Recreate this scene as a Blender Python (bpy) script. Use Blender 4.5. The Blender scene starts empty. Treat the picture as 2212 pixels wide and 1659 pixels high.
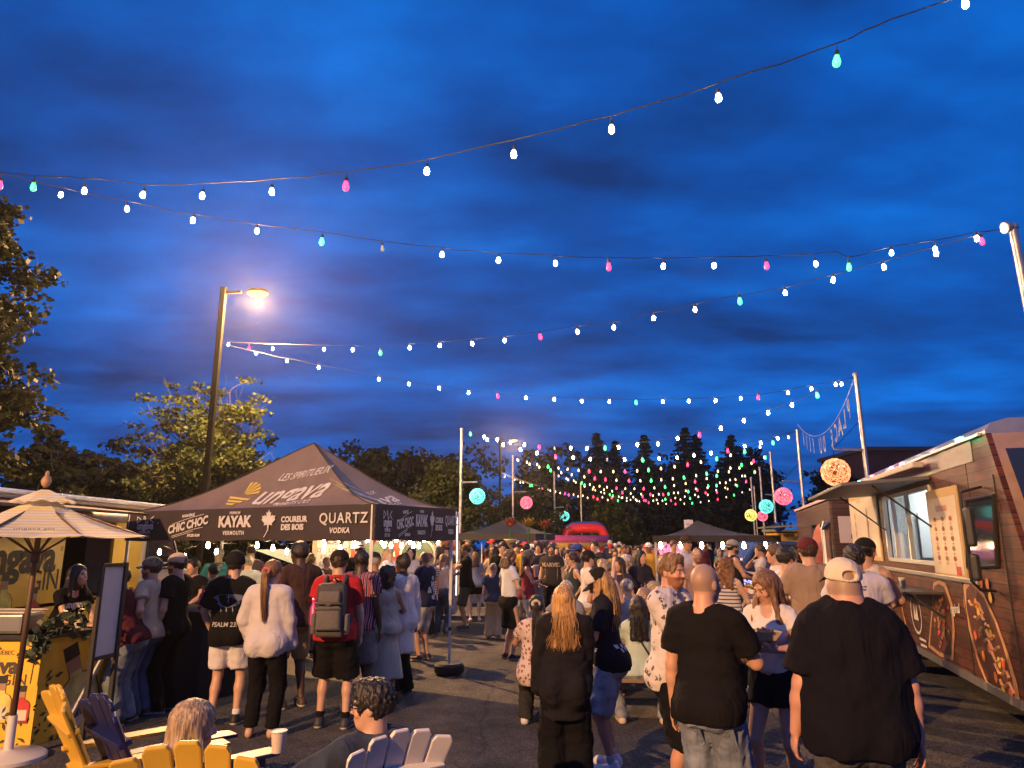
import bpy, bmesh, math, random
import numpy as np
from mathutils import Vector, Matrix
from mathutils.bvhtree import BVHTree

S = bpy.context.scene
COL = S.collection
R = math.radians
rnd = random.Random(7)

# ------------------------------------------------------------------ camera
CAMZ, PITCH, FPX, CX, CY = 1.85, R(12.5), 1534.3, 1106.0, 829.5
cam_d = bpy.data.cameras.new('camera')
cam_d.sensor_fit = 'HORIZONTAL'
cam_d.sensor_width = 34.6
cam_d.lens = 24.0
cam_d.clip_start = 0.1
cam_d.clip_end = 2000
cam = bpy.data.objects.new('camera', cam_d)
cam.location = (0, 0, CAMZ)
cam.rotation_euler = (R(90) + PITCH, 0, 0)
COL.objects.link(cam)
S.camera = cam

# ------------------------------------------------------------------ world: blue-hour sky with broken cloud
W = bpy.data.worlds.new('World')
S.world = W
W.use_nodes = True
wn, wl = W.node_tree.nodes, W.node_tree.links
wn.clear()
def WN(t, **k):
    n = wn.new(t)
    for a, b in k.items():
        setattr(n, a, b)
    return n
def wmath(op, a, b=None, c=None):
    n = WN('ShaderNodeMath', operation=op)
    for i, v in enumerate((a, b, c)):
        if v is None: continue
        if isinstance(v, (int, float)): n.inputs[i].default_value = v
        else: wl.new(v, n.inputs[i])
    return n.outputs[0]
tc = WN('ShaderNodeTexCoord')
sep = WN('ShaderNodeSeparateXYZ'); wl.new(tc.outputs['Generated'], sep.inputs[0])
zc = wmath('MAXIMUM', sep.outputs[2], 0.0)
den = wmath('ADD', zc, 0.14)
u_ = wmath('DIVIDE', sep.outputs[0], den)
v_ = wmath('DIVIDE', sep.outputs[1], den)
comb = WN('ShaderNodeCombineXYZ'); wl.new(u_, comb.inputs[0]); wl.new(v_, comb.inputs[1])
mp = WN('ShaderNodeMapping'); wl.new(comb.outputs[0], mp.inputs[0])
mp.inputs['Rotation'].default_value = (0, 0, R(-14)); mp.inputs['Scale'].default_value = (0.80, 1.35, 1)
mp.inputs['Location'].default_value = (3.3, 1.7, 0)
n1 = WN('ShaderNodeTexNoise'); n1.inputs['Scale'].default_value = 1.05; n1.inputs['Detail'].default_value = 7; n1.inputs['Roughness'].default_value = 0.46
n1.inputs['Distortion'].default_value = 0.25
wl.new(mp.outputs[0], n1.inputs['Vector'])
n2 = WN('ShaderNodeTexNoise'); n2.inputs['Scale'].default_value = 4.2; n2.inputs['Detail'].default_value = 6; n2.inputs['Roughness'].default_value = 0.55
wl.new(mp.outputs[0], n2.inputs['Vector'])
cl = wmath('ADD', wmath('MULTIPLY', n1.outputs[0], 0.70), wmath('MULTIPLY', n2.outputs[0], 0.30))
ramp = WN('ShaderNodeValToRGB'); wl.new(cl, ramp.inputs[0])
cr = ramp.color_ramp
cr.elements[0].position = 0.36; cr.elements[0].color = (0.005, 0.033, 0.165, 1)
cr.elements[1].position = 0.68; cr.elements[1].color = (0.003, 0.158, 0.68, 1)
e = cr.elements.new(0.5); e.color = (0.003, 0.077, 0.39, 1)
# physically based twilight underneath the cloud deck
sky = WN('ShaderNodeTexSky', sky_type='NISHITA')
sky.sun_disc = False
sky.sun_elevation = R(-4.0); sky.sun_rotation = R(20); sky.altitude = 60
skm = WN('ShaderNodeMixRGB', blend_type='MULTIPLY'); skm.inputs[0].default_value = 1; skm.inputs[2].default_value = (0.03, 0.055, 0.09, 1)
wl.new(sky.outputs[0], skm.inputs[1])
add = WN('ShaderNodeMixRGB', blend_type='ADD'); add.inputs[0].default_value = 1
wl.new(ramp.outputs[0], add.inputs[1]); wl.new(skm.outputs[0], add.inputs[2])
bg = WN('ShaderNodeBackground'); bg.inputs[1].default_value = 1.1
wl.new(add.outputs[0], bg.inputs[0])
wo = WN('ShaderNodeOutputWorld'); wl.new(bg.outputs[0], wo.inputs[0])
W.cycles.sampling_method = 'MANUAL'; W.cycles.sample_map_resolution = 512

S.view_settings.view_transform = 'Standard'
S.view_settings.look = 'None'
S.view_settings.exposure = 0.0
S.view_settings.gamma = 1.0
S.view_settings.use_curve_mapping = False
S.cycles.use_denoising = True
S.cycles.volume_bounces = 0
S.cycles.sample_clamp_indirect = 4.0
S.cycles.max_bounces = 5
S.cycles.diffuse_bounces = 2
S.cycles.glossy_bounces = 3
S.cycles.transparent_max_bounces = 6
S.cycles.use_light_tree = True
S.cycles.caustics_reflective = False
S.cycles.caustics_refractive = False

# ------------------------------------------------------------------ pixel -> world (reference frame 2212 x 1659)
CP, SP = math.cos(PITCH), math.sin(PITCH)
def ray(px, py):
    x = (px - CX) / FPX; u = (CY - py) / FPX
    return Vector((x, CP - SP * u, SP + CP * u))
def at(px, py, Y):
    d = ray(px, py); return Vector((0, 0, CAMZ)) + d * (Y / d.y)
def ath(px, py, z):
    d = ray(px, py); return Vector((0, 0, CAMZ)) + d * ((z - CAMZ) / d.z)
def gnd(px, py):
    return ath(px, py, 0.0)

# ------------------------------------------------------------------ materials
MATS = {}
def nodes_of(name):
    m = bpy.data.materials.new(name); m.use_nodes = True
    nt = m.node_tree
    return m, nt, nt.nodes, nt.links, nt.nodes['Principled BSDF']
def mat(name, col, rough=0.6, metal=0.0, emit=None, estr=1.0, noise=None, nscale=8.0, bump=0.0, bscale=60.0, trans=0.0, alpha=1.0, stretch=None, spec=None):
    """plain procedural material: base colour broken by noise, fine bump"""
    if name in MATS: return MATS[name]
    m, nt, N, L, P = nodes_of(name)
    c = tuple(col) + (1,) if len(col) == 3 else col
    P.inputs['Base Color'].default_value = c
    P.inputs['Roughness'].default_value = rough
    P.inputs['Metallic'].default_value = metal
    if spec is not None: P.inputs['Specular IOR Level'].default_value = spec
    if trans: P.inputs['Transmission Weight'].default_value = trans
    if alpha < 1: P.inputs['Alpha'].default_value = alpha
    if emit:
        P.inputs['Emission Color'].default_value = tuple(emit) + (1,)
        P.inputs['Emission Strength'].default_value = estr
    if noise or bump:
        t = N.new('ShaderNodeTexCoord'); mpn = N.new('ShaderNodeMapping'); L.new(t.outputs['Object'], mpn.inputs[0])
        if stretch: mpn.inputs['Scale'].default_value = stretch
    if noise:
        n = N.new('ShaderNodeTexNoise'); n.inputs['Scale'].default_value = nscale; n.inputs['Detail'].default_value = 5
        L.new(mpn.outputs[0], n.inputs['Vector'])
        r = N.new('ShaderNodeValToRGB'); L.new(n.outputs[0], r.inputs[0])
        r.color_ramp.elements[0].position = 0.3; r.color_ramp.elements[1].position = 0.7
        r.color_ramp.elements[0].color = tuple(max(0, v * (1 - noise)) for v in c[:3]) + (1,)
        r.color_ramp.elements[1].color = tuple(min(1, v * (1 + noise)) for v in c[:3]) + (1,)
        L.new(r.outputs[0], P.inputs['Base Color'])
        rr = N.new('ShaderNodeMapRange'); L.new(n.outputs[0], rr.inputs[0])
        rr.inputs[3].default_value = max(0, rough - 0.1); rr.inputs[4].default_value = min(1, rough + 0.1)
        L.new(rr.outputs[0], P.inputs['Roughness'])
    if bump:
        n = N.new('ShaderNodeTexNoise'); n.inputs['Scale'].default_value = bscale; n.inputs['Detail'].default_value = 4
        L.new(mpn.outputs[0], n.inputs['Vector'])
        b = N.new('ShaderNodeBump'); b.inputs['Strength'].default_value = bump; b.inputs['Distance'].default_value = 0.02
        L.new(n.outputs[0], b.inputs['Height']); L.new(b.outputs[0], P.inputs['Normal'])
    MATS[name] = m
    return m

# ------------------------------------------------------------------ objects
ORG = {}
def tag(o, label=None, cat=None, group=None, kind=None):
    if label: o['label'] = label
    if cat: o['category'] = cat
    if group: o['group'] = group
    if kind: o['kind'] = kind
    return o
def thing(name, label, cat, loc=(0, 0, 0), rz=0.0, group=None):
    o = bpy.data.objects.new(name, None); COL.objects.link(o)
    o.location = loc; o.rotation_euler = (0, 0, rz); o.empty_display_size = 0.1
    ORG[o.name] = (Vector(loc), rz)
    return tag(o, label, cat, group)
def org(parent):
    p = parent
    while p.parent: p = p.parent
    return ORG.get(p.name, (Vector((0, 0, 0)), 0.0))
def link(name, me, m, parent=None, label=None):
    o = bpy.data.objects.new(name, me); COL.objects.link(o)
    if m is not None:
        if not me.materials: me.materials.append(m)
    if parent is not None: o.parent = parent
    if label: o['label'] = label
    return o
def copy_tree(o, parent=None):
    c = o.copy(); COL.objects.link(c)
    if parent is not None:
        c.parent = parent; c.matrix_parent_inverse = Matrix.Identity(4)
    for ch in list(o.children): copy_tree(ch, c)
    return c

class MB:
    """collects boxes, tubes, lathes, prisms and links them as one mesh object"""
    def __init__(s): s.v = []; s.f = []
    def add(s, vs, fs):
        n = len(s.v); s.v += [Vector(v) for v in vs]; s.f += [tuple(i + n for i in f) for f in fs]; return s
    def box(s, c, size, M=None):
        h = Vector(size) * 0.5; vs = []
        for x in (-1, 1):
            for y in (-1, 1):
                for z in (-1, 1):
                    p = Vector((x * h.x, y * h.y, z * h.z))
                    if M is not None: p = M @ p
                    vs.append(Vector(c) + p)
        return s.add(vs, [(0, 1, 3, 2), (4, 6, 7, 5), (0, 4, 5, 1), (2, 3, 7, 6), (0, 2, 6, 4), (1, 5, 7, 3)])
    def bar(s, a, b, w, t, up=(0, 0, 1)):
        a, b = Vector(a), Vector(b); d = (b - a); l = d.length; d.normalize()
        sd = d.cross(Vector(up))
        if sd.length < 1e-4: sd = d.cross(Vector((0, 1, 0)))
        sd.normalize(); u2 = sd.cross(d)
        M = Matrix((sd, d, u2)).transposed()
        return s.box((a + b) / 2, (w, l, t), M)
    def tube(s, pts, r, seg=8, cap=True):
        pts = [Vector(p) for p in pts]; n = len(pts)
        rs = r if isinstance(r, (list, tuple)) else [r] * n
        base = []; vs = []; prev = None
        for i, p in enumerate(pts):
            d = (pts[min(i + 1, n - 1)] - pts[max(i - 1, 0)])
            if d.length < 1e-9: d = Vector((0, 0, 1))
            d.normalize()
            if prev is None:
                prev = d.cross(Vector((0, 0, 1)))
                if prev.length < 1e-3: prev = d.cross(Vector((1, 0, 0)))
            sd = prev - d * prev.dot(d)
            if sd.length < 1e-6: sd = d.cross(Vector((1, 0.3, 0)))
            sd.normalize(); prev = sd; up = d.cross(sd)
            for k in range(seg):
                a = 2 * math.pi * k / seg
                vs.append(p + (sd * math.cos(a) + up * math.sin(a)) * rs[i])
        fs = []
        for i in range(n - 1):
            for k in range(seg):
                k2 = (k + 1) % seg
                fs.append((i * seg + k, i * seg + k2, (i + 1) * seg + k2, (i + 1) * seg + k))
        if cap:
            fs.append(tuple(reversed(range(seg)))); fs.append(tuple((n - 1) * seg + k for k in range(seg)))
        return s.add(vs, fs)
    def lathe(s, prof, c=(0, 0, 0), seg=16):
        c = Vector(c); vs = []; fs = []
        for r, z in prof:
            for k in range(seg):
                a = 2 * math.pi * k / seg
                vs.append(c + Vector((r * math.cos(a), r * math.sin(a), z)))
        for i in range(len(prof) - 1):
            for k in range(seg):
                k2 = (k + 1) % seg
                fs.append((i * seg + k, i * seg + k2, (i + 1) * seg + k2, (i + 1) * seg + k))
        fs.append(tuple(reversed(range(seg)))); fs.append(tuple((len(prof) - 1) * seg + k for k in range(seg)))
        return s.add(vs, fs)
    def poly(s, pts, normal=None, thick=0.0):
        pts = [Vector(p) for p in pts]; n = len(pts)
        if not thick: return s.add(pts, [tuple(range(n))])
        nn = Vector(normal).normalized() * thick
        vs = pts + [p + nn for p in pts]
        fs = [tuple(reversed(range(n))), tuple(range(n, 2 * n))]
        for i in range(n):
            j = (i + 1) % n; fs.append((i, j, n + j, n + i))
        return s.add(vs, fs)
    def build(s, name, m=None, parent=None, label=None, smooth=False, bevel=0.0, angle=None):
        me = bpy.data.meshes.new(name)
        vs = s.v
        if parent is not None:
            o, rz = org(parent); Mi = Matrix.Rotation(-rz, 3, 'Z')
            vs = [Mi @ (v - o) for v in vs]
        me.from_pydata([tuple(v) for v in vs], [], s.f)
        bm = bmesh.new(); bm.from_mesh(me)
        bmesh.ops.recalc_face_normals(bm, faces=bm.faces)
        if bevel:
            ed = [e_ for e_ in bm.edges if len(e_.link_faces) == 2 and e_.calc_face_angle(0) > 0.6]
            bmesh.ops.bevel(bm, geom=ed, offset=bevel, segments=2, profile=0.6, affect='EDGES', clamp_overlap=True)
        if smooth:
            for f in bm.faces: f.smooth = True
        bm.to_mesh(me); bm.free()
        if smooth and angle:
            me.set_sharp_from_angle(angle=R(angle))
        o = link(name, me, m, parent, label)
        return o

TXT = {}
def text_mesh(s, size=1.0, bold=0.0, shear=0.0, spacing=1.0, align='CENTER', sx=1.0):
    cu = bpy.data.curves.new('t', 'FONT'); cu.body = s; cu.size = size; cu.offset = bold; cu.shear = shear
    cu.space_character = spacing; cu.align_x = align; cu.align_y = 'CENTER'; cu.resolution_u = 3
    ob = bpy.data.objects.new('t', cu); COL.objects.link(ob)
    me = bpy.data.meshes.new_from_object(ob)
    bpy.data.objects.remove(ob); bpy.data.curves.remove(cu)
    vs = [Vector((v.co.x * sx, v.co.y, 0)) for v in me.vertices]; fs = [tuple(p.vertices) for p in me.polygons]
    bpy.data.meshes.remove(me)
    return vs, fs
def lettering(s, o, ux, uy, size, m, parent, off=0.004, bold=0.0, shear=0.0, spacing=1.0, sx=1.0, align='CENTER', warp=None, name='lettering', rot=0.0):
    """flat lettering: plane origin o, axes ux (reading direction), uy (up)"""
    vs, fs = text_mesh(s, size, bold, shear, spacing, align, sx)
    ux, uy = Vector(ux).normalized(), Vector(uy).normalized(); n = ux.cross(uy)
    cr_, sr_ = math.cos(rot), math.sin(rot)
    out = []
    for v in vs:
        x, y = v.x * cr_ - v.y * sr_, v.x * sr_ + v.y * cr_
        if warp: x, y = warp(x, y)
        out.append(Vector(o) + ux * x + uy * y + n * off)
    b = MB(); b.add(out, fs)
    return b.build(name, m, parent)
def shape2d(polys, o, ux, uy, m, parent, off=0.003, name='print'):
    ux, uy = Vector(ux).normalized(), Vector(uy).normalized(); n = ux.cross(uy)
    b = MB()
    for pl in polys:
        b.poly([Vector(o) + ux * x + uy * y + n * off for x, y in pl])
    return b.build(name, m, parent)
# ====================================================================== people: implicit bodies -> surface nets
BIG = 9.0
def smin(a, b, k):
    h = np.clip(0.5 + 0.5 * (b - a) / k, 0, 1)
    return b + (a - b) * h - k * h * (1 - h)
class Field:
    def __init__(s, xs, ys, zs):
        s.xs, s.ys, s.zs = [np.asarray(a, np.float32) for a in (xs, ys, zs)]
        s.F = np.full((len(xs), len(ys), len(zs)), BIG, np.float32)
    def sub(s, lo, hi):
        r = []
        for a, l, h in ((s.xs, lo[0], hi[0]), (s.ys, lo[1], hi[1]), (s.zs, lo[2], hi[2])):
            i = int(np.searchsorted(a, l)); j = int(np.searchsorted(a, h)); r.append(slice(max(0, i - 1), min(len(a), j + 1)))
        return tuple(r)
    def pts(s, sl):
        return (s.xs[sl[0]][:, None, None], s.ys[sl[1]][None, :, None], s.zs[sl[2]][None, None, :])
    def eval(s, p, infl=0.0):
        """p: primitive tuple -> (slices, distances)"""
        if p[0] == 'rc':     # tapered capsule, optionally squashed along direction q by factor g
            _, a, b, ra, rb, g, q = p
            ra = ra + infl; rb = rb + infl
            m = max(ra, rb) + 0.06
            lo = np.minimum(a, b) - m; hi = np.maximum(a, b) + m
            sl = s.sub(lo, hi); X, Y, Z = s.pts(sl)
            dx, dy, dz = X - a[0], Y - a[1], Z - a[2]
            if g != 1.0:
                t_ = (dx * q[0] + dy * q[1] + dz * q[2]) * (1 / g - 1)
                dx = dx + q[0] * t_; dy = dy + q[1] * t_; dz = dz + q[2] * t_
                ba = b - a; ba = ba + q * (float(ba @ q) * (1 / g - 1))
            else:
                ba = b - a
            l2 = float(ba @ ba) + 1e-9
            t = np.clip((dx * ba[0] + dy * ba[1] + dz * ba[2]) / l2, 0, 1)
            d = np.sqrt((dx - ba[0] * t) ** 2 + (dy - ba[1] * t) ** 2 + (dz - ba[2] * t) ** 2) - (ra + (rb - ra) * t)
            if g < 1: d = d * (0.5 + 0.5 * g)
            return sl, d
        _, c, r, M = p       # ellipsoid, M rows = axes
        r = np.asarray(r) + infl
        m = float(max(r)) + 0.06
        sl = s.sub(c - m, c + m); X, Y, Z = s.pts(sl)
        dx, dy, dz = X - c[0], Y - c[1], Z - c[2]
        q = [(dx * M[i][0] + dy * M[i][1] + dz * M[i][2]) / r[i] for i in range(3)]
        k0 = np.sqrt(q[0] ** 2 + q[1] ** 2 + q[2] ** 2)
        k1 = np.sqrt((q[0] / r[0]) ** 2 + (q[1] / r[1]) ** 2 + (q[2] / r[2]) ** 2) + 1e-6
        return sl, k0 * (k0 - 1) / k1
    def union(s, prims, k=0.02, infl=0.0):
        for p in prims:
            sl, d = s.eval(p, infl); s.F[sl] = smin(s.F[sl], d.astype(np.float32), k)
        return s
    def carve(s, prims, infl=0.0, k=0.004):
        for p in prims:
            sl, d = s.eval(p, infl); s.F[sl] = -smin(-s.F[sl], d.astype(np.float32), k)
        return s
    def plane(s, p, n, box=None, k=0.0):
        """keep the side where (x-p).n < 0"""
        sl = (slice(None),) * 3 if box is None else s.sub(*box)
        X, Y, Z = s.pts(sl)
        d = (X - p[0]) * n[0] + (Y - p[1]) * n[1] + (Z - p[2]) * n[2]
        s.F[sl] = np.maximum(s.F[sl], d)
        return s
    def wob(s, amp, fr, seed=0, zs=1.0):
        X, Y, Z = s.xs[:, None, None], s.ys[None, :, None], s.zs[None, None, :]
        rg = np.random.RandomState(seed); F = 0
        for i in range(6):
            k = rg.normal(size=3) * fr * (1 + 0.5 * i); ph = rg.uniform(0, 6.28, 3)
            w = np.sin(X * k[0] + ph[0] + 1.5 * np.sin(Z * k[1] * 0.6 * zs)) * np.sin(Y * k[2] + Z * k[1] * zs + ph[1])
            F = F + w / (1 + 0.5 * i)
        s.F = (s.F + amp * F).astype(np.float32)
        return s
    def mesh(s):
        F = s.F.copy()
        F[0], F[-1] = 1, 1; F[:, 0], F[:, -1] = 1, 1; F[:, :, 0], F[:, :, -1] = 1, 1
        I = F < 0
        c = np.zeros(tuple(n - 1 for n in F.shape), np.int8)
        offs = [(i, j, k) for i in (0, 1) for j in (0, 1) for k in (0, 1)]
        nx, ny, nz = F.shape
        for i, j, k in offs: c += I[i:nx - 1 + i, j:ny - 1 + j, k:nz - 1 + k]
        act = (c > 0) & (c < 8)
        idx = np.argwhere(act)
        if len(idx) == 0: return np.zeros((0, 3)), np.zeros((0, 4), int)
        vid = np.full(act.shape, -1, np.int64); vid[act] = np.arange(len(idx))
        vals = {o: F[idx[:, 0] + o[0], idx[:, 1] + o[1], idx[:, 2] + o[2]] for o in offs}
        acc = np.zeros((len(idx), 3)); cnt = np.zeros(len(idx))
        for a in offs:
            for ax in range(3):
                if a[ax] == 1: continue
                b = list(a); b[ax] = 1; b = tuple(b)
                va, vb = vals[a], vals[b]; m = (va < 0) != (vb < 0)
                t = np.where(m, va / np.where(m, va - vb, 1), 0)
                p = np.tile(np.array(a, float), (len(idx), 1)); p[:, ax] = t
                acc[m] += p[m]; cnt[m] += 1
        pos = idx + acc / cnt[:, None]
        V = np.stack([np.interp(pos[:, i], np.arange(len(a)), a) for i, a in enumerate((s.xs, s.ys, s.zs))], 1)
        Q = []
        for ax in range(3):
            o1, o2 = [(1, 2), (2, 0), (0, 1)][ax]
            A = np.take(I, range(F.shape[ax] - 1), ax); B = np.take(I, range(1, F.shape[ax]), ax)
            e = np.argwhere(A != B); e = e[(e[:, o1] > 0) & (e[:, o2] > 0)]
            inside = A[e[:, 0], e[:, 1], e[:, 2]]
            def cell(d1, d2):
                q = e.copy(); q[:, o1] -= d1; q[:, o2] -= d2
                return vid[q[:, 0], q[:, 1], q[:, 2]]
            q = np.stack([cell(1, 1), cell(0, 1), cell(0, 0), cell(1, 0)], 1)
            q[~inside] = q[~inside][:, ::-1]
            Q.append(q)
        Q = np.concatenate(Q); Q = Q[(Q >= 0).all(1)]
        return V, Q
def np_mesh(name, V, Q, col=None, relax=1):
    if relax and len(V):
        for _ in range(relax):
            acc = np.zeros_like(V); cnt = np.zeros(len(V))
            for a, b in ((0, 1), (1, 2), (2, 3), (3, 0)):
                np.add.at(acc, Q[:, a], V[Q[:, b]]); np.add.at(cnt, Q[:, a], 1)
                np.add.at(acc, Q[:, b], V[Q[:, a]]); np.add.at(cnt, Q[:, b], 1)
            cnt[cnt == 0] = 1
            V = V * 0.45 + 0.55 * acc / cnt[:, None]
    me = bpy.data.meshes.new(name)
    n = Q.shape[1]
    me.vertices.add(len(V)); me.vertices.foreach_set('co', V.astype(np.float32).ravel())
    me.loops.add(Q.size); me.loops.foreach_set('vertex_index', Q.astype(np.int32).ravel())
    me.polygons.add(len(Q)); me.polygons.foreach_set('loop_start', np.arange(0, Q.size, n, dtype=np.int32))
    me.polygons.foreach_set('use_smooth', np.ones(len(Q), bool))
    if col is not None:
        at_ = me.color_attributes.new('Col', 'FLOAT_COLOR', 'POINT')
        c4 = np.ones((len(V), 4), np.float32); c4[:, :3] = col
        at_.data.foreach_set('color', c4.ravel())
    me.update(calc_edges=True); me.validate()
    return me
def axis(lo, hi, h, zones):
    """grid coordinates: step h, refined to hz inside zones (a, b, hz)"""
    out = [lo]; x = lo
    while x < hi:
        st = h
        for a, b, hz in zones:
            if a - h < x < b: st = min(st, hz)
        x += st; out.append(x)
    return np.array(out)

# -- materials shared by everybody (the object's own colour drives them)
def people_mats():
    m, nt, N, L, P = nodes_of('skin')
    oi = N.new('ShaderNodeObjectInfo'); at_ = N.new('ShaderNodeAttribute'); at_.attribute_name = 'Col'
    mx = N.new('ShaderNodeMixRGB'); mx.blend_type = 'MULTIPLY'; mx.inputs[0].default_value = 1
    L.new(oi.outputs['Color'], mx.inputs[1]); L.new(at_.outputs['Color'], mx.inputs[2])
    t = N.new('ShaderNodeTexCoord'); n = N.new('ShaderNodeTexNoise'); n.inputs['Scale'].default_value = 14; n.inputs['Detail'].default_value = 5
    L.new(t.outputs['Object'], n.inputs['Vector'])
    r = N.new('ShaderNodeMapRange'); L.new(n.outputs[0], r.inputs[0]); r.inputs[3].default_value = 0.86; r.inputs[4].default_value = 1.12
    m2 = N.new('ShaderNodeMixRGB'); m2.blend_type = 'MULTIPLY'; m2.inputs[0].default_value = 1
    L.new(mx.outputs[0], m2.inputs[1]); L.new(r.outputs[0], m2.inputs[2])
    L.new(m2.outputs[0], P.inputs['Base Color']); P.inputs['Roughness'].default_value = 0.5
    n3 = N.new('ShaderNodeTexNoise'); n3.inputs['Scale'].default_value = 180; L.new(t.outputs['Object'], n3.inputs['Vector'])
    b = N.new('ShaderNodeBump'); b.inputs['Strength'].default_value = 0.12; b.inputs['Distance'].default_value = 0.004
    L.new(n3.outputs[0], b.inputs['Height']); L.new(b.outputs[0], P.inputs['Normal'])
    MATS['skin'] = m
    def fabric(name, kind):
        m, nt, N, L, P = nodes_of(name)
        oi = N.new('ShaderNodeObjectInfo'); t = N.new('ShaderNodeTexCoord')
        P.inputs['Roughness'].default_value = 0.92; P.inputs['Specular IOR Level'].default_value = 0.12
        n = N.new('ShaderNodeTexNoise'); n.inputs['Scale'].default_value = 3.0; n.inputs['Detail'].default_value = 6
        L.new(t.outputs['Object'], n.inputs['Vector'])
        r = N.new('ShaderNodeMapRange'); L.new(n.outputs[0], r.inputs[0]); r.inputs[3].default_value = 0.8; r.inputs[4].default_value = 1.15
        mx = N.new('ShaderNodeMixRGB'); mx.blend_type = 'MULTIPLY'; mx.inputs[0].default_value = 1
        base = oi.outputs['Color']
        if kind == 'denim':
            mpn = N.new('ShaderNodeMapping'); mpn.inputs['Scale'].default_value = (1, 1, 0.25); L.new(t.outputs['Object'], mpn.inputs[0])
            n9 = N.new('ShaderNodeTexNoise'); n9.inputs['Scale'].default_value = 9; n9.inputs['Detail'].default_value = 7; L.new(mpn.outputs[0], n9.inputs['Vector'])
            rp = N.new('ShaderNodeMapRange'); L.new(n9.outputs[0], rp.inputs[0]); rp.inputs[1].default_value = 0.3; rp.inputs[2].default_value = 0.7; rp.inputs[3].default_value = 0.55; rp.inputs[4].default_value = 1.45
            mm = N.new('ShaderNodeMixRGB'); mm.blend_type = 'MULTIPLY'; mm.inputs[0].default_value = 1
            L.new(base, mm.inputs[1]); L.new(rp.outputs[0], mm.inputs[2]); base = mm.outputs[0]
        elif kind in ('floral', 'palm', 'camo', 'speck'):
            sc = {'floral': 26, 'palm': 15, 'camo': 13, 'speck': 60}[kind]; th = {'floral': 0.36, 'palm': 0.29, 'camo': 0.5, 'speck': 0.4}[kind]
            c2 = {'floral': (0.20, 0.07, 0.07, 1), 'palm': (0.10, 0.09, 0.10, 1), 'camo': (0.10, 0.09, 0.05, 1), 'speck': (0.05, 0.05, 0.06, 1)}[kind]
            vo = N.new('ShaderNodeTexVoronoi'); vo.inputs['Scale'].default_value = sc; L.new(t.outputs['Object'], vo.inputs['Vector'])
            nn = N.new('ShaderNodeTexNoise'); nn.inputs['Scale'].default_value = sc * 3.5; nn.inputs['Detail'].default_value = 3; L.new(t.outputs['Object'], nn.inputs['Vector'])
            ad = N.new('ShaderNodeMath'); ad.operation = 'ADD'; ml = N.new('ShaderNodeMath'); ml.operation = 'MULTIPLY_ADD'
            L.new(nn.outputs[0], ml.inputs[0]); ml.inputs[1].default_value = 1.3; ml.inputs[2].default_value = -0.65
            L.new(vo.outputs['Distance'], ad.inputs[0]); L.new(ml.outputs[0], ad.inputs[1])
            ls = N.new('ShaderNodeMath'); ls.operation = 'LESS_THAN'; L.new(ad.outputs[0], ls.inputs[0]); ls.inputs[1].default_value = th
            mm = N.new('ShaderNodeMixRGB'); L.new(ls.outputs[0], mm.inputs[0]); L.new(base, mm.inputs[1]); mm.inputs[2].default_value = c2; base = mm.outputs[0]
        elif kind in ('hstripe', 'vstripe'):
            sx = N.new('ShaderNodeSeparateXYZ'); L.new(t.outputs['Object'], sx.inputs[0])
            o_ = sx.outputs[2] if kind == 'hstripe' else sx.outputs[0]
            mu = N.new('ShaderNodeMath'); mu.operation = 'MULTIPLY'; L.new(o_, mu.inputs[0]); mu.inputs[1].default_value = 22 if kind == 'hstripe' else 26
            fr = N.new('ShaderNodeMath'); fr.operation = 'FRACT'; L.new(mu.outputs[0], fr.inputs[0])
            rp = N.new('ShaderNodeValToRGB'); rp.color_ramp.interpolation = 'CONSTANT'; L.new(fr.outputs[0], rp.inputs[0])
            E = rp.color_ramp.elements
            if kind == 'hstripe':
                E[0].color = (0.55, 0.5, 0.45, 1); E[1].position = 0.55; E[1].color = (0.05, 0.06, 0.13, 1)
                x = E.new(0.9); x.color = (0.6, 0.6, 0.6, 1)
            else:
                E[0].color = (0.05, 0.03, 0.07, 1); E[1].position = 0.45; E[1].color = (0.55, 0.35, 0.36, 1)
                x = E.new(0.55); x.color = (0.28, 0.03, 0.05, 1); x = E.new(0.9); x.color = (0.5, 0.35, 0.38, 1)
            base = rp.outputs[0]
        L.new(base, mx.inputs[1]); L.new(r.outputs[0], mx.inputs[2]); L.new(mx.outputs[0], P.inputs['Base Color'])
        n2_ = N.new('ShaderNodeTexNoise'); n2_.inputs['Scale'].default_value = 6.5; n2_.inputs['Detail'].default_value = 2.5; n2_.inputs['Distortion'].default_value = 1.6
        mfo = N.new('ShaderNodeMapping'); mfo.inputs['Scale'].default_value = (1, 1, .5); mfo.inputs['Rotation'].default_value = (.3, .35, .2); L.new(t.outputs['Object'], mfo.inputs[0]); L.new(mfo.outputs[0], n2_.inputs['Vector'])
        w = N.new('ShaderNodeTexNoise'); w.inputs['Scale'].default_value = 260; L.new(t.outputs['Object'], w.inputs['Vector'])
        b1 = N.new('ShaderNodeBump'); b1.inputs['Strength'].default_value = 0.5; b1.inputs['Distance'].default_value = 0.04; L.new(n2_.outputs[0], b1.inputs['Height'])
        b2 = N.new('ShaderNodeBump'); b2.inputs['Strength'].default_value = 0.2; b2.inputs['Distance'].default_value = 0.004; L.new(w.outputs[0], b2.inputs['Height'])
        L.new(b1.outputs[0], b2.inputs['Normal']); L.new(b2.outputs[0], P.inputs['Normal'])
        MATS[name] = m
    fabric('fabric', '')
    for k in ('denim', 'floral', 'palm', 'camo', 'speck', 'hstripe', 'vstripe'): fabric('fabric_' + k, k)
    m, nt, N, L, P = nodes_of('hair')
    oi = N.new('ShaderNodeObjectInfo'); t = N.new('ShaderNodeTexCoord'); mpn = N.new('ShaderNodeMapping'); mpn.inputs['Scale'].default_value = (1, 1, 0.08)
    L.new(t.outputs['Object'], mpn.inputs[0])
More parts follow.
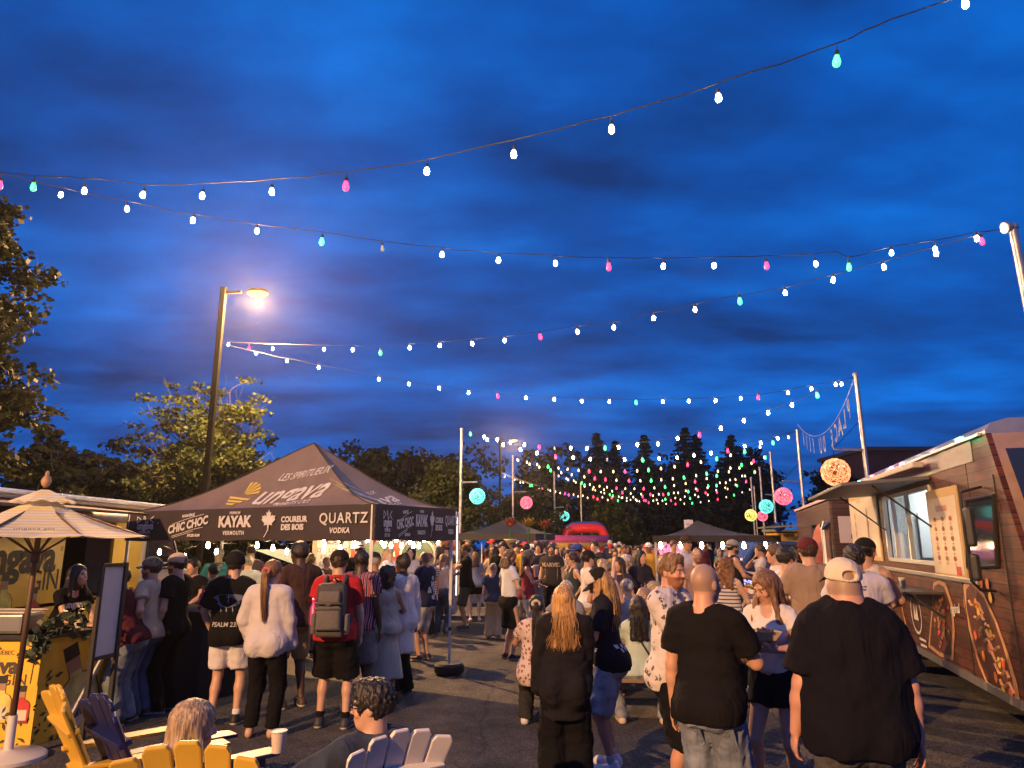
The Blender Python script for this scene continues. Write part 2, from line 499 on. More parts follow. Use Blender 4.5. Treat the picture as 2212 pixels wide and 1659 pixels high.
    n = N.new('ShaderNodeTexNoise'); n.inputs['Scale'].default_value = 90; n.inputs['Detail'].default_value = 4; L.new(mpn.outputs[0], n.inputs['Vector'])
    r = N.new('ShaderNodeMapRange'); L.new(n.outputs[0], r.inputs[0]); r.inputs[1].default_value = 0.3; r.inputs[2].default_value = 0.7; r.inputs[3].default_value = 0.45; r.inputs[4].default_value = 1.6
    mx = N.new('ShaderNodeMixRGB'); mx.blend_type = 'MULTIPLY'; mx.inputs[0].default_value = 1
    L.new(oi.outputs['Color'], mx.inputs[1]); L.new(r.outputs[0], mx.inputs[2]); L.new(mx.outputs[0], P.inputs['Base Color'])
    b = N.new('ShaderNodeBump'); b.inputs['Strength'].default_value = 0.8; b.inputs['Distance'].default_value = 0.01
    L.new(n.outputs[0], b.inputs['Height']); L.new(b.outputs[0], P.inputs['Normal']); P.inputs['Roughness'].default_value = 0.5
    MATS['hair'] = m
    m, nt, N, L, P = nodes_of('shoe_material')
    oi = N.new('ShaderNodeObjectInfo'); at_ = N.new('ShaderNodeAttribute'); at_.attribute_name = 'Col'
    mx = N.new('ShaderNodeMixRGB'); mx.blend_type = 'MIX'
    L.new(at_.outputs['Fac'], mx.inputs[0]); L.new(oi.outputs['Color'], mx.inputs[1]); mx.inputs[2].default_value = (0.6, 0.58, 0.55, 1)
    L.new(mx.outputs[0], P.inputs['Base Color']); P.inputs['Roughness'].default_value = 0.6
    MATS['shoe'] = m
people_mats()

V3 = lambda *a: np.array(a, float)
def unit(v):
    return v / (np.linalg.norm(v) + 1e-9)
def ik(a, b, l1, l2, hint):
    d = b - a; L = np.linalg.norm(d)
    if L > (l1 + l2) * 0.995:
        b = a + d * ((l1 + l2) * 0.995 / L); d = b - a; L = np.linalg.norm(d)
    x = (l1 * l1 - l2 * l2 + L * L) / (2 * L); h = math.sqrt(max(l1 * l1 - x * x, 0))
    u = d / L; p = hint - u * float(hint @ u); p = unit(p)
    return a + u * x + p * h, b
ARM = {  # wrist target, elbow hint, finger curl, palm normal (right side, 1.75 m figure)
 'down': ((.255, .04, .83), (.35, -1, 0), .30, (-1, 0, 0)), 'fwd': ((.12, .30, 1.10), (1, -.4, -1), .55, (-.6, 0, .5)),
 'phone': ((.07, .27, 1.22), (1, -.2, -1), .6, (-.5, 0, .8)), 'face': ((.07, .14, 1.47), (1, .5, -1), .45, (-.6, -.6, 0)),
 'cross': ((-.10, .20, 1.17), (1, .1, -.7), .5, (0, -1, 0)), 'pocket': ((.21, .09, .92), (.7, -1, 0), .4, (-1, 0, 0)),
 'reach': ((.20, .46, 1.12), (.7, -.5, -1), .3, (-.4, 0, -1)), 'hip': ((.19, .02, 1.02), (1, -.8, .1), .7, (-1, 0, 0)),
 'counter': ((.16, .36, 1.07), (1, -.4, -.6), .3, (0, 0, -1)), 'drink': ((.02, .19, 1.44), (1, .4, -1), .8, (-.7, 0, 0)),
 'up': ((.16, .12, 1.62), (1, .2, -.4), .4, (-1, 0, 0)), 'lap': ((.12, .33, .66), (.8, -.8, .2), .3, (0, 0, -1)),
 'back': ((.05, -.17, 1.0), (1, -.6, 0), .4, (0, 1, 0)), 'out': ((.33, .05, .86), (.6, -1, 0), .35, (-1, 0, 0)),
 'table': ((.12, .33, .74), (1, -.3, -.2), .5, (-.5, 0, -.6)), 'armrest': ((.33, .22, .66), (.6, -1, .1), .4, (0, 0, -1)),
}
def person(label, px, d, ytop, heading, sex='m', fat=1.0, arms=('down', 'down'), top=None, bottom=None, shoes=None, hair=None, cap=None,
           beard=None, glasses=False, skin=(.50, .30, .21), head=(0, 0), lean=0.0, sit=None, foot=((.11, 0), (.11, 0)), Hfix=None, group=None,
           hz=None, kid=False, name='person', loc=None, vest=None, glow=None, rootz=0.0, apron=None):
    """one person; px, ytop: head in the reference frame, d: distance; heading 0 = back to the camera, 90 = facing left, 180 = facing it"""
    P0 = at(px, ytop, d)
    H = Hfix or max(1.0, P0.z - rootz)
    s = H / 1.75
    if sit is not None:
        s = (Hfix or 1.72) / 1.75
    hs = s if not kid else s ** 0.45
    near = d < 7.2
    h = hz or min(0.034, max(0.0105, d * 0.0021))
    rg = random.Random(hash(label) % 99991 if False else sum(map(ord, label)))
    fm = sex == 'f'
    # --- skeleton
    pz = (.92 if sit is None else sit / s) * s
    pel = V3(0, 0, pz)
    ln = R(lean)
    up = V3(0, math.sin(ln), math.cos(ln)); fw = V3(0, math.cos(ln), -math.sin(ln)); rt = V3(1, 0, 0)
    T = lambda x, y, z: pel + (rt * x + fw * y + up * (z - .92)) * s
    I3 = np.eye(3); MT = np.stack([rt, fw, up])
    W_ = (0.90 if fm else 1.0); sh = (.158 if fm else .185) * (0.9 + 0.1 * fat)
    fx = fat; bx = 1 + (fat - 1) * 1.35
    def rc(a, b, ra, rb, g=1.0, q=None): return ('rc', np.asarray(a, float), np.asarray(b, float), ra * s, rb * s, g, fw if q is None else q)
    def el(c, r, M=None): return ('el', np.asarray(c, float), np.asarray(r, float) * s, MT if M is None else M)
    torso = [rc(T(-sh * .72, -.005, 1.425), T(sh * .72, -.005, 1.425), .052 + .02 * (fx - 1), .052 + .02 * (fx - 1)),
             rc(T(0, 0, 1.33), T(0, .005, 1.13), .160 * W_ * fx, .135 * W_ * bx, .66 + .12 * (fx - 1)),
             rc(T(0, .01 + .03 * (bx - 1), 1.12), T(0, .015 + .04 * (bx - 1), 1.0), (.128 if fm else .142) * bx, (.140 if fm else .148) * bx, .68 + .22 * (fx - 1))]
    if fm: torso += [el(T(x, .085, 1.27), (.062, .058, .062)) for x in (-.07, .07)]
    else: torso += [el(T(x, .065, 1.32), (.085, .05, .07)) for x in (-.075, .075)]
    hips = [rc(T(-.04, 0, .95), T(.04, 0, .95), (.135 if fm else .125) * (.35 + .65 * bx), (.135 if fm else .125) * (.35 + .65 * bx), .8)]
    hips += [el(T(x, -.055, .90), (.088 * (.6 + .4 * bx), .085, .095)) for x in (-.075, .075)]
    # arms
    armp, armi, fore, hands, wrists = [], [], [], [], []
    for sd, spec in ((1, arms[0]), (-1, arms[1])):
        cu = None
        if isinstance(spec, str): tgt, hint, curl, pn = ARM[spec]
        else: tgt, hint, curl, pn = spec
        S_ = T(sd * sh, -.01, 1.415)
        tg = pel + V3(sd * tgt[0], tgt[1], tgt[2] - .92) * s if sit is None else V3(sd * tgt[0] * s, tgt[1] * s, (tgt[2]) * s)
        if sit is None:
            tg = T(sd * tgt[0], tgt[1], tgt[2]) if tgt[2] > 1.0 else pel + V3(sd * tgt[0] * (0.8 + 0.2 * bx if spec in ('down', 'out', 'pocket') else 1), tgt[1] + math.sin(ln) * .25, tgt[2] - .92) * s
            if spec in ('down', 'out', 'pocket', 'hip'): tg[0] += sd * .16 * (bx - 1) * s
        E_, Wr = ik(S_, tg, .285 * s, .255 * s, V3(sd * hint[0], hint[1], hint[2]))
        af = .85 + .3 * (fx - 1) + (0 if fm else .12)
        armp += [rc(S_, E_, .052 * af, .040 * af)]
        fore += [rc(E_, E_ + (Wr - E_) * .35, .041 * af, .041 * af), rc(E_ + (Wr - E_) * .3, Wr, .041 * af, .027 * af)]
        armi.append((S_, E_, Wr, af)); wrists.append(Wr)
        dd = unit(Wr - E_); pn = V3(sd * pn[0], pn[1], pn[2]); pn = unit(pn - dd * float(pn @ dd)); w = np.cross(dd, pn)
        if w[1] * 1 + 0 < 0 and True: pass
        MH = np.stack([w, dd, pn])
        hand = [('el', Wr + dd * .052 * s, V3(.041, .055, .017) * s, MH)]
        thumb_side = 1 if float(w @ V3(0, 1, .3)) > 0 else -1
        rf = .0088 if h < .014 else .0105
        for i, l in enumerate((.070, .078, .073, .057)):
            b0 = Wr + (dd * .092 + w * thumb_side * (.030 - .0205 * i)) * s
            d1 = dd * math.cos(curl) + pn * math.sin(curl); d2 = dd * math.cos(2.2 * curl) + pn * math.sin(2.2 * curl)
            b1 = b0 + d1 * l * .52 * s; b2 = b1 + d2 * l * .5 * s
            hand += [('rc', b0 - dd * .02 * s, b1, rf * s, rf * .95 * s, 1.0, fw), ('rc', b1, b2, rf * .95 * s, rf * .8 * s, 1.0, fw)]
        t0 = Wr + (dd * .03 + w * thumb_side * .032) * s
        t1 = t0 + (dd * .62 + w * thumb_side * .55 + pn * .35) * .042 * s; t2 = t1 + (dd * .85 + w * thumb_side * .05 + pn * .45) * .034 * s
        hand += [('rc', t0, t1, .0125 * s, .0105 * s, 1.0, fw), ('rc', t1, t2, .0105 * s, .009 * s, 1.0, fw)]
        hands.append(hand)
    # legs
    thigh, shank, feet, legj = [], [], [], []
    for sd, (fxo, fyo) in ((1, foot[0]), (-1, foot[1])):
        hp = pel + V3(sd * .088, 0, -.02) * s
        an = V3(sd * fxo * s * (.6 + .4 * bx), fyo * s, .085 * s) if sit is None else V3(sd * fxo * s, fyo * s, .085 * s)
        K_, an = ik(hp, an, .43 * s, .415 * s, V3(sd * .12, 1, .0 if sit is None else 1.2))
        lf = (.92 + .28 * (fx - 1) + (.04 if fm else 0))
        thigh += [rc(hp, K_, .088 * lf, .058 * lf)]
        shank += [rc(K_, K_ + (an - K_) * .35 - V3(0, .012 * s, 0), .055 * lf, .056 * lf), rc(K_ + (an - K_) * .3 - V3(0, .01 * s, 0), an, .055 * lf, .036 * lf)]
        fd = unit(V3(sd * .22, 1, 0))
        feet.append([rc(an + V3(0, -.02, -.035) * s, an + fd * .13 * s + V3(0, 0, -.052) * s, .038, .026), rc(an + V3(0, -.028, -.05) * s, an + V3(0, -.02, -.02) * s, .032, .034)])
        legj.append((hp, K_, an, lf, fd))
    # head
    nb = T(0, -.012, 1.455); ya, pa = R(head[0]), R(head[1])
    hf = V3(math.sin(-ya) * math.cos(pa), math.cos(ya) * math.cos(pa), math.sin(pa)); hr = unit(np.cross(hf, V3(0, 0, 1))); hu = np.cross(hr, hf)
    HC = T(0, .0, 1.50) + (V3(0, 0, .11) + hf * .025 + V3(0, math.sin(ln) * .03, 0)) * hs * 1.0 + V3(0, 0, .015 * s)
    MHd = np.stack([hr, hf, hu])
    hp_ = lambda x, y, z: HC + (hr * x + hf * y + hu * z) * hs
    hel = lambda c, r: ('el', hp_(*c), np.asarray(r, float) * hs, MHd)
    hrc = lambda a, b, ra, rb: ('rc', hp_(*a), hp_(*b), ra * hs, rb * hs, 1.0, fw)
    nk = (.050 if fm else .060) * (.85 + .15 * fx) + .012 * max(0, fx - 1.15)
    neck = [rc(nb, hp_(0, -.02, -.04), nk * 1.08, nk * .98)]
    ch = .9 if fm else 1.0
    skull = [hel((0, -.012, .032), (.076, .096, .092)), hel((0, .03, -.025), (.062 * ch, .062, .080))]
    face = [hel((0, .052, -.085), (.036 * ch, .034, .028))]
    det = []
    fine = d < 9.5
    if fine:
        det = [hrc((0, .086, .016), (0, .106, -.024), .0085, .0135), hel((0, .083, .026), (.050, .013, .010)),
               hel((.034, .064, -.028), (.028, .024, .026)), hel((-.034, .064, -.028), (.028, .024, .026)),
               hel((0, .087, -.056), (.023, .010, .0065)), hel((0, .086, -.068), (.020, .010, .0065)), hel((.011, .093, -.028), (.008, .009, .007)), hel((-.011, .093, -.028), (.008, .009, .007))]
    else:
        det = [hrc((0, .088, .010), (0, .104, -.022), .010, .014)]
    ears = [hel((x, -.008, -.006), (.011, .020, .031)) for x in (-.077, .077)]
    if fat > 1.25: face += [hel((0, .03, -.095), (.062, .055, .035))]; neck += [rc(nb, hp_(0, -.035, -.02), nk * 1.25, nk * 1.15)]
    # --- grid
    allp = torso + hips + armp + fore + thigh + shank + neck + skull + sum(hands, []) + sum(feet, [])
    lo = np.array([9., 9, 9]); hi = -lo
    for p in allp:
        if p[0] == 'rc': m = max(p[3], p[4]); lo = np.minimum(lo, np.minimum(p[1], p[2]) - m); hi = np.maximum(hi, np.maximum(p[1], p[2]) + m)
        else: m = max(p[2]); lo = np.minimum(lo, p[1] - m); hi = np.maximum(hi, p[1] + m)
    lo -= .05; hi += .05; lo[2] = min(lo[2], -.03)
    hh = max(.006, min(h, d * .0013)); hd = max(.007, min(h, d * .0014))
    if d > 14: hh = hd = h
    zn = [[(HC[i] - .125 * hs, HC[i] + .125 * hs, hh)] for i in range(3)]
    if d < 10:
        for Wr, hnd in zip(wrists, hands):
            for i in range(3):
                c0 = min(min(p[1][i], p[2][i]) if p[0] == 'rc' else p[1][i] for p in hnd) - .02; c1 = max(max(p[1][i], p[2][i]) if p[0] == 'rc' else p[1][i] for p in hnd) + .02
                zn[i].append((c0, c1, hd))
    gx, gy, gz = [axis(lo[i], hi[i], h, zn[i]) for i in range(3)]
    F = Field(gx, gy, gz)
    F.union(torso + hips, .05 * s).union(armp + thigh + neck, .035 * s).union(fore + shank + sum(feet, []), .022 * s)
    F.union(skull, .03 * hs).union(face, .035 * hs).union(det, .008 * hs)
    if fine:
        F.carve([hel((x, .104, .004), (.019, .016, .012)) for x in (-.032, .032)], k=.008 * hs)
        F.union([hel((x, .079, .003), (.0125, .0125, .0115)) for x in (-.031, .031)], .002)
    F.union(ears, .006 * hs)
    for hnd in hands: F.union(hnd[:1], .012 * s); F.union(hnd[1:], .0045 * s)
    F.plane((0, 0, 0.0), (0, 0, -1))
    V, Q = F.mesh()
    # skin tint multipliers from head-space position
    L = (V - HC) @ MHd.T / hs
    colr = np.ones((len(V), 3))
    hd_ = np.linalg.norm((V - HC), axis=1) < .2 * hs
    x, y, z = np.abs(L[:, 0]), L[:, 1], L[:, 2]
    def put(mask, c): colr[mask & hd_] = c
    put((y > .05) & (z < -.0) & (z > -.05) & (x > .02), (1.06, .9, .88))
    put((y > .078) & (z < -.050) & (z > -.074) & (x < .024), (.9, .62, .60) if not fm else (.92, .52, .52))
    if fine:
        hc_ = np.array((hair or {}).get('col', (.06, .04, .03)))
        bc = np.clip(hc_ / np.array(skin), .05, .6)
        put((y > .07) & (z > .019) & (z < .030) & (x > .014) & (x < .050), bc)
        eye = (y > .076) & (z > -.0055) & (z < .0105) & (x > .020) & (x < .043)
        put(eye, (1.3, 1.7, 2.1)); put(eye & (np.abs(x - .031) < .0065), (.12, .10, .10))
        put((y > .072) & (z > .0095) & (z < .0125) & (x > .017) & (x < .046), (.3, .25, .25))
    if beard:
        bm_ = (y > .0) & (z < -.030) & (z > -.12) & ~((z > -.074) & (z < -.050) & (x < .022)) & ~((y < .03) & (x < .05))
        put(bm_, np.clip(np.array(beard) / np.array(skin) * 1.15, .06, 1.1))
    if hair is None or hair.get('style') in ('stub',):
        st = (z > .02) & (y < .06 - .4 * np.maximum(0, z - .06)) | ((z > -.04) & (y < -.02))
        if hair is not None: put(st, np.clip(np.array(hair['col']) / np.array(skin), .08, 1))
    loc_ = Vector((P0.x, P0.y, rootz)) if loc is None else Vector(loc)
    hd_r = R(heading)
    # keep the head on its pixel even when the figure leans
    off = Matrix.Rotation(hd_r, 3, 'Z') @ Vector((HC[0], HC[1], 0))
    if loc is None: loc_ = loc_ - off
    root = thing(name, label, 'person', loc_, hd_r, group)
    def part(nm, me, m, c, parent=None, lab=None):
        o = link(nm, me, MATS[m], parent or root, lab); o.color = tuple(c) + (1,); return o
    body = part('body', np_mesh('body', V, Q, colr), 'skin', skin)
    gz_ = lambda: Field(axis(lo[0] - .06, hi[0] + .06, h, []), axis(lo[1] - .06, hi[1] + .06, h, []), axis(lo[2], hi[2], h, []))
    seed = rg.randrange(1000)
    wamp = .0055 * s
    # --- bottoms
    waist = T(0, 0, 1.01)
    if bottom:
        k = bottom.get('kind', 'trousers'); lo_ = max(.011, bottom.get('loose', .014)); ln_ = bottom.get('len', 1.0)
        G = gz_()
        if k in ('skirt', 'dress'):
            hem = bottom.get('hem', .45)
            wd = bottom.get('flare', .21)
            G.union(hips, .05, lo_); G.union([rc(T(0, 0, .98), V3(0, 0, hem * s), .135 * bx, wd, .8)], .03)
            G.plane(V3(0, 0, hem * s), V3(0, 0, -1))
            G.plane(waist, up)
            G.wob(.007 * s, 16, seed, .15)
        else:
            G.union(hips, .05 * s, lo_)
            for (hp, K_, an, lf, fd) in legj:
                leg = []
                if k == 'shorts':
                    e_ = hp + (K_ - hp) * min(ln_, 1.0)
                    leg = [rc(hp, e_, .094 * lf, .073 * lf + bottom.get('flare', .012))]
                    G.union(leg, .03 * s, lo_)
                    if ln_ > 1.0:
                        e2 = K_ + (an - K_) * (ln_ - 1); G.union([rc(K_, e2, .07 * lf + .012, .07 * lf + .012)], .03 * s, lo_); e_ = e2; dr = unit(an - K_)
                    else: dr = unit(K_ - hp)
                    bxx = (np.minimum(hp, an) - .2, np.maximum(hp, an) + .2)
                    side = 1 if hp[0] > 0 else -1
                    bxx = (V3(-.01 if side > 0 else lo[0], lo[1], 0), V3(hi[0] if side > 0 else .01, hi[1], hp[2] + .1))
                    sl = G.sub(*bxx); X, Y, Z = G.pts(sl)
                    dpl = (X - e_[0]) * dr[0] + (Y - e_[1]) * dr[1] + (Z - e_[2]) * dr[2]
                    G.F[sl] = np.maximum(G.F[sl], dpl)
                else:
                    fl = bottom.get('flare', .012)
                    leg = [rc(hp, K_, .092 * lf, .064 * lf + fl * .5), rc(K_, an, .062 * lf + fl * .5, .048 + fl)]
                    G.union(leg, .03 * s, lo_)
            if k != 'shorts': G.plane(V3(0, 0, bottom.get('hem', .055) * s), V3(0, 0, -1))
            G.plane(waist, up)
            G.wob(min(wamp * 1.2, lo_ * .32), 22, seed)
        V, Q = G.mesh()
        bo = part({'shorts': 'shorts', 'skirt': 'skirt', 'dress': 'skirt'}.get(k, 'trousers'), np_mesh('bottom', V, Q), 'fabric' + ('_' + bottom['pat'] if bottom.get('pat') else ''), bottom['col'])
    shirt = None; trs = bo if bottom else None
    if top:
        lo_ = top.get('loose', .016) + .004; sv = top.get('sleeve', .55); hem = top.get('hem', .86)
        G = gz_()
        G.union(torso, .05 * s, lo_ * s)
        hb = T(0, .0, hem)
        wr_ = (.150 if not fm else .138) * (.25 + .75 * bx) + lo_ * .8 + top.get('flare', .0)
        G.union([rc(T(0, .01 + .03 * (bx - 1), 1.12), T(0, .012 + .02 * (bx - 1), hem - .14), .140 * W_ * bx + lo_ + (.022 if lo_ > .04 else 0), wr_ + (.026 if lo_ > .04 else .006), .74 + .18 * (fx - 1))], .05 * s)
        if hem < .96: G.union(hips, .04, max(lo_, (bottom or {}).get('loose', .014) + .024) * s)
        G.plane(hb, -up)
        for (S_, E_, Wr, af) in armi:
            if sv <= 0: continue
            if sv <= 1: e_ = S_ + (E_ - S_) * sv; dr = unit(E_ - S_); a2 = Field(G.xs, G.ys, G.zs); a2.union([rc(S_, e_, .050 * af, .050 * af + .006 + top.get('flares', .008))], .02, lo_ * s * .8); a2.plane(e_, dr)
            else:
                e_ = E_ + (Wr - E_) * (sv - 1); dr = unit(Wr - E_); a2 = Field(G.xs, G.ys, G.zs)
                a2.union([rc(S_, E_, .057 * af, .050 * af), rc(E_, e_, .048 * af, .036 + top.get('flares', .006))], .02, lo_ * s)
                sl = a2.sub(np.minimum(E_, Wr) - .2, np.maximum(E_, Wr) + .2)
                cut = Field(G.xs, G.ys, G.zs); cut.union([rc(e_ + dr * .09 * s, e_ + dr * .5 * s, .085, .085)], .01); a2.F = np.maximum(a2.F, -cut.F)
            G.F = smin(G.F, a2.F, .02 * s)
        if sv <= 0:   # tank top: straps, open shoulders
            for sd in (1, -1):
                G.carve([rc(T(sd * (sh + .03), -.01, 1.46), T(sd * (sh + .02), -.0, 1.33), .075, .055)], k=.01)
        ndp = top.get('neck', .0)
        G.carve([rc(nb - up * .03 * s, hp_(0, -.02, .0), nk + .012 + .012 * (ndp > 0), nk + .02)], k=.022)
        if ndp: G.carve([rc(T(0, .10, 1.45), T(0, .16, 1.45 - ndp), .06, .035)], k=.01)
        G.wob(wamp * top.get('fold', 1.0), 17, seed + 5)
        V, Q = G.mesh()
        if top.get('hood') or top.get('collar'):
            C_ = Field(G.xs, G.ys, G.zs)
            rr = .035 if top.get('hood') else .016
            for i in range(10):
                a0, a1 = math.pi * 2 * i / 10, math.pi * 2 * (i + 1) / 10
                if top.get('collar') and abs(math.sin((a0 + a1) / 2) - 1) < .12: continue
                f_ = lambda a: T(0, -.012, 1.455) + (rt * math.cos(a) * (nk + .02) + fw * (math.sin(a) * (nk + .022)) + up * (.012 - .02 * math.sin(a) + (.0 if top.get('hood') else .012))) * s
                C_.union([('rc', f_(a0), f_(a1), rr * s * (1.4 - .5 * math.sin(a0) if top.get('hood') else 1), rr * s * (1.4 - .5 * math.sin(a1) if top.get('hood') else 1), 1.0, fw)], .02)
            G.F = smin(G.F, C_.F, .015); V, Q = G.mesh()
        shirt = part(top.get('name', 'shirt'), np_mesh('top', V, Q), 'fabric' + ('_' + top['pat'] if top.get('pat') else ''), top['col'])
    if shoes is not None:
        for (hp, K_, an, lf, fd) in legj:
            hfz = max(.009, h * .8)
            a_ = an + V3(0, -.035, -.04) * s; b_ = an + fd * .15 * s + V3(0, 0, -.048) * s
            lo2 = np.minimum(a_, b_) - .11; hi2 = np.maximum(a_, b_) + .11
            G = Field(axis(lo2[0], hi2[0], hfz, []), axis(lo2[1], hi2[1], hfz, []), axis(-.03, hi2[2], hfz, []))
            G.union([rc(a_, b_, .043, .040), rc(an + V3(0, -.02, -.03) * s, an + V3(0, -.01, .015) * s, .042, .043), rc(a_ + V3(0, 0, -.02) * s, b_ + V3(0, 0, -.01) * s, .042, .043)], .02)
            G.plane((0, 0, .002), (0, 0, -1)); G.plane(an + V3(0, 0, .022 + .06 * (shoes.get('high', 0))), (0, 0, 1))
            V, Q = G.mesh()
            c_ = np.repeat((V[:, 2] < .024 * s).astype(float)[:, None], 3, 1) * shoes.get('sole', 1)
            part('shoe', np_mesh('shoe', V, Q, c_), 'shoe', shoes['col'])
            if shoes.get('sock'):
                G = Field(axis(an[0] - .1, an[0] + .1, hfz, []), axis(an[1] - .12, an[1] + .12, hfz, []), axis(.03, an[2] + .2, hfz, []))
                G.union([rc(an, an + (K_ - an) * .3, .040 * lf, .045 * lf)], .01, .004); G.plane(an + (K_ - an) * shoes.get('sockh', .18), unit(K_ - an))
                V, Q = G.mesh(); part('sock', np_mesh('sock', V, Q), 'fabric', shoes['sock'])
    # --- hair
    hair_o = None
    if hair and hair.get('style') != 'stub':
        st = hair['style']; vol = hair.get('vol', .014)
        hhz = max(.007, min(h * .8, d * .0014)) if d < 14 else h * .8
        ext = .32 if st in ('short', 'bob', 'bun', 'curly') else .75
        G = Field(axis(HC[0] - .22, HC[0] + .22, hhz, []), axis(HC[1] - .26, HC[1] + .24, hhz, []), axis(HC[2] - ext * s, HC[2] + .2, hhz, []))
        cap_ = [hel((0, -.014, .036), (.076 + vol, .097 + vol, .090 + vol))]
        G.union(cap_, .01)
        lowb = -.055 if st in ('short',) else -.10
        if st in ('long', 'bob', 'curly'): G.union([hrc((0, -.045, .02), (0, -.045, -.09), .085 + vol * .5, .075 + vol * .5)], .02)
        G.carve([hel((0, .108, -.045), (.077, .085, .122))], k=.010)                       # open face
        for x in (-1, 1):
            if st in ('short', 'bun', 'ponytail'): G.carve([hel((x * .085, .010, -.045), (.035, .036, .055))], k=.006)   # around ears
        sl_pl = (hp_(0, -.05, lowb), -hu * .9 - hf * .35)
        if st in ('short', 'bun', 'ponytail'): G.plane(sl_pl[0], unit(sl_pl[1]))
        if hair.get('fringe'): G.union([hel((0, .062, .062), (.062, .035, .030))], .012)
        if hair.get('quiff'): G.union([hel((0, .045, .105), (.055, .055, .035))], .02)
        bk = lambda x, y, z: HC + (V3(1, 0, 0) * x + V3(0, 1, 0) * y + V3(0, 0, 1) * z) * s
        if st == 'bun': G.union([hel((0, -.06, .12), (.042, .042, .040))], .012)
        if st == 'lowbun': G.union([hel((0, -.125, -.02), (.042, .04, .045))], .012)
        if st == 'ponytail': G.union([hrc((0, -.10, .03), (0, -.135, -.01), .026, .034), ('rc', hp_(0, -.135, -.01), bk(hair.get('px', .0), -.15, -hair.get('len', .35)), .036 * s, .016 * s, 1.0, fw)], .02)
        if st == 'long':
            L_ = hair.get('len', .38)
            for x in (-.055, 0, .055): G.union([('rc', hp_(x, -.06, -.03), bk(x * 1.35, -.125 - .02 * (x == 0), -L_), .052 * s, .034 * s, .75, fw)], .03)
            if hair.get('front', True):
                for x in (-1, 1): G.union([('rc', hp_(x * .075, .0, .0), bk(x * .105, .045, -L_ * .72), .024 * s, .026 * s, 1.0, fw)], .02)
        if st == 'curly':
            for i in range(26):
                a = rg.uniform(0, 6.28); zz = rg.uniform(-.11, .10); rr = .092 * math.sqrt(max(.1, 1 - (zz / .13) ** 2 * .6))
                if math.sin(a) > .45 and zz < .07: continue
                G.union([hel((math.cos(a) * rr, -.02 + math.sin(a) * rr * 1.1, zz + .02), (.026, .026, .026))], .022)
            if hair.get('len'):
                for x in (-.075, -.03, .03, .075): G.union([('rc', hp_(x, -.07, -.05), bk(x * 1.3, -.11, -hair['len']), .05 * s, .042 * s, 1.0, fw)], .02)
        G.wob({'curly': .011, 'short': .006}.get(st, .005), 55 if st == 'curly' else 75, seed + 9, .25 if st in ('long', 'ponytail') else 1)
        V, Q = G.mesh()
        hair_o = part('hair', np_mesh('hair', V, Q), 'hair', hair['col'])
        if hair.get('strands'):
            b = MB(); n = hair['strands']; L_ = hair.get('len', .38)
            for i in range(n):
                a = rg.uniform(-1.5, 1.5) if st == 'long' else rg.uniform(-1, 1)
                if st == 'long':
                    x0 = math.sin(a) * .080; y0 = -math.cos(a) * .10 - .01
                    p0 = hp_(x0 * .45, y0 * .35, .118); p1 = hp_(x0 * 1.12, y0 * 1.06, .03); p2 = hp_(x0 * 1.25, y0 * 1.12 - .01, -.08)
                    l_ = L_ * rg.uniform(.82, 1.16); sp = 1.35 + rg.uniform(-.2, .3)
                    p3 = bk(x0 * sp + rg.gauss(0, .012), min(y0 * 1.1, .05) - .055 + rg.gauss(0, .012), -l_ * .6); p4 = bk(x0 * sp * 1.02 + rg.gauss(0, .018), min(y0 * 1.0, .05) - .05 + rg.gauss(0, .016), -l_)
                    pts = [p0, p1, p2, p3, p4]
                else:
                    x0 = a * .026
                    p1 = hp_(x0, -.125, .02); p2 = hp_(x0 * 1.4, -.15, -.03); pe = V3(hair.get('px', .0), -.15, 0)
                    p4 = bk(pe[0] + x0 * .9 + rg.gauss(0, .006), -.155 + rg.gauss(0, .014), -L_ * rg.uniform(.85, 1.1)); p3 = (p2 + p4) / 2 + V3(rg.gauss(0, .008), -.012, 0)
                    pts = [p1, p2, p3, p4]
                # smooth resample
                pts = [Vector(p) for p in pts]; sm = []
                for j in range(len(pts) - 1):
                    q0, q1, q2, q3 = pts[max(j - 1, 0)], pts[j], pts[j + 1], pts[min(j + 2, len(pts) - 1)]
                    for t in (0, .33, .66):
                        sm.append(0.5 * ((2 * q1) + (q2 - q0) * t + (2 * q0 - 5 * q1 + 4 * q2 - q3) * t * t + (3 * q1 - q0 - 3 * q2 + q3) * t ** 3))
                sm.append(pts[-1]); r0 = rg.uniform(.0022, .0050) * s
                b.tube(sm, [r0 * (1 - .7 * j / (len(sm) - 1)) for j in range(len(sm))], 4, False)
            Mw = Matrix.Rotation(hd_r, 3, 'Z')
            b.v = [Mw @ v + loc_ for v in b.v]
            so = b.build('strands', MATS['hair'], hair_o, smooth=True); so.color = hair_o.color; so['kind'] = 'stuff'
        if hair.get('tie'):
            Mw = Matrix.Rotation(hd_r, 3, 'Z'); b = MB(); c0 = hp_(0, -.125, .02) if st == 'ponytail' else hp_(0, -.12, 0)
            pts = []
            for i in range(15):
                a = i / 14 * 6.283; pts.append(Mw @ Vector(c0 + (hr * math.cos(a) * .040 + hu * math.sin(a) * .032 + hf * .01 * math.sin(3 * a)) * hs) + loc_)
            b.tube(pts, .016 * hs, 6); o = b.build('hair_tie', MATS['fabric'], root, smooth=True); o.color = tuple(hair['tie']) + (1,)
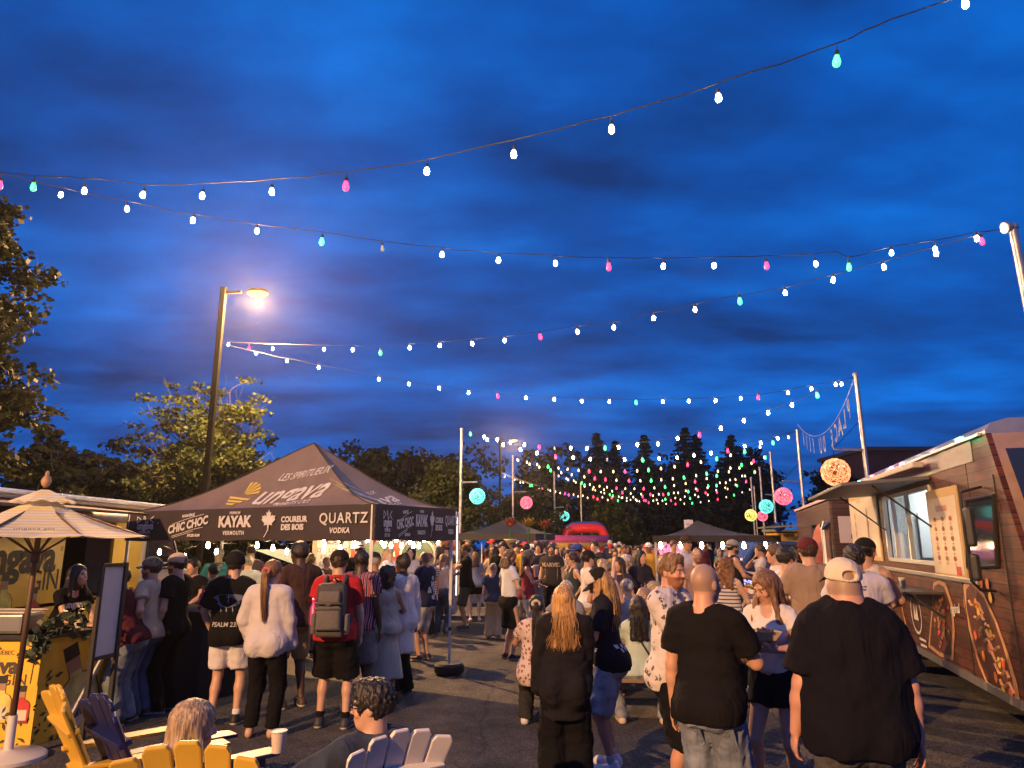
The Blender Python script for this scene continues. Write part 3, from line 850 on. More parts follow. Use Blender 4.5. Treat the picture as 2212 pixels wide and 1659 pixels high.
    if cap:
        k = cap.get('kind', 'cap'); hhz = max(.007, min(h * .8, d * .0014)) if d < 14 else h * .8
        G = Field(axis(HC[0] - .24, HC[0] + .24, hhz, []), axis(HC[1] - .26, HC[1] + .26, hhz, []), axis(HC[2] - .10, HC[2] + .22, hhz, []))
        v_ = .020 if hair and hair.get('style') != 'stub' else .012
        back = cap.get('back', False)
        if k == 'beanie':
            G.union([hel((0, -.014, .045), (.082 + v_, .104 + v_, .108 + v_))], .01); G.plane(hp_(0, 0, .012), unit(-hu - hf * .05))
        elif k == 'hat':
            G.union([hel((0, -.012, .05), (.082 + v_, .104 + v_, .085 + v_))], .01); G.plane(hp_(0, 0, .045), -hu)
        else:
            G.union([hel((0, -.012, .052), (.080 + v_, .101 + v_, .088 + v_ * .6))], .01); G.plane(hp_(0, 0, .040), unit(-hu + hf * (.12 if not back else -.16)))
            if back: G.carve([hel((0, .115, .045), (.042, .05, .028))], k=.004)
        if k == 'cap' and not back: G.carve([hel((0, -.125, .058), (.036, .05, .026))], k=.003)
        G.wob(.0012, 30, seed)
        V, Q = G.mesh()
        co = part({'beanie': 'beanie', 'hat': 'hat'}.get(k, 'cap'), np_mesh('cap', V, Q), 'fabric' + ('_' + cap['pat'] if cap.get('pat') else ''), cap['col'])
        if cap.get('front'):
            cy_ = (V[Q].mean(1) - HC) @ MHd.T / hs; fm_ = Q[(cy_[:, 1] > .012) & (cy_[:, 2] > .035)]; ids, inv = np.unique(fm_, return_inverse=True)
            fo = link('front_panel', np_mesh('front_panel', V[ids] + unit(hf) * .003 + (V[ids] - HC) * .02, inv.reshape(fm_.shape), None, 0), MATS['fabric'], co); fo.color = tuple(cap['front']) + (1,)
        if k in ('cap', 'hat'):
            b = MB(); Mw = Matrix.Rotation(hd_r, 3, 'Z'); sg = -1 if back else 1; rows = []
            n_, fn = (13, 4)
            for j in range(fn):
                row = []
                for i in range(n_):
                    if k == 'hat': a = i / (n_ - 1) * 6.283; rr = .10 + .065 * j / (fn - 1); q = hp_(math.cos(a) * rr * .92, math.sin(a) * rr * 1.12, .05 + .008 * math.cos(2 * a) * j)
                    else:
                        a = (i / (n_ - 1) - .5) * 2.3; rr = .098 + .078 * j / (fn - 1) * math.cos(a * .62) ** .7
                        q = hp_(math.sin(a) * (.088 + .004 * j), sg * (math.cos(a) * .1 + (rr - .098) * .98) - .006, .046 - .012 * j / (fn - 1) - .022 * math.sin(a) ** 2 * (j / (fn - 1)))
                    row.append(Mw @ Vector(q) + loc_)
                rows.append(row)
            up_ = Mw @ Vector(hu) * .007
            vs = [v for r_ in rows for v in r_] + [v - up_ for r_ in rows for v in r_]; off_ = n_ * fn; fs = []
            for j in range(fn - 1):
                for i in range(n_ - 1):
                    a0 = j * n_ + i; fs.append((a0, a0 + 1, a0 + n_ + 1, a0 + n_)); fs.append(tuple(off_ + t for t in (a0 + n_, a0 + n_ + 1, a0 + 1, a0)))
            for i in range(n_ - 1):
                a0 = (fn - 1) * n_ + i; fs.append((a0, a0 + 1, off_ + a0 + 1, off_ + a0))
            b.add(vs, fs); o = b.build('brim', MATS['fabric'], co, smooth=True); o.color = tuple(cap.get('brim', cap['col'])) + (1,)
    if glasses:
        b = MB(); Mw = Matrix.Rotation(hd_r, 3, 'Z')
        for x in (-1, 1):
            pts = [Mw @ Vector(hp_(x * .031 + math.cos(a) * .022, .108 - .1 * abs(math.cos(a)) * .06, .003 + math.sin(a) * .017)) + loc_ for a in [i / 12 * 6.283 for i in range(13)]]
            b.tube(pts, .0022, 5)
            b.tube([Mw @ Vector(hp_(*q)) + loc_ for q in ((x * .053, .104, .006), (x * .072, .06, .008), (x * .082, -.005, .006))], .0022, 5)
        b.tube([Mw @ Vector(hp_(*q)) + loc_ for q in ((-.009, .112, .006), (.009, .112, .006))], .002, 5)
        b.build('glasses', mat('glasses_frame', (.02, .02, .02), .3), root)
    info = dict(root=root, shirt=shirt, legs=trs, loc=loc_, heading=hd_r, s=s, HC=HC, wrists=wrists, T=T, hp=hp_, body=body, armi=armi, legj=legj)
    info['W'] = lambda p: Matrix.Rotation(hd_r, 3, 'Z') @ Vector(p) + loc_
    return info

def shirt_print(I, s, size, x, z, col, back=True, bold=0.0, shear=0.0, name='print', polys=None, sx=1.0, rot=0.0, on='shirt'):
    """lettering / artwork laid onto the shirt's surface by projecting it along the body's front-back axis"""
    me = I[on].data
    bv = BVHTree.FromPolygons([v.co.copy() for v in me.vertices], [tuple(p.vertices) for p in me.polygons])
    sg = -1 if back else 1
    if polys is None: vs, fs = text_mesh(s, size, bold, shear, sx=sx)
    else:
        vs, fs = [], []
        for pl in polys:
            n = len(vs); vs += [Vector((a * size, b * size, 0)) for a, b in pl]; fs.append(tuple(range(n, n + len(pl))))
    out = []
    cr_, sr_ = math.cos(rot), math.sin(rot)
    for v in vs:
        vx, vy = v.x * cr_ - v.y * sr_, v.x * sr_ + v.y * cr_
        X = x + (vx if back else -vx); Z = z + vy
        hit = bv.ray_cast(Vector((X, sg * 1.0, Z)), Vector((0, -sg, 0)))
        y = hit[0].y if hit[0] else sg * .1
        out.append(Vector((X, y + sg * .005, Z)))
    me2 = bpy.data.meshes.new(name); me2.from_pydata([tuple(v) for v in out], [], fs)
    o = link(name, me2, mat('print_%02x%02x%02x' % tuple(int(c * 255) for c in col), col, .8, bump=.1), I[on])
    return o
# ====================================================================== ground
def asphalt():
    m, nt, N, L, P = nodes_of('asphalt')
    t = N.new('ShaderNodeTexCoord')
    def noise(sc, det=6, rough=.55):
        n = N.new('ShaderNodeTexNoise'); n.inputs['Scale'].default_value = sc; n.inputs['Detail'].default_value = det; n.inputs['Roughness'].default_value = rough
        L.new(t.outputs['Object'], n.inputs['Vector']); return n
    def rampn(src, p0, c0, p1, c1):
        r = N.new('ShaderNodeValToRGB'); L.new(src, r.inputs[0]); e_ = r.color_ramp.elements
        e_[0].position, e_[1].position = p0, p1; e_[0].color = c0 + (1,); e_[1].color = c1 + (1,); return r
    def mix(bt, f, a, b):
        x = N.new('ShaderNodeMixRGB'); x.blend_type = bt
        if isinstance(f, float): x.inputs[0].default_value = f
        else: L.new(f, x.inputs[0])
        L.new(a, x.inputs[1]); L.new(b, x.inputs[2]); return x
    big = rampn(noise(.35).outputs[0], .35, (.045, .042, .040), .68, (.085, .078, .072))
    med = rampn(noise(3.0, 8).outputs[0], .3, (.55, .55, .55), .7, (1.3, 1.3, 1.3))
    a = mix('MULTIPLY', 1.0, big.outputs[0], med.outputs[0])
    vo = N.new('ShaderNodeTexVoronoi'); vo.inputs['Scale'].default_value = 70; L.new(t.outputs['Object'], vo.inputs['Vector'])
    st = rampn(vo.outputs['Color'], .25, (.45, .45, .45), .95, (2.3, 2.2, 2.1))
    b = mix('MULTIPLY', .8, a.outputs[0], st.outputs[0])
    # stains
    sn = rampn(noise(.9, 3).outputs[0], .60, (1, 1, 1), .70, (.55, .53, .52))
    c = mix('MULTIPLY', 1.0, b.outputs[0], sn.outputs[0])
    # cracks
    cv = N.new('ShaderNodeTexVoronoi'); cv.feature = 'DISTANCE_TO_EDGE'; cv.inputs['Scale'].default_value = .28
    nz = noise(1.4, 5); mv = N.new('ShaderNodeMixRGB'); mv.blend_type = 'ADD'; mv.inputs[0].default_value = .55
    L.new(t.outputs['Object'], mv.inputs[1]); L.new(nz.outputs['Color'], mv.inputs[2]); L.new(mv.outputs[0], cv.inputs['Vector'])
    ck = rampn(cv.outputs['Distance'], .0, (.25, .25, .25), .006, (1, 1, 1))
    d = mix('MULTIPLY', .8, c.outputs[0], ck.outputs[0])
    L.new(d.outputs[0], P.inputs['Base Color']); P.inputs['Roughness'].default_value = .82; P.inputs['Specular IOR Level'].default_value = .35
    bp = N.new('ShaderNodeBump'); bp.inputs['Strength'].default_value = .75; bp.inputs['Distance'].default_value = .012
    L.new(vo.outputs['Distance'], bp.inputs['Height'])
    bp2 = N.new('ShaderNodeBump'); bp2.inputs['Strength'].default_value = .4; bp2.inputs['Distance'].default_value = .02
    L.new(noise(28, 4).outputs[0], bp2.inputs['Height']); L.new(bp.outputs[0], bp2.inputs['Normal']); L.new(bp2.outputs[0], P.inputs['Normal'])
    MATS['asphalt'] = m; return m
b = MB(); n = 24
for i in range(n + 1):
    for j in range(n + 1):
        x = (i / n - .5); y = (j / n - .5)
        b.v.append(Vector((x * 320 * (abs(x) * 1.6 + .2), 30 + y * 320 * (abs(y) * 1.6 + .2), 0)))
for i in range(n):
    for j in range(n): b.f.append((i * (n + 1) + j, (i + 1) * (n + 1) + j, (i + 1) * (n + 1) + j + 1, i * (n + 1) + j + 1))
tag(b.build('ground', asphalt()), kind='structure')
# planting beds beyond the lot: grass strip under the far trees
b = MB(); b.box((-2, 63, .06), (150, 26, .12)); tag(b.build('grass_strip', mat('lawn', (.035, .05, .02), .95, noise=.4, nscale=2, bump=.8, bscale=30)), kind='structure')
b = MB(); b.box((-2, 49.85, .07), (150, .3, .15)); tag(b.build('kerb', mat('kerb_concrete', (.3, .29, .27), .9, noise=.2)), kind='structure')

# haze added for the glow round the lamps: one closed box round the whole lot, ground included
hm = bpy.data.materials.new('glow_haze'); hm.use_nodes = True; hn = hm.node_tree.nodes; hn.remove(hn['Principled BSDF'])
pv = hn.new('ShaderNodeVolumePrincipled'); pv.inputs['Density'].default_value = .00045; pv.inputs['Color'].default_value = (.9, .9, .92, 1); pv.inputs['Anisotropy'].default_value = .78
hm.node_tree.links.new(pv.outputs[0], hn['Material Output'].inputs['Volume'])
b = MB(); b.box((0, 30, 7.5), (326, 326, 17)); tag(b.build('haze', hm), 'thin haze added over the whole lot for the lamp glow', kind='stuff')
# ====================================================================== trees
def leafmat(name, c1, c2, c3):
    m, nt, N, L, P = nodes_of(name)
    g = N.new('ShaderNodeObjectInfo'); t = N.new('ShaderNodeTexCoord')
    n = N.new('ShaderNodeTexNoise'); n.inputs['Scale'].default_value = 1.1; n.inputs['Detail'].default_value = 6; n.inputs['Roughness'].default_value = .7
    L.new(t.outputs['Object'], n.inputs['Vector'])
    r = N.new('ShaderNodeValToRGB'); L.new(n.outputs[0], r.inputs[0]); e_ = r.color_ramp.elements
    e_[0].position = .32; e_[0].color = c1 + (1,); e_[1].position = .68; e_[1].color = c3 + (1,); x = e_.new(.5); x.color = c2 + (1,)
    L.new(r.outputs[0], P.inputs['Base Color']); P.inputs['Roughness'].default_value = .6; P.inputs['Specular IOR Level'].default_value = .25
    tr = N.new('ShaderNodeBsdfTranslucent'); L.new(r.outputs[0], tr.inputs[0]); mx = N.new('ShaderNodeMixShader'); mx.inputs[0].default_value = .3
    L.new(P.outputs[0], mx.inputs[1]); L.new(tr.outputs[0], mx.inputs[2]); L.new(mx.outputs[0], N['Material Output'].inputs[0])
    MATS[name] = m; return m
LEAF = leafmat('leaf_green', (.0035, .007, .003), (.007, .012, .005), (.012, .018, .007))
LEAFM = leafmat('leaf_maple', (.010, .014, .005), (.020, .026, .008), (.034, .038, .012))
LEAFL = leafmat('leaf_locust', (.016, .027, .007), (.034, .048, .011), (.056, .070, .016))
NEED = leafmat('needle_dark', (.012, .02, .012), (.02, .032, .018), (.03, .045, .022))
BARK = mat('bark', (.06, .045, .035), .95, noise=.4, nscale=14, bump=.9, bscale=40, stretch=(1, 1, .2))
def leaves_mesh(name, centres, per, spread, size, rg, droop=.0, flat=.6):
    """many leaf-sized faces around the clump centres"""
    C = np.array(centres, float); n = len(C) * per
    c = np.repeat(C, per, 0)
    off = rg.normal(size=(n, 3)); off /= np.linalg.norm(off, axis=1)[:, None] + 1e-9
    off *= (rg.uniform(0, 1, (n, 1)) ** .5) * spread; off[:, 2] *= flat
    p = c + off; p[:, 2] -= droop * np.abs(off[:, :2]).sum(1)
    a = rg.normal(size=(n, 3)); a[:, 2] *= .55; a /= np.linalg.norm(a, axis=1)[:, None]
    q = rg.normal(size=(n, 3)); q -= a * (q * a).sum(1)[:, None]; q /= np.linalg.norm(q, axis=1)[:, None]
    s_ = size * rg.uniform(.6, 1.35, (n, 1)); w = s_ * .38
    V = np.stack([p - a * s_ * .5, p + q * w - a * s_ * .02, p + a * s_ * .5, p - q * w - a * s_ * .02], 1).reshape(-1, 3)
    Q = np.arange(n * 4).reshape(-1, 4)
    return np_mesh(name, V, Q, None, 0)
def limb(b, a, d, L, r, depth, rg, tips, spread=.6, up=.25):
    pts = [a]; dd = d.copy(); n = 4
    for i in range(n):
        dd = unit(dd + rg.normal(size=3) * .16 + V3(0, 0, up * .22)); pts.append(pts[-1] + dd * L / n)
    b.tube([Vector(p) for p in pts], [r * (1 - .55 * i / n) for i in range(n + 1)], 5 if depth else 7, False)
    if depth >= 1: tips += pts[2:]
    if depth == 2: return
    for i in range(4 if depth else 7):
        k = rg.randint(1 if depth else 1, n + 1); nd = unit(dd * .55 + rg.normal(size=3) * spread + V3(0, 0, up))
        limb(b, pts[k], nd, L * rg.uniform(.45, .68), r * .48, depth + 1, rg, tips, spread, up)
def broad_tree(name, label, loc, Ht, crown_r, seed, lm, leaf=.2, per=26, group=None, shape='round', trunk_h=.28, dens=1.0, flat=.6, spread=.55):
    rg = np.random.RandomState(seed)
    root = thing(name, label, 'tree', loc, 0, group)
    o = Vector(loc); b = MB(); tips = []
    th = Ht * trunk_h
    pts = [V3(0, 0, 0)]
    for i in range(6): pts.append(pts[-1] + V3(rg.normal() * .06, rg.normal() * .06, (Ht * .82) / 6))
    r0 = .018 * Ht + .03
    b.tube([Vector(p) for p in pts], [r0 * (1 - .13 * i) for i in range(7)], 9)
    nl = int(13 * dens)
    for i in range(nl):
        t = th + (Ht * .80 - th) * (i / (nl - 1)); k = t / (Ht * .82) * 6; p = pts[int(min(k, 5))] + (pts[int(min(k, 5)) + 1] - pts[int(min(k, 5))]) * (k - int(min(k, 5)))
        a = i * 2.4 + rg.uniform(-.5, .5); f = i / (nl - 1)
        el_ = .25 + f * .9 + rg.normal() * .1
        w = {'round': math.sin(math.pi * (.18 + .74 * f)) ** .7, 'vase': .45 + .55 * f ** .6, 'tall': .75 * math.sin(math.pi * (.2 + .7 * f)) ** .5}[shape]
        limb(b, p, V3(math.cos(a) * math.cos(el_), math.sin(a) * math.cos(el_), math.sin(el_)), crown_r * w * 1.05, r0 * .42 * (1 - .4 * f), 0, rg, tips, .5, .22)
    b.v = [v + o for v in b.v]
    b.build('trunk', BARK, root, smooth=True)
    tips = np.array(tips)
    sel = tips[rg.choice(len(tips), min(len(tips), int(300 * dens)), replace=False)]
    sel = sel + rg.normal(size=sel.shape) * .12
    link('crown', leaves_mesh('crown', sel, per, spread, leaf, rg, .12, flat), lm, root)
    return root
def spruce(label, loc, Ht, r, seed, group):
    rg = np.random.RandomState(seed); root = thing('spruce_tree', label, 'tree', loc, rg.uniform(0, 6), group); o = Vector(loc)
    b = MB(); b.tube([o, o + Vector((0, 0, Ht))], [.16, .02], 7); b.build('trunk', BARK, root, smooth=True)
    V = []; n = int(Ht * 3.0)
    for i in range(n):
        f = (i + .5) / n; z = Ht * (.06 + .93 * f); R_ = r * (1 - f) ** .82 * rg.uniform(.8, 1.1) + .08
        for k in range(int(7 + 5 * (1 - f))):
            a = rg.uniform(0, 6.283); L_ = R_ * rg.uniform(.7, 1.12); m_ = max(3, int(L_ / .22))
            for j in range(m_):
                t = (j + .6) / m_; p = V3(math.cos(a) * L_ * t, math.sin(a) * L_ * t, z - .28 * L_ * t + .16 * L_ * t * t)
                for q in range(5): V.append(p + rg.normal(size=3) * V3(.09, .09, .05) * (1.2 - .4 * t))
    link('crown', leaves_mesh('crown', V, 2, .10, .26, rg, .1, .6), NEED, root)
    return root
# near tree cut by the left edge, the locust behind the gin tent, dark trees behind the van
broad_tree('maple_tree', 'tall leafy tree cut off by the left picture edge, lit from the side', (-11.2, 14.0, 0), 9.4, 1.9, 3, LEAFM, .15, 44, shape='tall', trunk_h=.14, dens=1.6, spread=.42, flat=.5)
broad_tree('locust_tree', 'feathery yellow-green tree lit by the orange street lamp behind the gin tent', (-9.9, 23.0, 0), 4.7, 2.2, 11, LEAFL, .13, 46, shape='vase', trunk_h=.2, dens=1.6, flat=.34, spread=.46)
broad_tree('dark_tree', 'dark spreading tree rising behind the van awning beside the left edge tree', (-17.2, 27, 0), 4.5, 2.3, 21, LEAF, .26, 24, flat=.4, trunk_h=.15)
broad_tree('dark_tree', 'low dark tree behind the van between two taller trees', (-14.8, 29, 0), 4.3, 2.2, 22, LEAF, .26, 24, flat=.35, trunk_h=.15)
broad_tree('dark_tree', 'dark bushy tree half hidden by the left slope of the gin tent', (-11.3, 31, 0), 4.2, 2.3, 23, LEAF, .28, 24, trunk_h=.12)
broad_tree('roadside_tree', 'full green tree just behind the slope of the gin tent, right of its peak', (-7.2, 39, 0), 5.9, 2.6, 33, LEAF, .30, 22, trunk_h=.12)
broad_tree('roadside_tree', 'rounded green tree left of the teal ball lantern', (-5.3, 46, 0), 6.6, 2.7, 34, LEAF, .32, 22, trunk_h=.12)
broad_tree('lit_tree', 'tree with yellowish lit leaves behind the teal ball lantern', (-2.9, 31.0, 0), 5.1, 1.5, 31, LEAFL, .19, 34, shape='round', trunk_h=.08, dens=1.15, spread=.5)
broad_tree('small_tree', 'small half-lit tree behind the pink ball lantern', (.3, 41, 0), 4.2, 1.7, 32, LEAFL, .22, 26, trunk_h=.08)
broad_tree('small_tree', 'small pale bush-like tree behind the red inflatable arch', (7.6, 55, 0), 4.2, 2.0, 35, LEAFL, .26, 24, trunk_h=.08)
broad_tree('park_tree', 'dark round tree right of the spruces under the string lights', (19.5, 60, 0), 7.6, 2.8, 36, LEAF, .34, 22, trunk_h=.1)
broad_tree('park_tree', 'dark loose tree behind the middle right light poles', (25.0, 56, 0), 6.2, 2.5, 37, LEAF, .34, 18, trunk_h=.12)
broad_tree('park_tree', 'dark tree behind the orange ball lantern, at the end of the food trucks', (26.3, 46, 0), 6.2, 2.0, 38, LEAF, .3, 20, trunk_h=.12)
broad_tree('park_tree', 'dark tree crown showing above the roof of the rear food truck', (31.0, 46, 0), 5.7, 2.3, 39, LEAF, .3, 18, trunk_h=.12)
sg_ = 'spruces behind the string lights'
spruce('leftmost tall spruce, its wide skirt next to the pink bulb', (7.9, 66, 0), 11.9, 4.6, 41, sg_)
spruce('thin spruce squeezed beside the leftmost tall spruce', (9.9, 68, 0), 11.4, 3.4, 42, sg_)
spruce('lone narrow spruce in the middle of the spruces', (12.0, 64, 0), 11.4, 3.6, 43, sg_)
spruce('tallest spruce with broad drooping branches', (16.2, 66, 0), 12.4, 5.0, 44, sg_)
spruce('spruce with twin-like top close behind the tallest spruce', (18.0, 69, 0), 12.2, 3.8, 45, sg_)
spruce('rightmost spruce with a neat pointed cone', (19.9, 64, 0), 11.4, 4.4, 46, sg_)
spruce('small far spruce pair top left of the tall spruces', (4.0, 72, 0), 10.4, 3.4, 47, sg_)
# the wood behind: reads as one dark mass
rg = np.random.RandomState(5); cen = []
for i in range(64):
    x = -46 + 92 * (i + .5) / 64 + rg.normal() * .8; y = 58 + rg.uniform(-3, 11); h_ = 7.2 + rg.uniform(-.8, 1.5) + (1.2 if -14 < x < 24 else 0) - (1.6 if x > 27 else 0); r_ = rg.uniform(2.0, 3.2)
    for k in range(46):
        v = rg.normal(size=3); v /= np.linalg.norm(v); z = rg.uniform(.2, h_); rr = r_ * math.sqrt(max(.12, 1 - ((z - h_ * .5) / (h_ * .56)) ** 2))
        cen.append((x + v[0] * rr, y + v[1] * rr * .8, z))
o = link('far_wood', leaves_mesh('far_wood', cen, 24, .85, .42, rg, .1, .8), LEAF); tag(o, 'dark wood closing the far side of the lot', 'wood', kind='stuff')
# the left backdrop mass behind the van
cen = []
for i in range(22):
    x = -44 + 37 * (i + .5) / 22 + rg.normal() * .6; y = 36 + rg.uniform(-2, 6); h_ = 5.2 + rg.uniform(-.8, 1.0); r_ = rg.uniform(1.8, 2.6)
    for k in range(40):
        v = rg.normal(size=3); v /= np.linalg.norm(v); z = rg.uniform(.1, h_); rr = r_ * math.sqrt(max(.12, 1 - ((z - h_ * .5) / (h_ * .56)) ** 2))
        cen.append((x + v[0] * rr, y + v[1] * rr, z))
o = link('hedge_wood', leaves_mesh('hedge_wood', cen, 24, .7, .34, rg, .1, .8), LEAF); tag(o, 'dark belt of bushes and trees behind the van', 'wood', kind='stuff')
# brick building behind the trucks
bd = thing('brick_building', 'low dark brick building behind the food trucks, mostly hidden', 'building', (37, 58, 0))
MB().box((37, 58, 4.3), (20, 8, 8.6)).build('wall', mat('brick_far', (.045, .022, .022), .9, noise=.3, nscale=3), bd)
MB().box((37, 58, 8.75), (20.5, 8.5, .3)).build('roof', mat('roof_dark', (.05, .05, .06), .8), bd)
for i in range(5): MB().box((29.2 + i * 3.4, 53.98, 6.6), (1.3, .12, 1.5)).build('window', mat('window_dim', (.06, .08, .12), .15, emit=(.10, .14, .25), estr=.35), bd)

# ====================================================================== street lamps
POLE = mat('pole_bronze', (.004, .0035, .003), .7, 0, noise=.2, spec=.1)
GALV = mat('galvanised', (.42, .41, .40), .38, .75, noise=.25, nscale=5, bump=.25, bscale=25)
SODIUM = (1.0, .53, .20)
LENS = mat('sodium_lens', (0, 0, 0), .9, spec=0.0, emit=(1.0, .62, .20), estr=2.6)
def street_lamp(label, x, y, Ht, power, arm=1.05, visible=True):
    r = thing('street_lamp', label, 'street lamp', (x, y, 0), 0, 'parking lot street lamps')
    MB().box((x, y, .25), (.55, .55, .5)).build('base', mat('kerb_concrete', (.3, .29, .27)), r, bevel=.03)
    MB().box((x, y, Ht / 2 + .25), (.15, .15, Ht - .5)).build('pole', POLE, r, bevel=.012)
    MB().box((x, y, Ht + .02), (.17, .17, .04)).build('pole_cap', POLE, r)
    MB().bar((x, y, Ht - .12), (x + arm * .45, y, Ht - .10), .07, .07).build('arm', POLE, r)
    hd = MB().lathe([(.04, .10), (.20, .085), (.235, .03), (.235, 0)], (0, 0, 0), 20); hd.v = [Vector((v.x * 1.35 + x + arm * .86, v.y * .95 + y, v.z + Ht - .12)) for v in hd.v]
    hd.build('lamp_head', POLE, r, smooth=True)
    le = MB().lathe([(.225, 0), (.22, -.05), (.17, -.10), (.08, -.13), (.01, -.14)], (0, 0, 0), 20); le.v = [Vector((v.x * 1.35 + x + arm * .86, v.y * .95 + y, v.z + Ht - .125)) for v in le.v]
    le.build('lamp_glass', LENS, r, smooth=True)
    l = bpy.data.lights.new('sodium_light', 'POINT'); l.energy = power; l.color = SODIUM; l.shadow_soft_size = .10
    lo = bpy.data.objects.new('sodium_light', l); COL.objects.link(lo); lo.parent = r; lo.location = (arm * .86, 0, Ht - .40)
    return r
LP = (-8.35, 19.5)
street_lamp('lit orange street lamp on a tall square pole behind the gin tent', LP[0], LP[1], 9.0, 14000, 1.15)
street_lamp('small far lit street lamp near the first light pole', -.85, 50, 9.0, 7000, 1.1)
street_lamp('lit street lamp standing behind the photographer', -11.8, -10.0, 9.0, 30000, 1.1)

# ====================================================================== light poles with ball lanterns
def tangle_ball(c, r, col, label, seed, hang, estr=2.2):
    rg = np.random.RandomState(seed)
    root = thing('ball_lantern', label, 'ball lantern', c, 0, 'glowing ball lanterns on the light poles')
    b = MB()
    for i in range(46):
        n = unit(rg.normal(size=3)); u = unit(np.cross(n, V3(.3, .5, .8))); w = np.cross(n, u); k = rg.uniform(.0, .75); rr = math.sqrt(1 - k * k)
        pts = [Vector(c) + Vector((n * k + (u * math.cos(a) + w * math.sin(a)) * rr) * r * (1 + .03 * math.sin(5 * a + i))) for a in np.linspace(0, 6.283, 15)]
        b.tube(pts, r * .022, 3, False)
    b.build('shell', mat('ball_shell_%02x%02x%02x' % tuple(int(255 * v) for v in col), col, .5, emit=col, estr=estr * .42), root)
    b = MB()
    for i in range(80):
        n = unit(rg.normal(size=3)) * r * rg.uniform(.90, .99); s_ = r * rg.uniform(.025, .06)
        q = Vector(c) + Vector(n)
        b.add([q + Vector(v) * s_ for v in ((1, 0, 0), (-1, 0, 0), (0, 1, 0), (0, -1, 0), (0, 0, 1), (0, 0, -1))], [(0, 2, 4), (2, 1, 4), (1, 3, 4), (3, 0, 4), (2, 0, 5), (1, 2, 5), (3, 1, 5), (0, 3, 5)])
    o = b.build('fairy_lights', mat('ball_light_%02x%02x%02x' % tuple(int(255 * v) for v in col), col, .4, emit=tuple(.35 + .65 * v for v in col), estr=estr * 1.7), root); o['kind'] = 'stuff'
    # translucent inner liner
    b = MB(); b.lathe([(r * .88 * math.sin(a), -r * .88 * math.cos(a)) for a in np.linspace(.02, 3.12, 12)], c, 20)
    b.build('liner', mat('ball_liner_%02x%02x%02x' % tuple(int(255 * v) for v in col), tuple(v * .05 for v in col), .9, emit=tuple(v ** 1.5 for v in col), estr=estr * .07), root, smooth=True)
    if hang is not None: MB().tube([Vector(c) + Vector((0, 0, r * .95)), Vector(hang)], .008, 5).build('hanger', POLE, root)
    return root
poles = []
def light_pole(label, base, top, armside=None, ball=None, seed=0):
    base, top = Vector(base), Vector(top)
    r = thing('light_pole', label, 'light pole', base, 0, 'metal poles carrying the string lights')
    b = MB(); b.tube([base, (base + top) / 2, top], [.062, .058, .052], 12); b.build('pole', GALV, r, smooth=True, angle=50)
    MB().lathe([(.07, 0), (.07, .05), (.03, .08)], top - Vector((0, 0, .03)), 12).build('pole_cap', GALV, r)
    MB().box(base + Vector((0, 0, .22)), (.6, .6, .44)).build('base', mat('kerb_concrete', (.3, .29, .27)), r, bevel=.03)
    if ball:
        (bx_, by_, D), col, lab = ball
        c = at(bx_, by_, base.y); rad = D / 2 / FPX * (c - Vector((0, 0, CAMZ))).length
        az = c.z + rad + .22
        a0 = base + (top - base) * (az / top.z); tip = Vector((c.x, c.y, az + .02))
        MB().tube([a0, tip], .03, 8).build('side_arm', GALV, r)
        MB().tube([Vector(a0) + (top - base).normalized() * .75, tip], .008, 5).build('stay_wire', POLE, r)
        tangle_ball(c, rad, col, lab, seed, tip)
    poles.append(top); return r
TEAL, PINK, ORNG, YELL = (.16, .85, .78), (1.0, .20, .32), (1.0, .42, .18), (.95, .88, .25)
def pole_at(px, py, Y, H=6.0):
    t = at(px, py, Y); return Vector((t.x + .0, Y, 0)), t
p1b, p1t = pole_at(2187, 490, 8.8)
light_pole('nearest right metal light pole beside the picture edge, tinted red', p1b + Vector((.18, 0, 0)), p1t)
p2b, p2t = pole_at(1848, 808, 17.4)
light_pole('tall metal light pole behind the brown food truck with an orange ball', p2b + Vector((.05, 0, 0)), p2t, ball=((1805, 1020, 53), ORNG, 'large orange glowing ball lantern above the brown food truck'), seed=1)
p3b, p3t = pole_at(1722, 930, 26.7)
light_pole('metal light pole rising behind the rear food truck with a pink ball', p3b, p3t, ball=((1692, 1072, 34), PINK, 'pink glowing ball lantern left of the rear food truck'), seed=2)
p4b, p4t = pole_at(1664, 977, 33.4)
light_pole('third right metal light pole with a teal ball', p4b, p4t, ball=((1655, 1094, 27), TEAL, 'teal glowing ball lantern between the right pink balls'), seed=3)
p5b, p5t = pole_at(1641, 1010, 40.6)
light_pole('fourth right metal light pole with a small pink ball', p5b, p5t, ball=((1647, 1115, 20), PINK, 'small pink glowing ball lantern under the right teal ball'), seed=4)
p6b, p6t = pole_at(1622, 1032, 46.5)
light_pole('farthest right metal light pole with a yellow ball', p6b, p6t, ball=((1622, 1113, 23), YELL, 'yellow glowing ball lantern above the right black tent'), seed=5)
pAb, pAt = pole_at(997, 927, 26.5)
light_pole('nearest left metal light pole beside the gin tent with a teal ball', pAb, pAt, ball=((1031, 1072, 33), TEAL, 'teal glowing ball lantern just right of the gin tent'), seed=6)
pBb, pBt = pole_at(1108, 985, 35.2)
light_pole('second left metal light pole above the left black tent with a pink ball', pBb, pBt, ball=((1137, 1086, 26), PINK, 'pink glowing ball lantern above the left black tent'), seed=7)
pCb, pCt = pole_at(1197, 1020, 43.5)
light_pole('third left metal light pole with a small teal ball beside the inflatable', pCb, pCt, ball=((1219, 1115, 21), TEAL, 'small teal glowing ball lantern near the red inflatable arch'), seed=8)
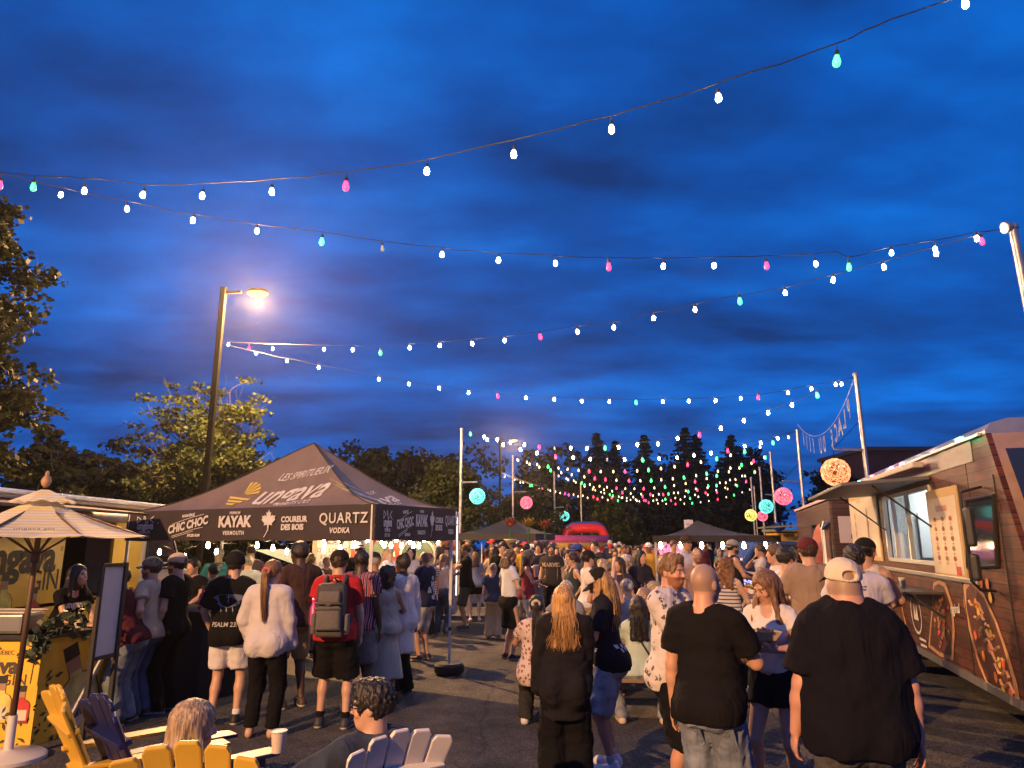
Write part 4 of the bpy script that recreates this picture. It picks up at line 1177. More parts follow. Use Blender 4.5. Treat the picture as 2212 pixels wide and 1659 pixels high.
# flood light on the nearest pole
fl = thing('flood_light', 'small round flood light clamped to the top of the nearest right pole', 'flood light', p1t)
b = MB(); b.lathe([(.02, 0), (.05, .02), (.075, .09), (.08, .12)], (0, 0, 0), 14); Mq = Matrix.Rotation(R(-105), 3, 'Y')
b.v = [Mq @ v + p1t + Vector((-.02, -.03, .0)) for v in b.v]; b.build('housing', GALV, fl, smooth=True)
b = MB(); b.lathe([(.075, .121), (.04, .13), (.01, .132)], (0, 0, 0), 14); b.v = [Mq @ v + p1t + Vector((-.02, -.03, .0)) for v in b.v]
b.build('lamp_glass', mat('flood_glass', (.8, .75, .7), .2, emit=(1, .8, .6), estr=.25), fl)

# ====================================================================== string lights
CABLE = mat('cable_black', (.012, .012, .014), .5)
BULBM = {'w': mat('bulb_warm', (1, .9, .75), .3, emit=(1.0, .84, .68), estr=270), 'g': mat('bulb_green', (.1, .9, .5), .3, emit=(.05, 1.0, .15), estr=4.5),
         'p': mat('bulb_pink', (1, .1, .3), .3, emit=(1.0, .03, .11), estr=4.5), 'f': mat('bulb_far', (1, .9, .7), .3, emit=(1.0, .76, .40), estr=3.0), 's': mat('bulb_stall', (1, .85, .6), .3, emit=(1, .68, .34), estr=95), 'o': mat('bulb_unlit', (.55, .6, .65), .15)}
def bulb_glow():
    # lamp glass: amber near the socket, full filament brightness in the lower bowl
    m = BULBM['w']; nt = m.node_tree; N, L = nt.nodes, nt.links; P = N['Principled BSDF']; t = N.new('ShaderNodeTexCoord'); s_ = N.new('ShaderNodeSeparateXYZ'); L.new(t.outputs['Object'], s_.inputs[0])
    r = N.new('ShaderNodeMapRange'); L.new(s_.outputs[2], r.inputs[0]); r.inputs[1].default_value = .016; r.inputs[2].default_value = -.012; r.inputs[3].default_value = 1.1; r.inputs[4].default_value = 290
    c = N.new('ShaderNodeMapRange'); L.new(s_.outputs[2], c.inputs[0]); c.inputs[1].default_value = .02; c.inputs[2].default_value = -.02; cm = N.new('ShaderNodeMixRGB'); L.new(c.outputs[0], cm.inputs[0]); cm.inputs[1].default_value = (1, .55, .22, 1); cm.inputs[2].default_value = (1, .84, .68, 1)
    L.new(r.outputs[0], P.inputs['Emission Strength']); L.new(cm.outputs[0], P.inputs['Emission Color'])
bulb_glow()
_b = MB(); _b.lathe([(.008, .045), (.016, .03), (.020, .012), (.028, -.015), (.030, -.035), (.026, -.055), (.014, -.068), (.002, -.072)], (0, 0, 0), 10)
_bo = _b.build('bulb', None, None, smooth=True); BULB_ME = _bo.data; bpy.data.objects.remove(_bo)
BULB_MES = {}
for k, m_ in BULBM.items():
    me = BULB_ME.copy(); me.name = 'bulb'; me.materials.clear(); me.materials.append(m_); BULB_MES[k] = me
_b = MB(); _b.tube([(0, 0, .12), (0, 0, .07)], .004, 5); _b.lathe([(.006, .075), (.018, .068), (.019, .03), (.014, .026)], (0, 0, 0), 8)
_so = _b.build('socket', CABLE, None); SOCK_ME = _so.data; bpy.data.objects.remove(_so)
def put_bulb(root, p, k, sc=1.0):
    o0 = ORG[root.name][0]
    b = bpy.data.objects.new('bulb', BULB_MES[k]); COL.objects.link(b); b.parent = root; b.location = Vector(p) - o0; b.scale = (sc * (1.05 if k in 'gp' else .80),) * 3
    b.rotation_euler = (rnd.uniform(-.12, .12), rnd.uniform(-.12, .12), rnd.uniform(0, 6))
    if k in 'gpo': b['label'] = {'g': 'green bulb', 'p': 'pink bulb', 'o': 'unlit bulb'}[k]
    s_ = bpy.data.objects.new('socket', SOCK_ME); COL.objects.link(s_); s_.parent = b
def string_px(label, cable, Y0, Y1, bulbs, sc=1.0, rad=.006):
    """cable and bulbs in one vertical plane: 1/distance runs evenly across the picture"""
    x0, x1 = cable[0][0], cable[-1][0]
    dep = lambda x: 1.0 / (1 / Y0 + (1 / Y1 - 1 / Y0) * (x - x0) / (x1 - x0))
    pts = [at(x, y, dep(x)) for x, y in cable]
    sm = []
    for j in range(len(pts) - 1):
        q0, q1, q2, q3 = pts[max(j - 1, 0)], pts[j], pts[j + 1], pts[min(j + 2, len(pts) - 1)]
        for t in (0, .25, .5, .75): sm.append(0.5 * ((2 * q1) + (q2 - q0) * t + (2 * q0 - 5 * q1 + 4 * q2 - q3) * t * t + (3 * q1 - q0 - 3 * q2 + q3) * t ** 3) + Vector((0, 0, rnd.gauss(0, .006))))
    sm.append(pts[-1])
    r = thing('string_light', label, 'string light', pts[0], 0, 'festoon string lights over the lot')
    MB().tube(sm, rad, 5).build('cable', CABLE, r, smooth=True)
    for k, x, y in bulbs: put_bulb(r, at(x, y, dep(x)) + Vector((0, 0, .02)), k, sc)
    return r
w, g, p, o = 'w', 'g', 'p', 'o'
string_px('highest string of bulbs sweeping from the left edge up to the top right corner', [(-160, 365), (0, 372), (72, 380), (180, 384), (309, 397), (437, 396), (587, 387), (747, 372), (922, 344), (1110, 301), (1322, 249), (1550, 180), (1808, 93), (1890, 55), (2030, 8), (2085, -12), (2200, -60)], 8.1, 4.6,
          [(p, 0, 400), (g, 72, 404), (w, 182, 412), (w, 309, 421), (w, 437, 423), (w, 587, 414), (p, 747, 402), (w, 922, 370), (w, 1110, 333), (w, 1321, 279), (w, 1552, 211), (g, 1808, 132), (w, 2085, 8)])
string_px('second string of bulbs sagging from the left edge to the nearest right pole', [(-160, 362), (0, 376), (130, 404), (272, 435), (417, 462), (553, 484), (693, 501), (826, 521), (955, 536), (1077, 547), (1200, 553), (1315, 557), (1433, 558), (1543, 556), (1655, 554), (1760, 548), (1808, 544), (1838, 556), (1925, 532), (2020, 519), (2120, 500), (2187, 490)], 8.1, 8.8,
          [(w, 132, 421), (w, 274, 451), (w, 417, 476), (w, 555, 499), (g, 695, 522), (o, 826, 537), (w, 955, 550), (w, 1077, 562), (w, 1200, 569), (p, 1315, 576), (w, 1433, 575), (w, 1543, 574), (p, 1656, 574), (w, 1762, 570), (g, 1834, 577), (w, 1926, 546), (w, 2020, 538), (p, 2121, 521)])
string_px('string of bulbs from the orange street lamp pole up to the nearest right pole', [(481, 738), (590, 743), (700, 746), (763, 746), (820, 751), (885, 743), (950, 738), (1020, 733), (1090, 726), (1166, 716), (1246, 704), (1325, 697), (1412, 677), (1500, 657), (1597, 637), (1695, 621), (1800, 594), (1910, 563), (2020, 533), (2115, 507), (2187, 490)], 19.4, 8.8,
          [(w, 493, 744), (p, 538, 752), (w, 589, 753), (w, 700, 754), (w, 762, 755), (g, 822, 762), (w, 885, 751), (w, 950, 746), (w, 1020, 742), (w, 1090, 735), (p, 1167, 727), (w, 1247, 716), (w, 1326, 707), (w, 1412, 687), (w, 1501, 668), (g, 1598, 650), (w, 1696, 632), (w, 1800, 604), (w, 1909, 576), (w, 2022, 547), (w, 2110, 515)], 1.15)
string_px('string of bulbs from the orange street lamp pole to the pole behind the brown truck', [(481, 742), (555, 760), (620, 774), (688, 788), (750, 799), (818, 815), (883, 826), (949, 834), (1012, 844), (1075, 850), (1136, 854), (1197, 858), (1257, 860), (1316, 861), (1374, 862), (1432, 862), (1488, 861), (1546, 859), (1600, 855), (1638, 852), (1700, 842), (1753, 832), (1805, 823), (1845, 815)], 19.4, 17.4,
          [(w, 553, 763), (w, 620, 779), (w, 688, 793), (w, 818, 819), (w, 883, 829), (w, 949, 838), (w, 1012, 848), (p, 1075, 855), (w, 1136, 859), (w, 1197, 862), (w, 1257, 866), (w, 1316, 867), (g, 1374, 869), (w, 1432, 867), (w, 1488, 866), (w, 1546, 865), (w, 1600, 860), (p, 1638, 858), (w, 1702, 848), (w, 1753, 839), (w, 1805, 830), (w, 1818, 829)], 1.2)
string_px('string of bulbs from the nearest left pole to the pole behind the brown truck', [(997, 928), (1030, 934), (1074, 944), (1133, 955), (1200, 962), (1262, 964), (1320, 962), (1377, 956), (1418, 951), (1463, 942), (1510, 932), (1557, 917), (1607, 903), (1660, 886), (1711, 869), (1765, 848), (1845, 816)], 26.5, 17.4,
          [(g, 1016, 937), (w, 1046, 943), (w, 1074, 949), (w, 1103, 955), (w, 1133, 960), (p, 1165, 965), (o, 1198, 968), (w, 1233, 967), (w, 1268, 968), (g, 1307, 967), (w, 1336, 965), (w, 1377, 960), (w, 1421, 958), (w, 1464, 946), (p, 1511, 939), (w, 1557, 924), (w, 1607, 908), (w, 1659, 891), (w, 1711, 874), (g, 1765, 853)], 1.45)
string_px('string of bulbs from the nearest left pole to the pole behind the rear truck', [(997, 929), (1052, 945), (1087, 956), (1124, 966), (1160, 974), (1200, 980), (1238, 984), (1275, 987), (1310, 988), (1349, 988), (1388, 988), (1424, 985), (1463, 983), (1499, 978), (1536, 972), (1572, 966), (1609, 958), (1644, 950), (1680, 941), (1722, 930)], 26.5, 26.7,
          [(w, 1052, 949), (w, 1087, 960), (w, 1124, 970), (w, 1160, 978), (p, 1200, 986), (w, 1238, 988), (w, 1275, 991), (o, 1312, 993), (w, 1349, 992), (g, 1388, 993), (w, 1424, 990), (w, 1463, 988), (w, 1499, 983), (w, 1536, 978), (p, 1572, 973), (w, 1609, 963), (w, 1644, 956), (w, 1680, 946)], 1.6)
def string_3d(label, A, B, sag, n, cols, sc, seed):
    r_ = random.Random(seed); A, B = Vector(A), Vector(B)
    f = lambda t: A.lerp(B, t) - Vector((0, 0, sag * 4 * t * (1 - t)))
    r = thing('string_light', label, 'string light', A, 0, 'festoon string lights over the lot')
    MB().tube([f(i / 24) for i in range(25)], .007, 4).build('cable', CABLE, r)
    for i in range(n):
        t = (i + .5) / n + r_.uniform(-.004, .004); k = cols[i % len(cols)] if r_.random() > .15 else r_.choice('ffgp')
        put_bulb(r, f(t) - Vector((0, 0, .10)), k, sc)
pDt, pEt = Vector((5.0, 52, 6)), Vector((7.4, 60, 6))
for i, (lab, A, B, sag, n) in enumerate([
    ('string of bulbs from the second left pole to the pole behind the rear truck', pBt, p3t, 1.0, 23), ('string of bulbs from the second left pole to the third right pole', pBt, p4t, 1.15, 23),
    ('string of bulbs from the third left pole to the third right pole', pCt, p4t, 1.2, 22), ('string of bulbs from the third left pole to the fourth right pole', pCt, p5t, 1.3, 22),
    ('string of bulbs from the far street lamp to the fourth right pole', Vector((-.8, 50, 6.5)), p5t, 1.55, 26), ('string of bulbs from the far street lamp to the farthest right pole', Vector((-.8, 50, 6.6)), p6t, 1.6, 26),
    ('farthest string of bulbs low against the wood, ending at the farthest right pole', pDt, p6t, 1.25, 19), ('faint string of bulbs crossing low in front of the spruces', pDt, Vector((18.6, 55, 6)), 1.3, 20)]):
    string_3d(lab, A, B, sag, n, 'fffgfffpffpfgffpfg', 1.65, 60 + i)
MB_ = MB()
for top_, nm in ((pDt, 'slim metal pole standing behind the inflatable'), (Vector((18.6, 55, 6)), 'slim metal pole lost behind the right black tent')):
    r = thing('light_pole', nm, 'light pole', (top_.x, top_.y, 0), 0, 'metal poles carrying the string lights'); MB().tube([(top_.x, top_.y, 0), top_], .055, 10).build('pole', GALV, r)

# hanging letter banner between the two right poles, seen from behind
bn = thing('letter_banner', 'pale cut-out letters hanging on a line between two right light poles, seen reversed', 'banner', p2t)
A_, B_ = p2t + Vector((-.02, .05, -.1)), p3t + Vector((0, -.05, .25))
lf = lambda t: A_.lerp(B_, t) - Vector((0, 0, .9 * 4 * t * (1 - t)))
MB().tube([lf(i / 20) for i in range(21)], .006, 5).build('line', mat('rope_white', (.6, .58, .55), .8), bn)
dirn = (B_ - A_).normalized()
for i, ch in enumerate("PLACE DU IIII"):
    if ch == ' ': continue
    q = lf(.10 + .065 * i) - Vector((0, 0, .36))
    vs, fs = text_mesh(ch, .70, .02)
    b = MB(); ux = dirn + Vector((rnd.uniform(-.08, .08), 0, 0)); ux.normalize(); nn = ux.cross(Vector((0, 0, 1)))
    b.add([q + ux * v.x + Vector((0, 0, 1)) * v.y for v in vs], fs); b.build('letter', mat('banner_vinyl', (.17, .17, .20), .6), bn)
# ====================================================================== gin tent
Z = Vector((0, 0, 1))
WHITEP = mat('print_white', (.62, .60, .58), .7, noise=.12, nscale=20)
YELP = mat('print_yellow', (.62, .47, .10), .7)
TENTM = mat('tent_black', (.045, .034, .034), .75, noise=.15, nscale=3, bump=.35, bscale=9)
ROOFM = mat('tent_roof', (.19, .145, .13), .7, noise=.1, nscale=4, bump=.8, bscale=4)
STEEL = mat('white_steel', (.62, .60, .58), .35, .2, noise=.1)
F0, F1, F2 = Vector((-1.73, 9.13, 0)), Vector((-6.25, 11.75, 0)), Vector((-.84, 10.78, 0))
F3 = F1 + (F2 - F0)
ZV, ZB = 2.31, 1.865
tent = thing('gin_tent', 'dark brand canopy tent with white lettering on its valance and a peaked roof', 'canopy tent', (F0 + F3) / 2)
apex = at(678, 958, 10.6)
def roof_panel(a, b, nm):
    n = 16; vs = []; fs = []
    for j in range(n + 1):
        t = j / n
        for i in range(n + 1):
            s_ = i / n
            base = a.lerp(b, s_) + Z * ZV
            p = base.lerp(apex, t)
            ridge = abs(2 * s_ - 1)
            p = p - Z * (.36 * 4 * t * (1 - t) ** 1.5 * (.55 + .45 * (1 - ridge))) 
            vs.append(p)
    for j in range(n):
        for i in range(n): q = j * (n + 1) + i; fs.append((q, q + 1, q + n + 2, q + n + 1))
    MB().add(vs, fs).build('roof_panel', ROOFM, tent, nm, smooth=True)
cs = [F0, F1, F3, F2]
for i, nm in enumerate(('front roof panel with the large brand print', 'left roof panel', 'rear roof panel', 'right roof panel with the partial print')):
    roof_panel(cs[i], cs[(i + 1) % 4], nm)
def valance(a, b):
    n = 30; vs = []; fs = []; d = (b - a); nrm = Vector((d.y, -d.x, 0)).normalized()
    for i in range(n + 1):
        t = i / n
        for k, z in enumerate((ZV + .01, (ZV + ZB) / 2, ZB)):
            vs.append(a.lerp(b, t) + Z * (z + (.012 * math.sin(t * 19) if k == 2 else 0)) + nrm * (.012 * math.sin(t * 24) * k * .5))
    for i in range(n):
        for k in range(2): q = i * 3 + k; fs.append((q, q + 3, q + 4, q + 1))
    MB().add(vs, fs).build('valance', TENTM, tent, smooth=True)
for i in range(4): valance(cs[i], cs[(i + 1) % 4])
# seams over the hips
for c in cs:
    pts = []
    for j in range(13):
        t = j / 12; pts.append((c + Z * ZV).lerp(apex, t) - Z * (.36 * 4 * t * (1 - t) ** 1.5 * .55) + Z * .006)
    MB().tube(pts, .011, 5).build('seam', TENTM, tent)
FEET = []
for c, gx_ in ((F0, 0), (F1, 0), (F2, .0), (F3, 0)):
    inn = ((F0 + F3) / 2 - c).normalized() * .06
    b = MB(); b.box(c + inn + Z * (ZV * .72), (.042, .042, ZV * .56)); b.box(c + inn + Z * (ZV * .25), (.034, .034, ZV * .5))
    b.build('leg', STEEL, tent); MB().box(c + inn + Z * .62, (.055, .055, .05)).build('leg_clamp', mat('plastic_black', (.02, .02, .02), .5), tent)
    MB().box(c + inn + Z * .012, (.11, .11, .024)).build('foot', STEEL, tent)
for a, b2 in ((F0, F1), (F1, F3), (F3, F2), (F2, F0)):
    m_ = (a + b2) / 2
    b = MB()
    c_ = (F0 + F3) / 2; a, m_, b2 = [q_ + (c_ - q_).normalized() * .14 for q_ in (a, m_, b2)]
    b.tube([a + Z * 2.20, m_ + Z * 2.0, b2 + Z * 2.20], .011, 6); b.tube([a + Z * 2.0, m_ + Z * 2.20, b2 + Z * 2.0], .011, 6); b.build('truss', STEEL, tent)
wt = thing('tent_weight', 'black weight plate around the right leg foot of the gin tent', 'weight', F2 + Vector((0, 0, 0)))
b = MB(); b.lathe([(.06, .0), (.205, .0), (.215, .02), (.215, .10), (.19, .13), (.06, .13)], F2 + ((F0 + F3) / 2 - F2).normalized() * .06 + Z * .026, 18); b.build('plate', mat('rubber_black', (.015, .015, .016), .6, bump=.2), wt, smooth=True, angle=35)
# --- valance lettering
def maple(sc):
    half = [(0, 1), (.12, .72), (.28, .80), (.22, .38), (.44, .58), (.50, .46), (.80, .50), (.70, .28), (.82, .18), (.44, -.12), (.50, -.30), (.10, -.22), (.06, -.75)]
    pts = half + [(-x, y) for x, y in reversed(half[1:])]
    return [(x * sc, y * sc) for x, y in pts]
def val_print(a, b, u0, sx, tin=WHITEP):
    d = (b - a); L_ = d.length; ux = -d.normalized(); nrm = Vector((d.y, -d.x, 0)).normalized()  # reading direction b->a
    mid = (ZV + ZB) / 2
    nrm = -nrm
    def P(f, dz): return b + (a - b) * f + Z * (mid + dz) + nrm * .026
    def T_(s_, f, dz, size, **k): lettering(s_, P(f, dz), ux, Z, size, tin, tent, off=.0, sx=sx, **k)
    k = 1.0
    f = u0
    # syllabics above the gin name: triangle, hook, bowl, angle
    q = .075
    tri = [(-.26, .06), (-.26, -.06), (-.13, 0)]; 
    def strokes(paths, f, dz, wd=.016):
        polys = []
        for pth in paths:
            for (x0, y0), (x1, y1) in zip(pth[:-1], pth[1:]):
                dx, dy = x1 - x0, y1 - y0; l = math.hypot(dx, dy) + 1e-6; nx_, ny_ = -dy / l * wd / 2, dx / l * wd / 2
                polys.append([((x0 + nx_) * sx, y0 + ny_), ((x0 - nx_) * sx, y0 - ny_), ((x1 - nx_) * sx, y1 - ny_), ((x1 + nx_) * sx, y1 + ny_)])
        shape2d(polys, P(f, dz), ux, Z, tin, tent, 0, 'emblem')
    strokes([[(-.22, .05), (-.22, -.05), (-.11, 0), (-.22, .05)], [(-.05, .05), (-.02, .05), (-.02, .0), (-.05, .0), (-.05, .05)], [(.0, .03), (.0, -.05), (.06, -.05), (.06, -.01)], [(.21, .05), (.11, 0), (.21, -.05)]], f, .10)
    T_('ungava', f, .0, .155, bold=.006, shear=.12); T_('®', f + .062 if sx == 1 else f + .05, .04, .04)
    T_('PREMIUM', f, -.095, .062, bold=.002, spacing=1.15); T_('DRY GIN', f, -.16, .062, bold=.002, spacing=1.1)
    f2 = u0 + .20
    T_('RHUM ÉPICÉ', f2, .145, .052, bold=.003, shear=.2, rot=.07)
    T_('CHIC CHOC', f2, .0, .165, bold=.007, shear=.15, rot=.16)
    strokes([[(-.36, .02), (-.15, .07), (.1, .12), (.36, .16)], [(-.36, -.16), (-.1, -.11), (.14, -.06), (.36, -.03)], [(-.34, -.18), (-.1, -.135), (.14, -.085)]], f2, .0, .008)
    T_('SPICED RUM', f2 + .03, -.15, .052, bold=.003, shear=.2)
    f3 = u0 + .40
    T_('PREMIUM', f3, .165, .05, bold=.002, shear=.2, spacing=1.15); T_('KAYAK', f3, .035, .21, bold=.011); T_('VERMOUTH', f3, -.12, .075, bold=.003, spacing=1.2)
    f4 = u0 + .535
    shape2d([[(x * sx, y) for x, y in maple(.17)]], P(f4, .03), ux, Z, tin, tent, 0, 'maple_leaf_print')
    strokes([[(.0, -.10), (-.03, -.16), (-.07, -.21)]], f4, .03, .012)
    T_('COUREUR', f4 + .095, .055, .105, bold=.005); T_('DES BOIS', f4 + .09, -.05, .105, bold=.005)
    f5 = u0 + .795
    T_('QUARTZ', f5 + .005, .055, .19, bold=.003, spacing=1.15); T_('VODKA', f5 - .005, -.10, .095, bold=.004, shear=.15, spacing=1.1)
val_print(F0, F1, .10, 1.0)
val_print(F2, F0, .12, .40)
# --- roof print
def roofpt(a, b, s_, t):
    base = a.lerp(b, s_) + Z * ZV; p = base.lerp(apex, t); ridge = abs(2 * s_ - 1)
    return p - Z * (.36 * 4 * t * (1 - t) ** 1.5 * (.55 + .45 * (1 - ridge)))
def roof_print(a, b, c0, sc, items):
    """print that follows the sagging roof panel; x along the eave (reading direction b->a), y up the slope"""
    L_ = (b - a).length
    mid_ = (a + b) / 2 + Z * ZV; slope = (apex - mid_).length
    nrm = ((a - b).cross(apex - mid_)).normalized()
    def wp(x, y):
        t = c0[1] + y * sc / slope; sraw = c0[0] - x * sc / L_ ; s_ = .5 + (sraw - .5) / max(.15, 1 - t)
        return roofpt(a, b, s_, t) + nrm * .015
    for it in items:
        bm_ = MB()
        if it[0] == 't':
            _, s_, size, x0, y0, bold, shear, m_ = it
            vs, fs = text_mesh(s_, size, bold, shear); bm_.add([wp(v.x + x0, v.y + y0) for v in vs], fs); bm_.build('lettering', m_, tent)
        else:
            for pl in it[1]: bm_.poly([wp(x, y) for x, y in pl])
            bm_.build('emblem', it[2], tent)
fan = []
for i in range(5):
    a0, a1 = .25 + i * .36, .25 + i * .36 + .24
    fan.append([(math.cos(a0) * .05 - .02, math.sin(a0) * .04), (math.cos(a0) * .30, math.sin(a0) * .24), (math.cos(a1) * .30, math.sin(a1) * .24), (math.cos(a1) * .05 - .02, math.sin(a1) * .04)])
for i in range(3):
    y = -.04 - i * .075; fan.append([(-.29 + i * .04, y), (.24 - i * .10, y - .02 + i * .01), (.20 - i * .10, y - .06), (-.27 + i * .05, y - .045)])
fan = [[(x - 1.02, y) for x, y in pl] for pl in fan]
items = [('s', fan, YELP), ('t', 'ungava', .58, .10, 0, .010, .15, WHITEP), ('t', 'LES SPIRITUEUX', .16, .0, .34, .002, .15, WHITEP), ('t', 'SPIRITS CO.', .15, .42, -.28, .002, .15, WHITEP)]
roof_print(F0, F1, (.43, .44), .90, items)
roof_print(F2, F0, (.60, .36), .62, items)
# festoon inside the tent
fest = thing('tent_festoon', 'warm bulbs strung under the front edge of the gin tent roof', 'string light', F1 + Z * 1.9)
def fest_bulbs(root, pts, sag=.06):
    b = MB()
    for a, c in zip(pts[:-1], pts[1:]): b.tube([a, (a + c) / 2 - Z * sag, c], .006, 4)
    b.build('cable', CABLE, root)
    for q in pts:
        s_ = bpy.data.objects.new('socket', SOCK_ME); COL.objects.link(s_); s_.parent = root; s_.location = q - Z * .12 - ORG[root.name][0]
        bb = bpy.data.objects.new('bulb', BULB_MES['s']); COL.objects.link(bb); bb.parent = root; bb.location = q - Z * .12 - ORG[root.name][0]
pb = []
for px, py, Y in ((345, 1187, 12.6), (400, 1197, 12.3), (450, 1172, 11.6), (468, 1186, 12.2), (556, 1172, 11.4), (590, 1178, 12), (620, 1186, 12.2), (646, 1172, 11.6), (700, 1168, 11.2)):
    pb.append(at(px, py, Y) + Z * .1)
fest_bulbs(fest, pb)
fest2 = thing('tent_festoon', 'warm bulbs strung along the rear edge of the gin tent beside the stall', 'string light', F2 + Z * 1.9)
fest_bulbs(fest2, [at(px, py, Y) + Z * .1 for px, py, Y in ((700, 1183, 12.8), (735, 1178, 12.8), (748, 1198, 13), (763, 1172, 12.2), (830, 1172, 12.6), (845, 1173, 12.6), (868, 1173, 12.6), (893, 1173, 12.8), (905, 1173, 12.9))])
# the bar table under the tent
bar = thing('bar_table', 'long bar table with a black cloth under the gin tent', 'table', (-4.4, 10.0, 0))
MB().box((-4.45, 9.75, .49), (2.1, .62, .98), Matrix.Rotation(R(-31), 3, 'Z')).build('tablecloth', mat('cloth_black', (.012, .012, .014), .9, bump=.3, bscale=6), bar, bevel=.01)
MB().box((-4.45, 9.75, 1.0), (2.16, .68, .04), Matrix.Rotation(R(-31), 3, 'Z')).build('tabletop', mat('cloth_black', (.012, .012, .014), .9), bar)
def bottle(label, loc, colr, h=.28, r=.04, lab=(.6, .55, .4), name='bottle'):
    t = thing(name, label, 'bottle', loc, 0, 'liquor bottles on the bars')
    MB().lathe([(r * .9, 0), (r, .01), (r, h * .56), (r * .75, h * .66), (r * .34, h * .74), (r * .32, h * .92)], loc, 14).build('glass_body', mat('glass_%02x%02x%02x' % tuple(int(c * 255) for c in colr), colr, .08, spec=.8), t, smooth=True, angle=50)
    MB().lathe([(r * .42, h * .92), (r * .42, h), (r * .38, h * 1.01)], loc, 12).build('cap', mat('plastic_black', (.02, .02, .02), .5), t)
    MB().lathe([(r * 1.02, h * .14), (r * 1.02, h * .48)], loc, 14).build('paper_label', mat('lab_%02x%02x%02x' % tuple(int(c * 255) for c in lab), lab, .7), t)
    return t
for i, (lab, c, l2) in enumerate((('red bottle at the left end of the bar table', (.45, .03, .04), (.6, .2, .2)), ('amber bottle in the middle of the bar table', (.45, .25, .05), (.6, .5, .3)), ('clear yellow bottle nearest the beanie man on the bar table', (.55, .45, .10), (.65, .6, .4)), ('second red bottle behind the amber bottle on the bar table', (.4, .02, .05), (.55, .5, .5)))):
    q = at(437 + i * 9 - (14 if i == 3 else 0), 1290, 9.3 + .1 * i); bottle(lab, (q.x, q.y, 1.02), c, lab=l2)

# ====================================================================== yellow and white market parasol
PX, PY = -4.38, 6.72
para = thing('parasol', 'yellow and white striped market parasol with a wooden finial', 'parasol', (PX, PY, 0))
def stripes(name, c1, c2, n, ax):
    m, nt, N, L, P = nodes_of(name); t = N.new('ShaderNodeTexCoord'); s_ = N.new('ShaderNodeSeparateXYZ'); L.new(t.outputs['Object'], s_.inputs[0])
    mu = N.new('ShaderNodeMath'); mu.operation = 'MULTIPLY'; L.new(s_.outputs[ax], mu.inputs[0]); mu.inputs[1].default_value = n
    fr = N.new('ShaderNodeMath'); fr.operation = 'FRACT'; L.new(mu.outputs[0], fr.inputs[0])
    r = N.new('ShaderNodeValToRGB'); r.color_ramp.interpolation = 'CONSTANT'; L.new(fr.outputs[0], r.inputs[0]); r.color_ramp.elements[0].color = c1 + (1,); r.color_ramp.elements[1].position = .5; r.color_ramp.elements[1].color = c2 + (1,)
    L.new(r.outputs[0], P.inputs['Base Color']); P.inputs['Roughness'].default_value = .8
    tr = N.new('ShaderNodeBsdfTranslucent'); L.new(r.outputs[0], tr.inputs[0]); mx = N.new('ShaderNodeMixShader'); mx.inputs[0].default_value = .3
    L.new(P.outputs[0], mx.inputs[1]); L.new(tr.outputs[0], mx.inputs[2]); L.new(mx.outputs[0], N['Material Output'].inputs[0])
    return m
CANO = stripes('parasol_stripes', (.80, .76, .68), (.74, .62, .28), 40, 2)
R_, ZR, ZT, rot0 = .94, 1.90, 2.27, R(8)
rim = [Vector((PX + R_ * math.cos(rot0 + i * math.pi / 4), PY + R_ * math.sin(rot0 + i * math.pi / 4), ZR)) for i in range(8)]
crown = Vector((PX, PY, ZT))
b = MB()
for i in range(8):
    a, c = rim[i], rim[(i + 1) % 8]; n0 = len(b.v); n = 6
    for j in range(n + 1):
        t = j / n
        for k in range(n + 1):
            p_ = crown.lerp(a.lerp(c, k / n), .06 + .94 * t); p_ = p_ - Z * (.045 * 4 * t * (1 - t) + .02 * t * 4 * (k / n) * (1 - k / n)); b.v.append(p_)
    for j in range(n):
        for k in range(n): q = n0 + j * (n + 1) + k; b.f.append((q, q + 1, q + n + 2, q + n + 1))
b.build('canopy', CANO, para, smooth=True)
b = MB()
for i in range(8):
    a, c = rim[i], rim[(i + 1) % 8]; f = lambda k, t: crown + Z * .05 + ((a.lerp(c, k)) - crown) * Vector((1, 1, 1)).x * t * .30 + Z * (-.01 * math.sin(k * 6.28 * 1.5) if t == 1 else 0) + Z * .02 * (1 - t)
    n0 = len(b.v)
    for k in range(7): b.v += [f(k / 6, .12), f(k / 6, .6), f(k / 6, 1)]
    for k in range(6):
        for j in range(2): q = n0 + k * 3 + j; b.f.append((q, q + 1, q + 4, q + 3))
b.build('vent_cap', CANO, para, smooth=True)
WOODD = mat('wood_dark', (.09, .045, .025), .55, noise=.3, nscale=10, stretch=(1, 1, .15))
WOODL = mat('wood_light', (.35, .2, .10), .5, noise=.25, nscale=10)
MB().tube([(PX, PY, .08), (PX, PY, ZT + .04)], .024, 12).build('pole', WOODD, para, smooth=True)
MB().lathe([(.012, 0), (.036, .03), (.044, .06), (.034, .095), (.014, .12), (.018, .135), (.008, .16)], (PX, PY, ZT + .07), 14).build('finial', WOODL, para, smooth=True)
for i in range(8): MB().tube([crown - Z * .06, rim[i] - Z * .012], .010, 6).build('rib', WOODD, para)
for i in range(8): MB().tube([Vector((PX, PY, 1.72)), crown.lerp(rim[i], .52) - Z * .03], .009, 6).build('strut', WOODD, para)
MB().lathe([(.035, 1.66), (.04, 1.68), (.04, 1.76), (.03, 1.78)], (PX, PY, 0), 12).build('runner', WOODD, para)
MB().lathe([(.30, 0), (.30, .03), (.26, .055), (.06, .075), (.038, .09), (.036, .34), (.034, .36)], (PX, PY, 0.0), 22).build('base', mat('plastic_white', (.6, .56, .52), .45), para, smooth=True, angle=40)
d_ = (rim[6] - rim[5]).normalized()
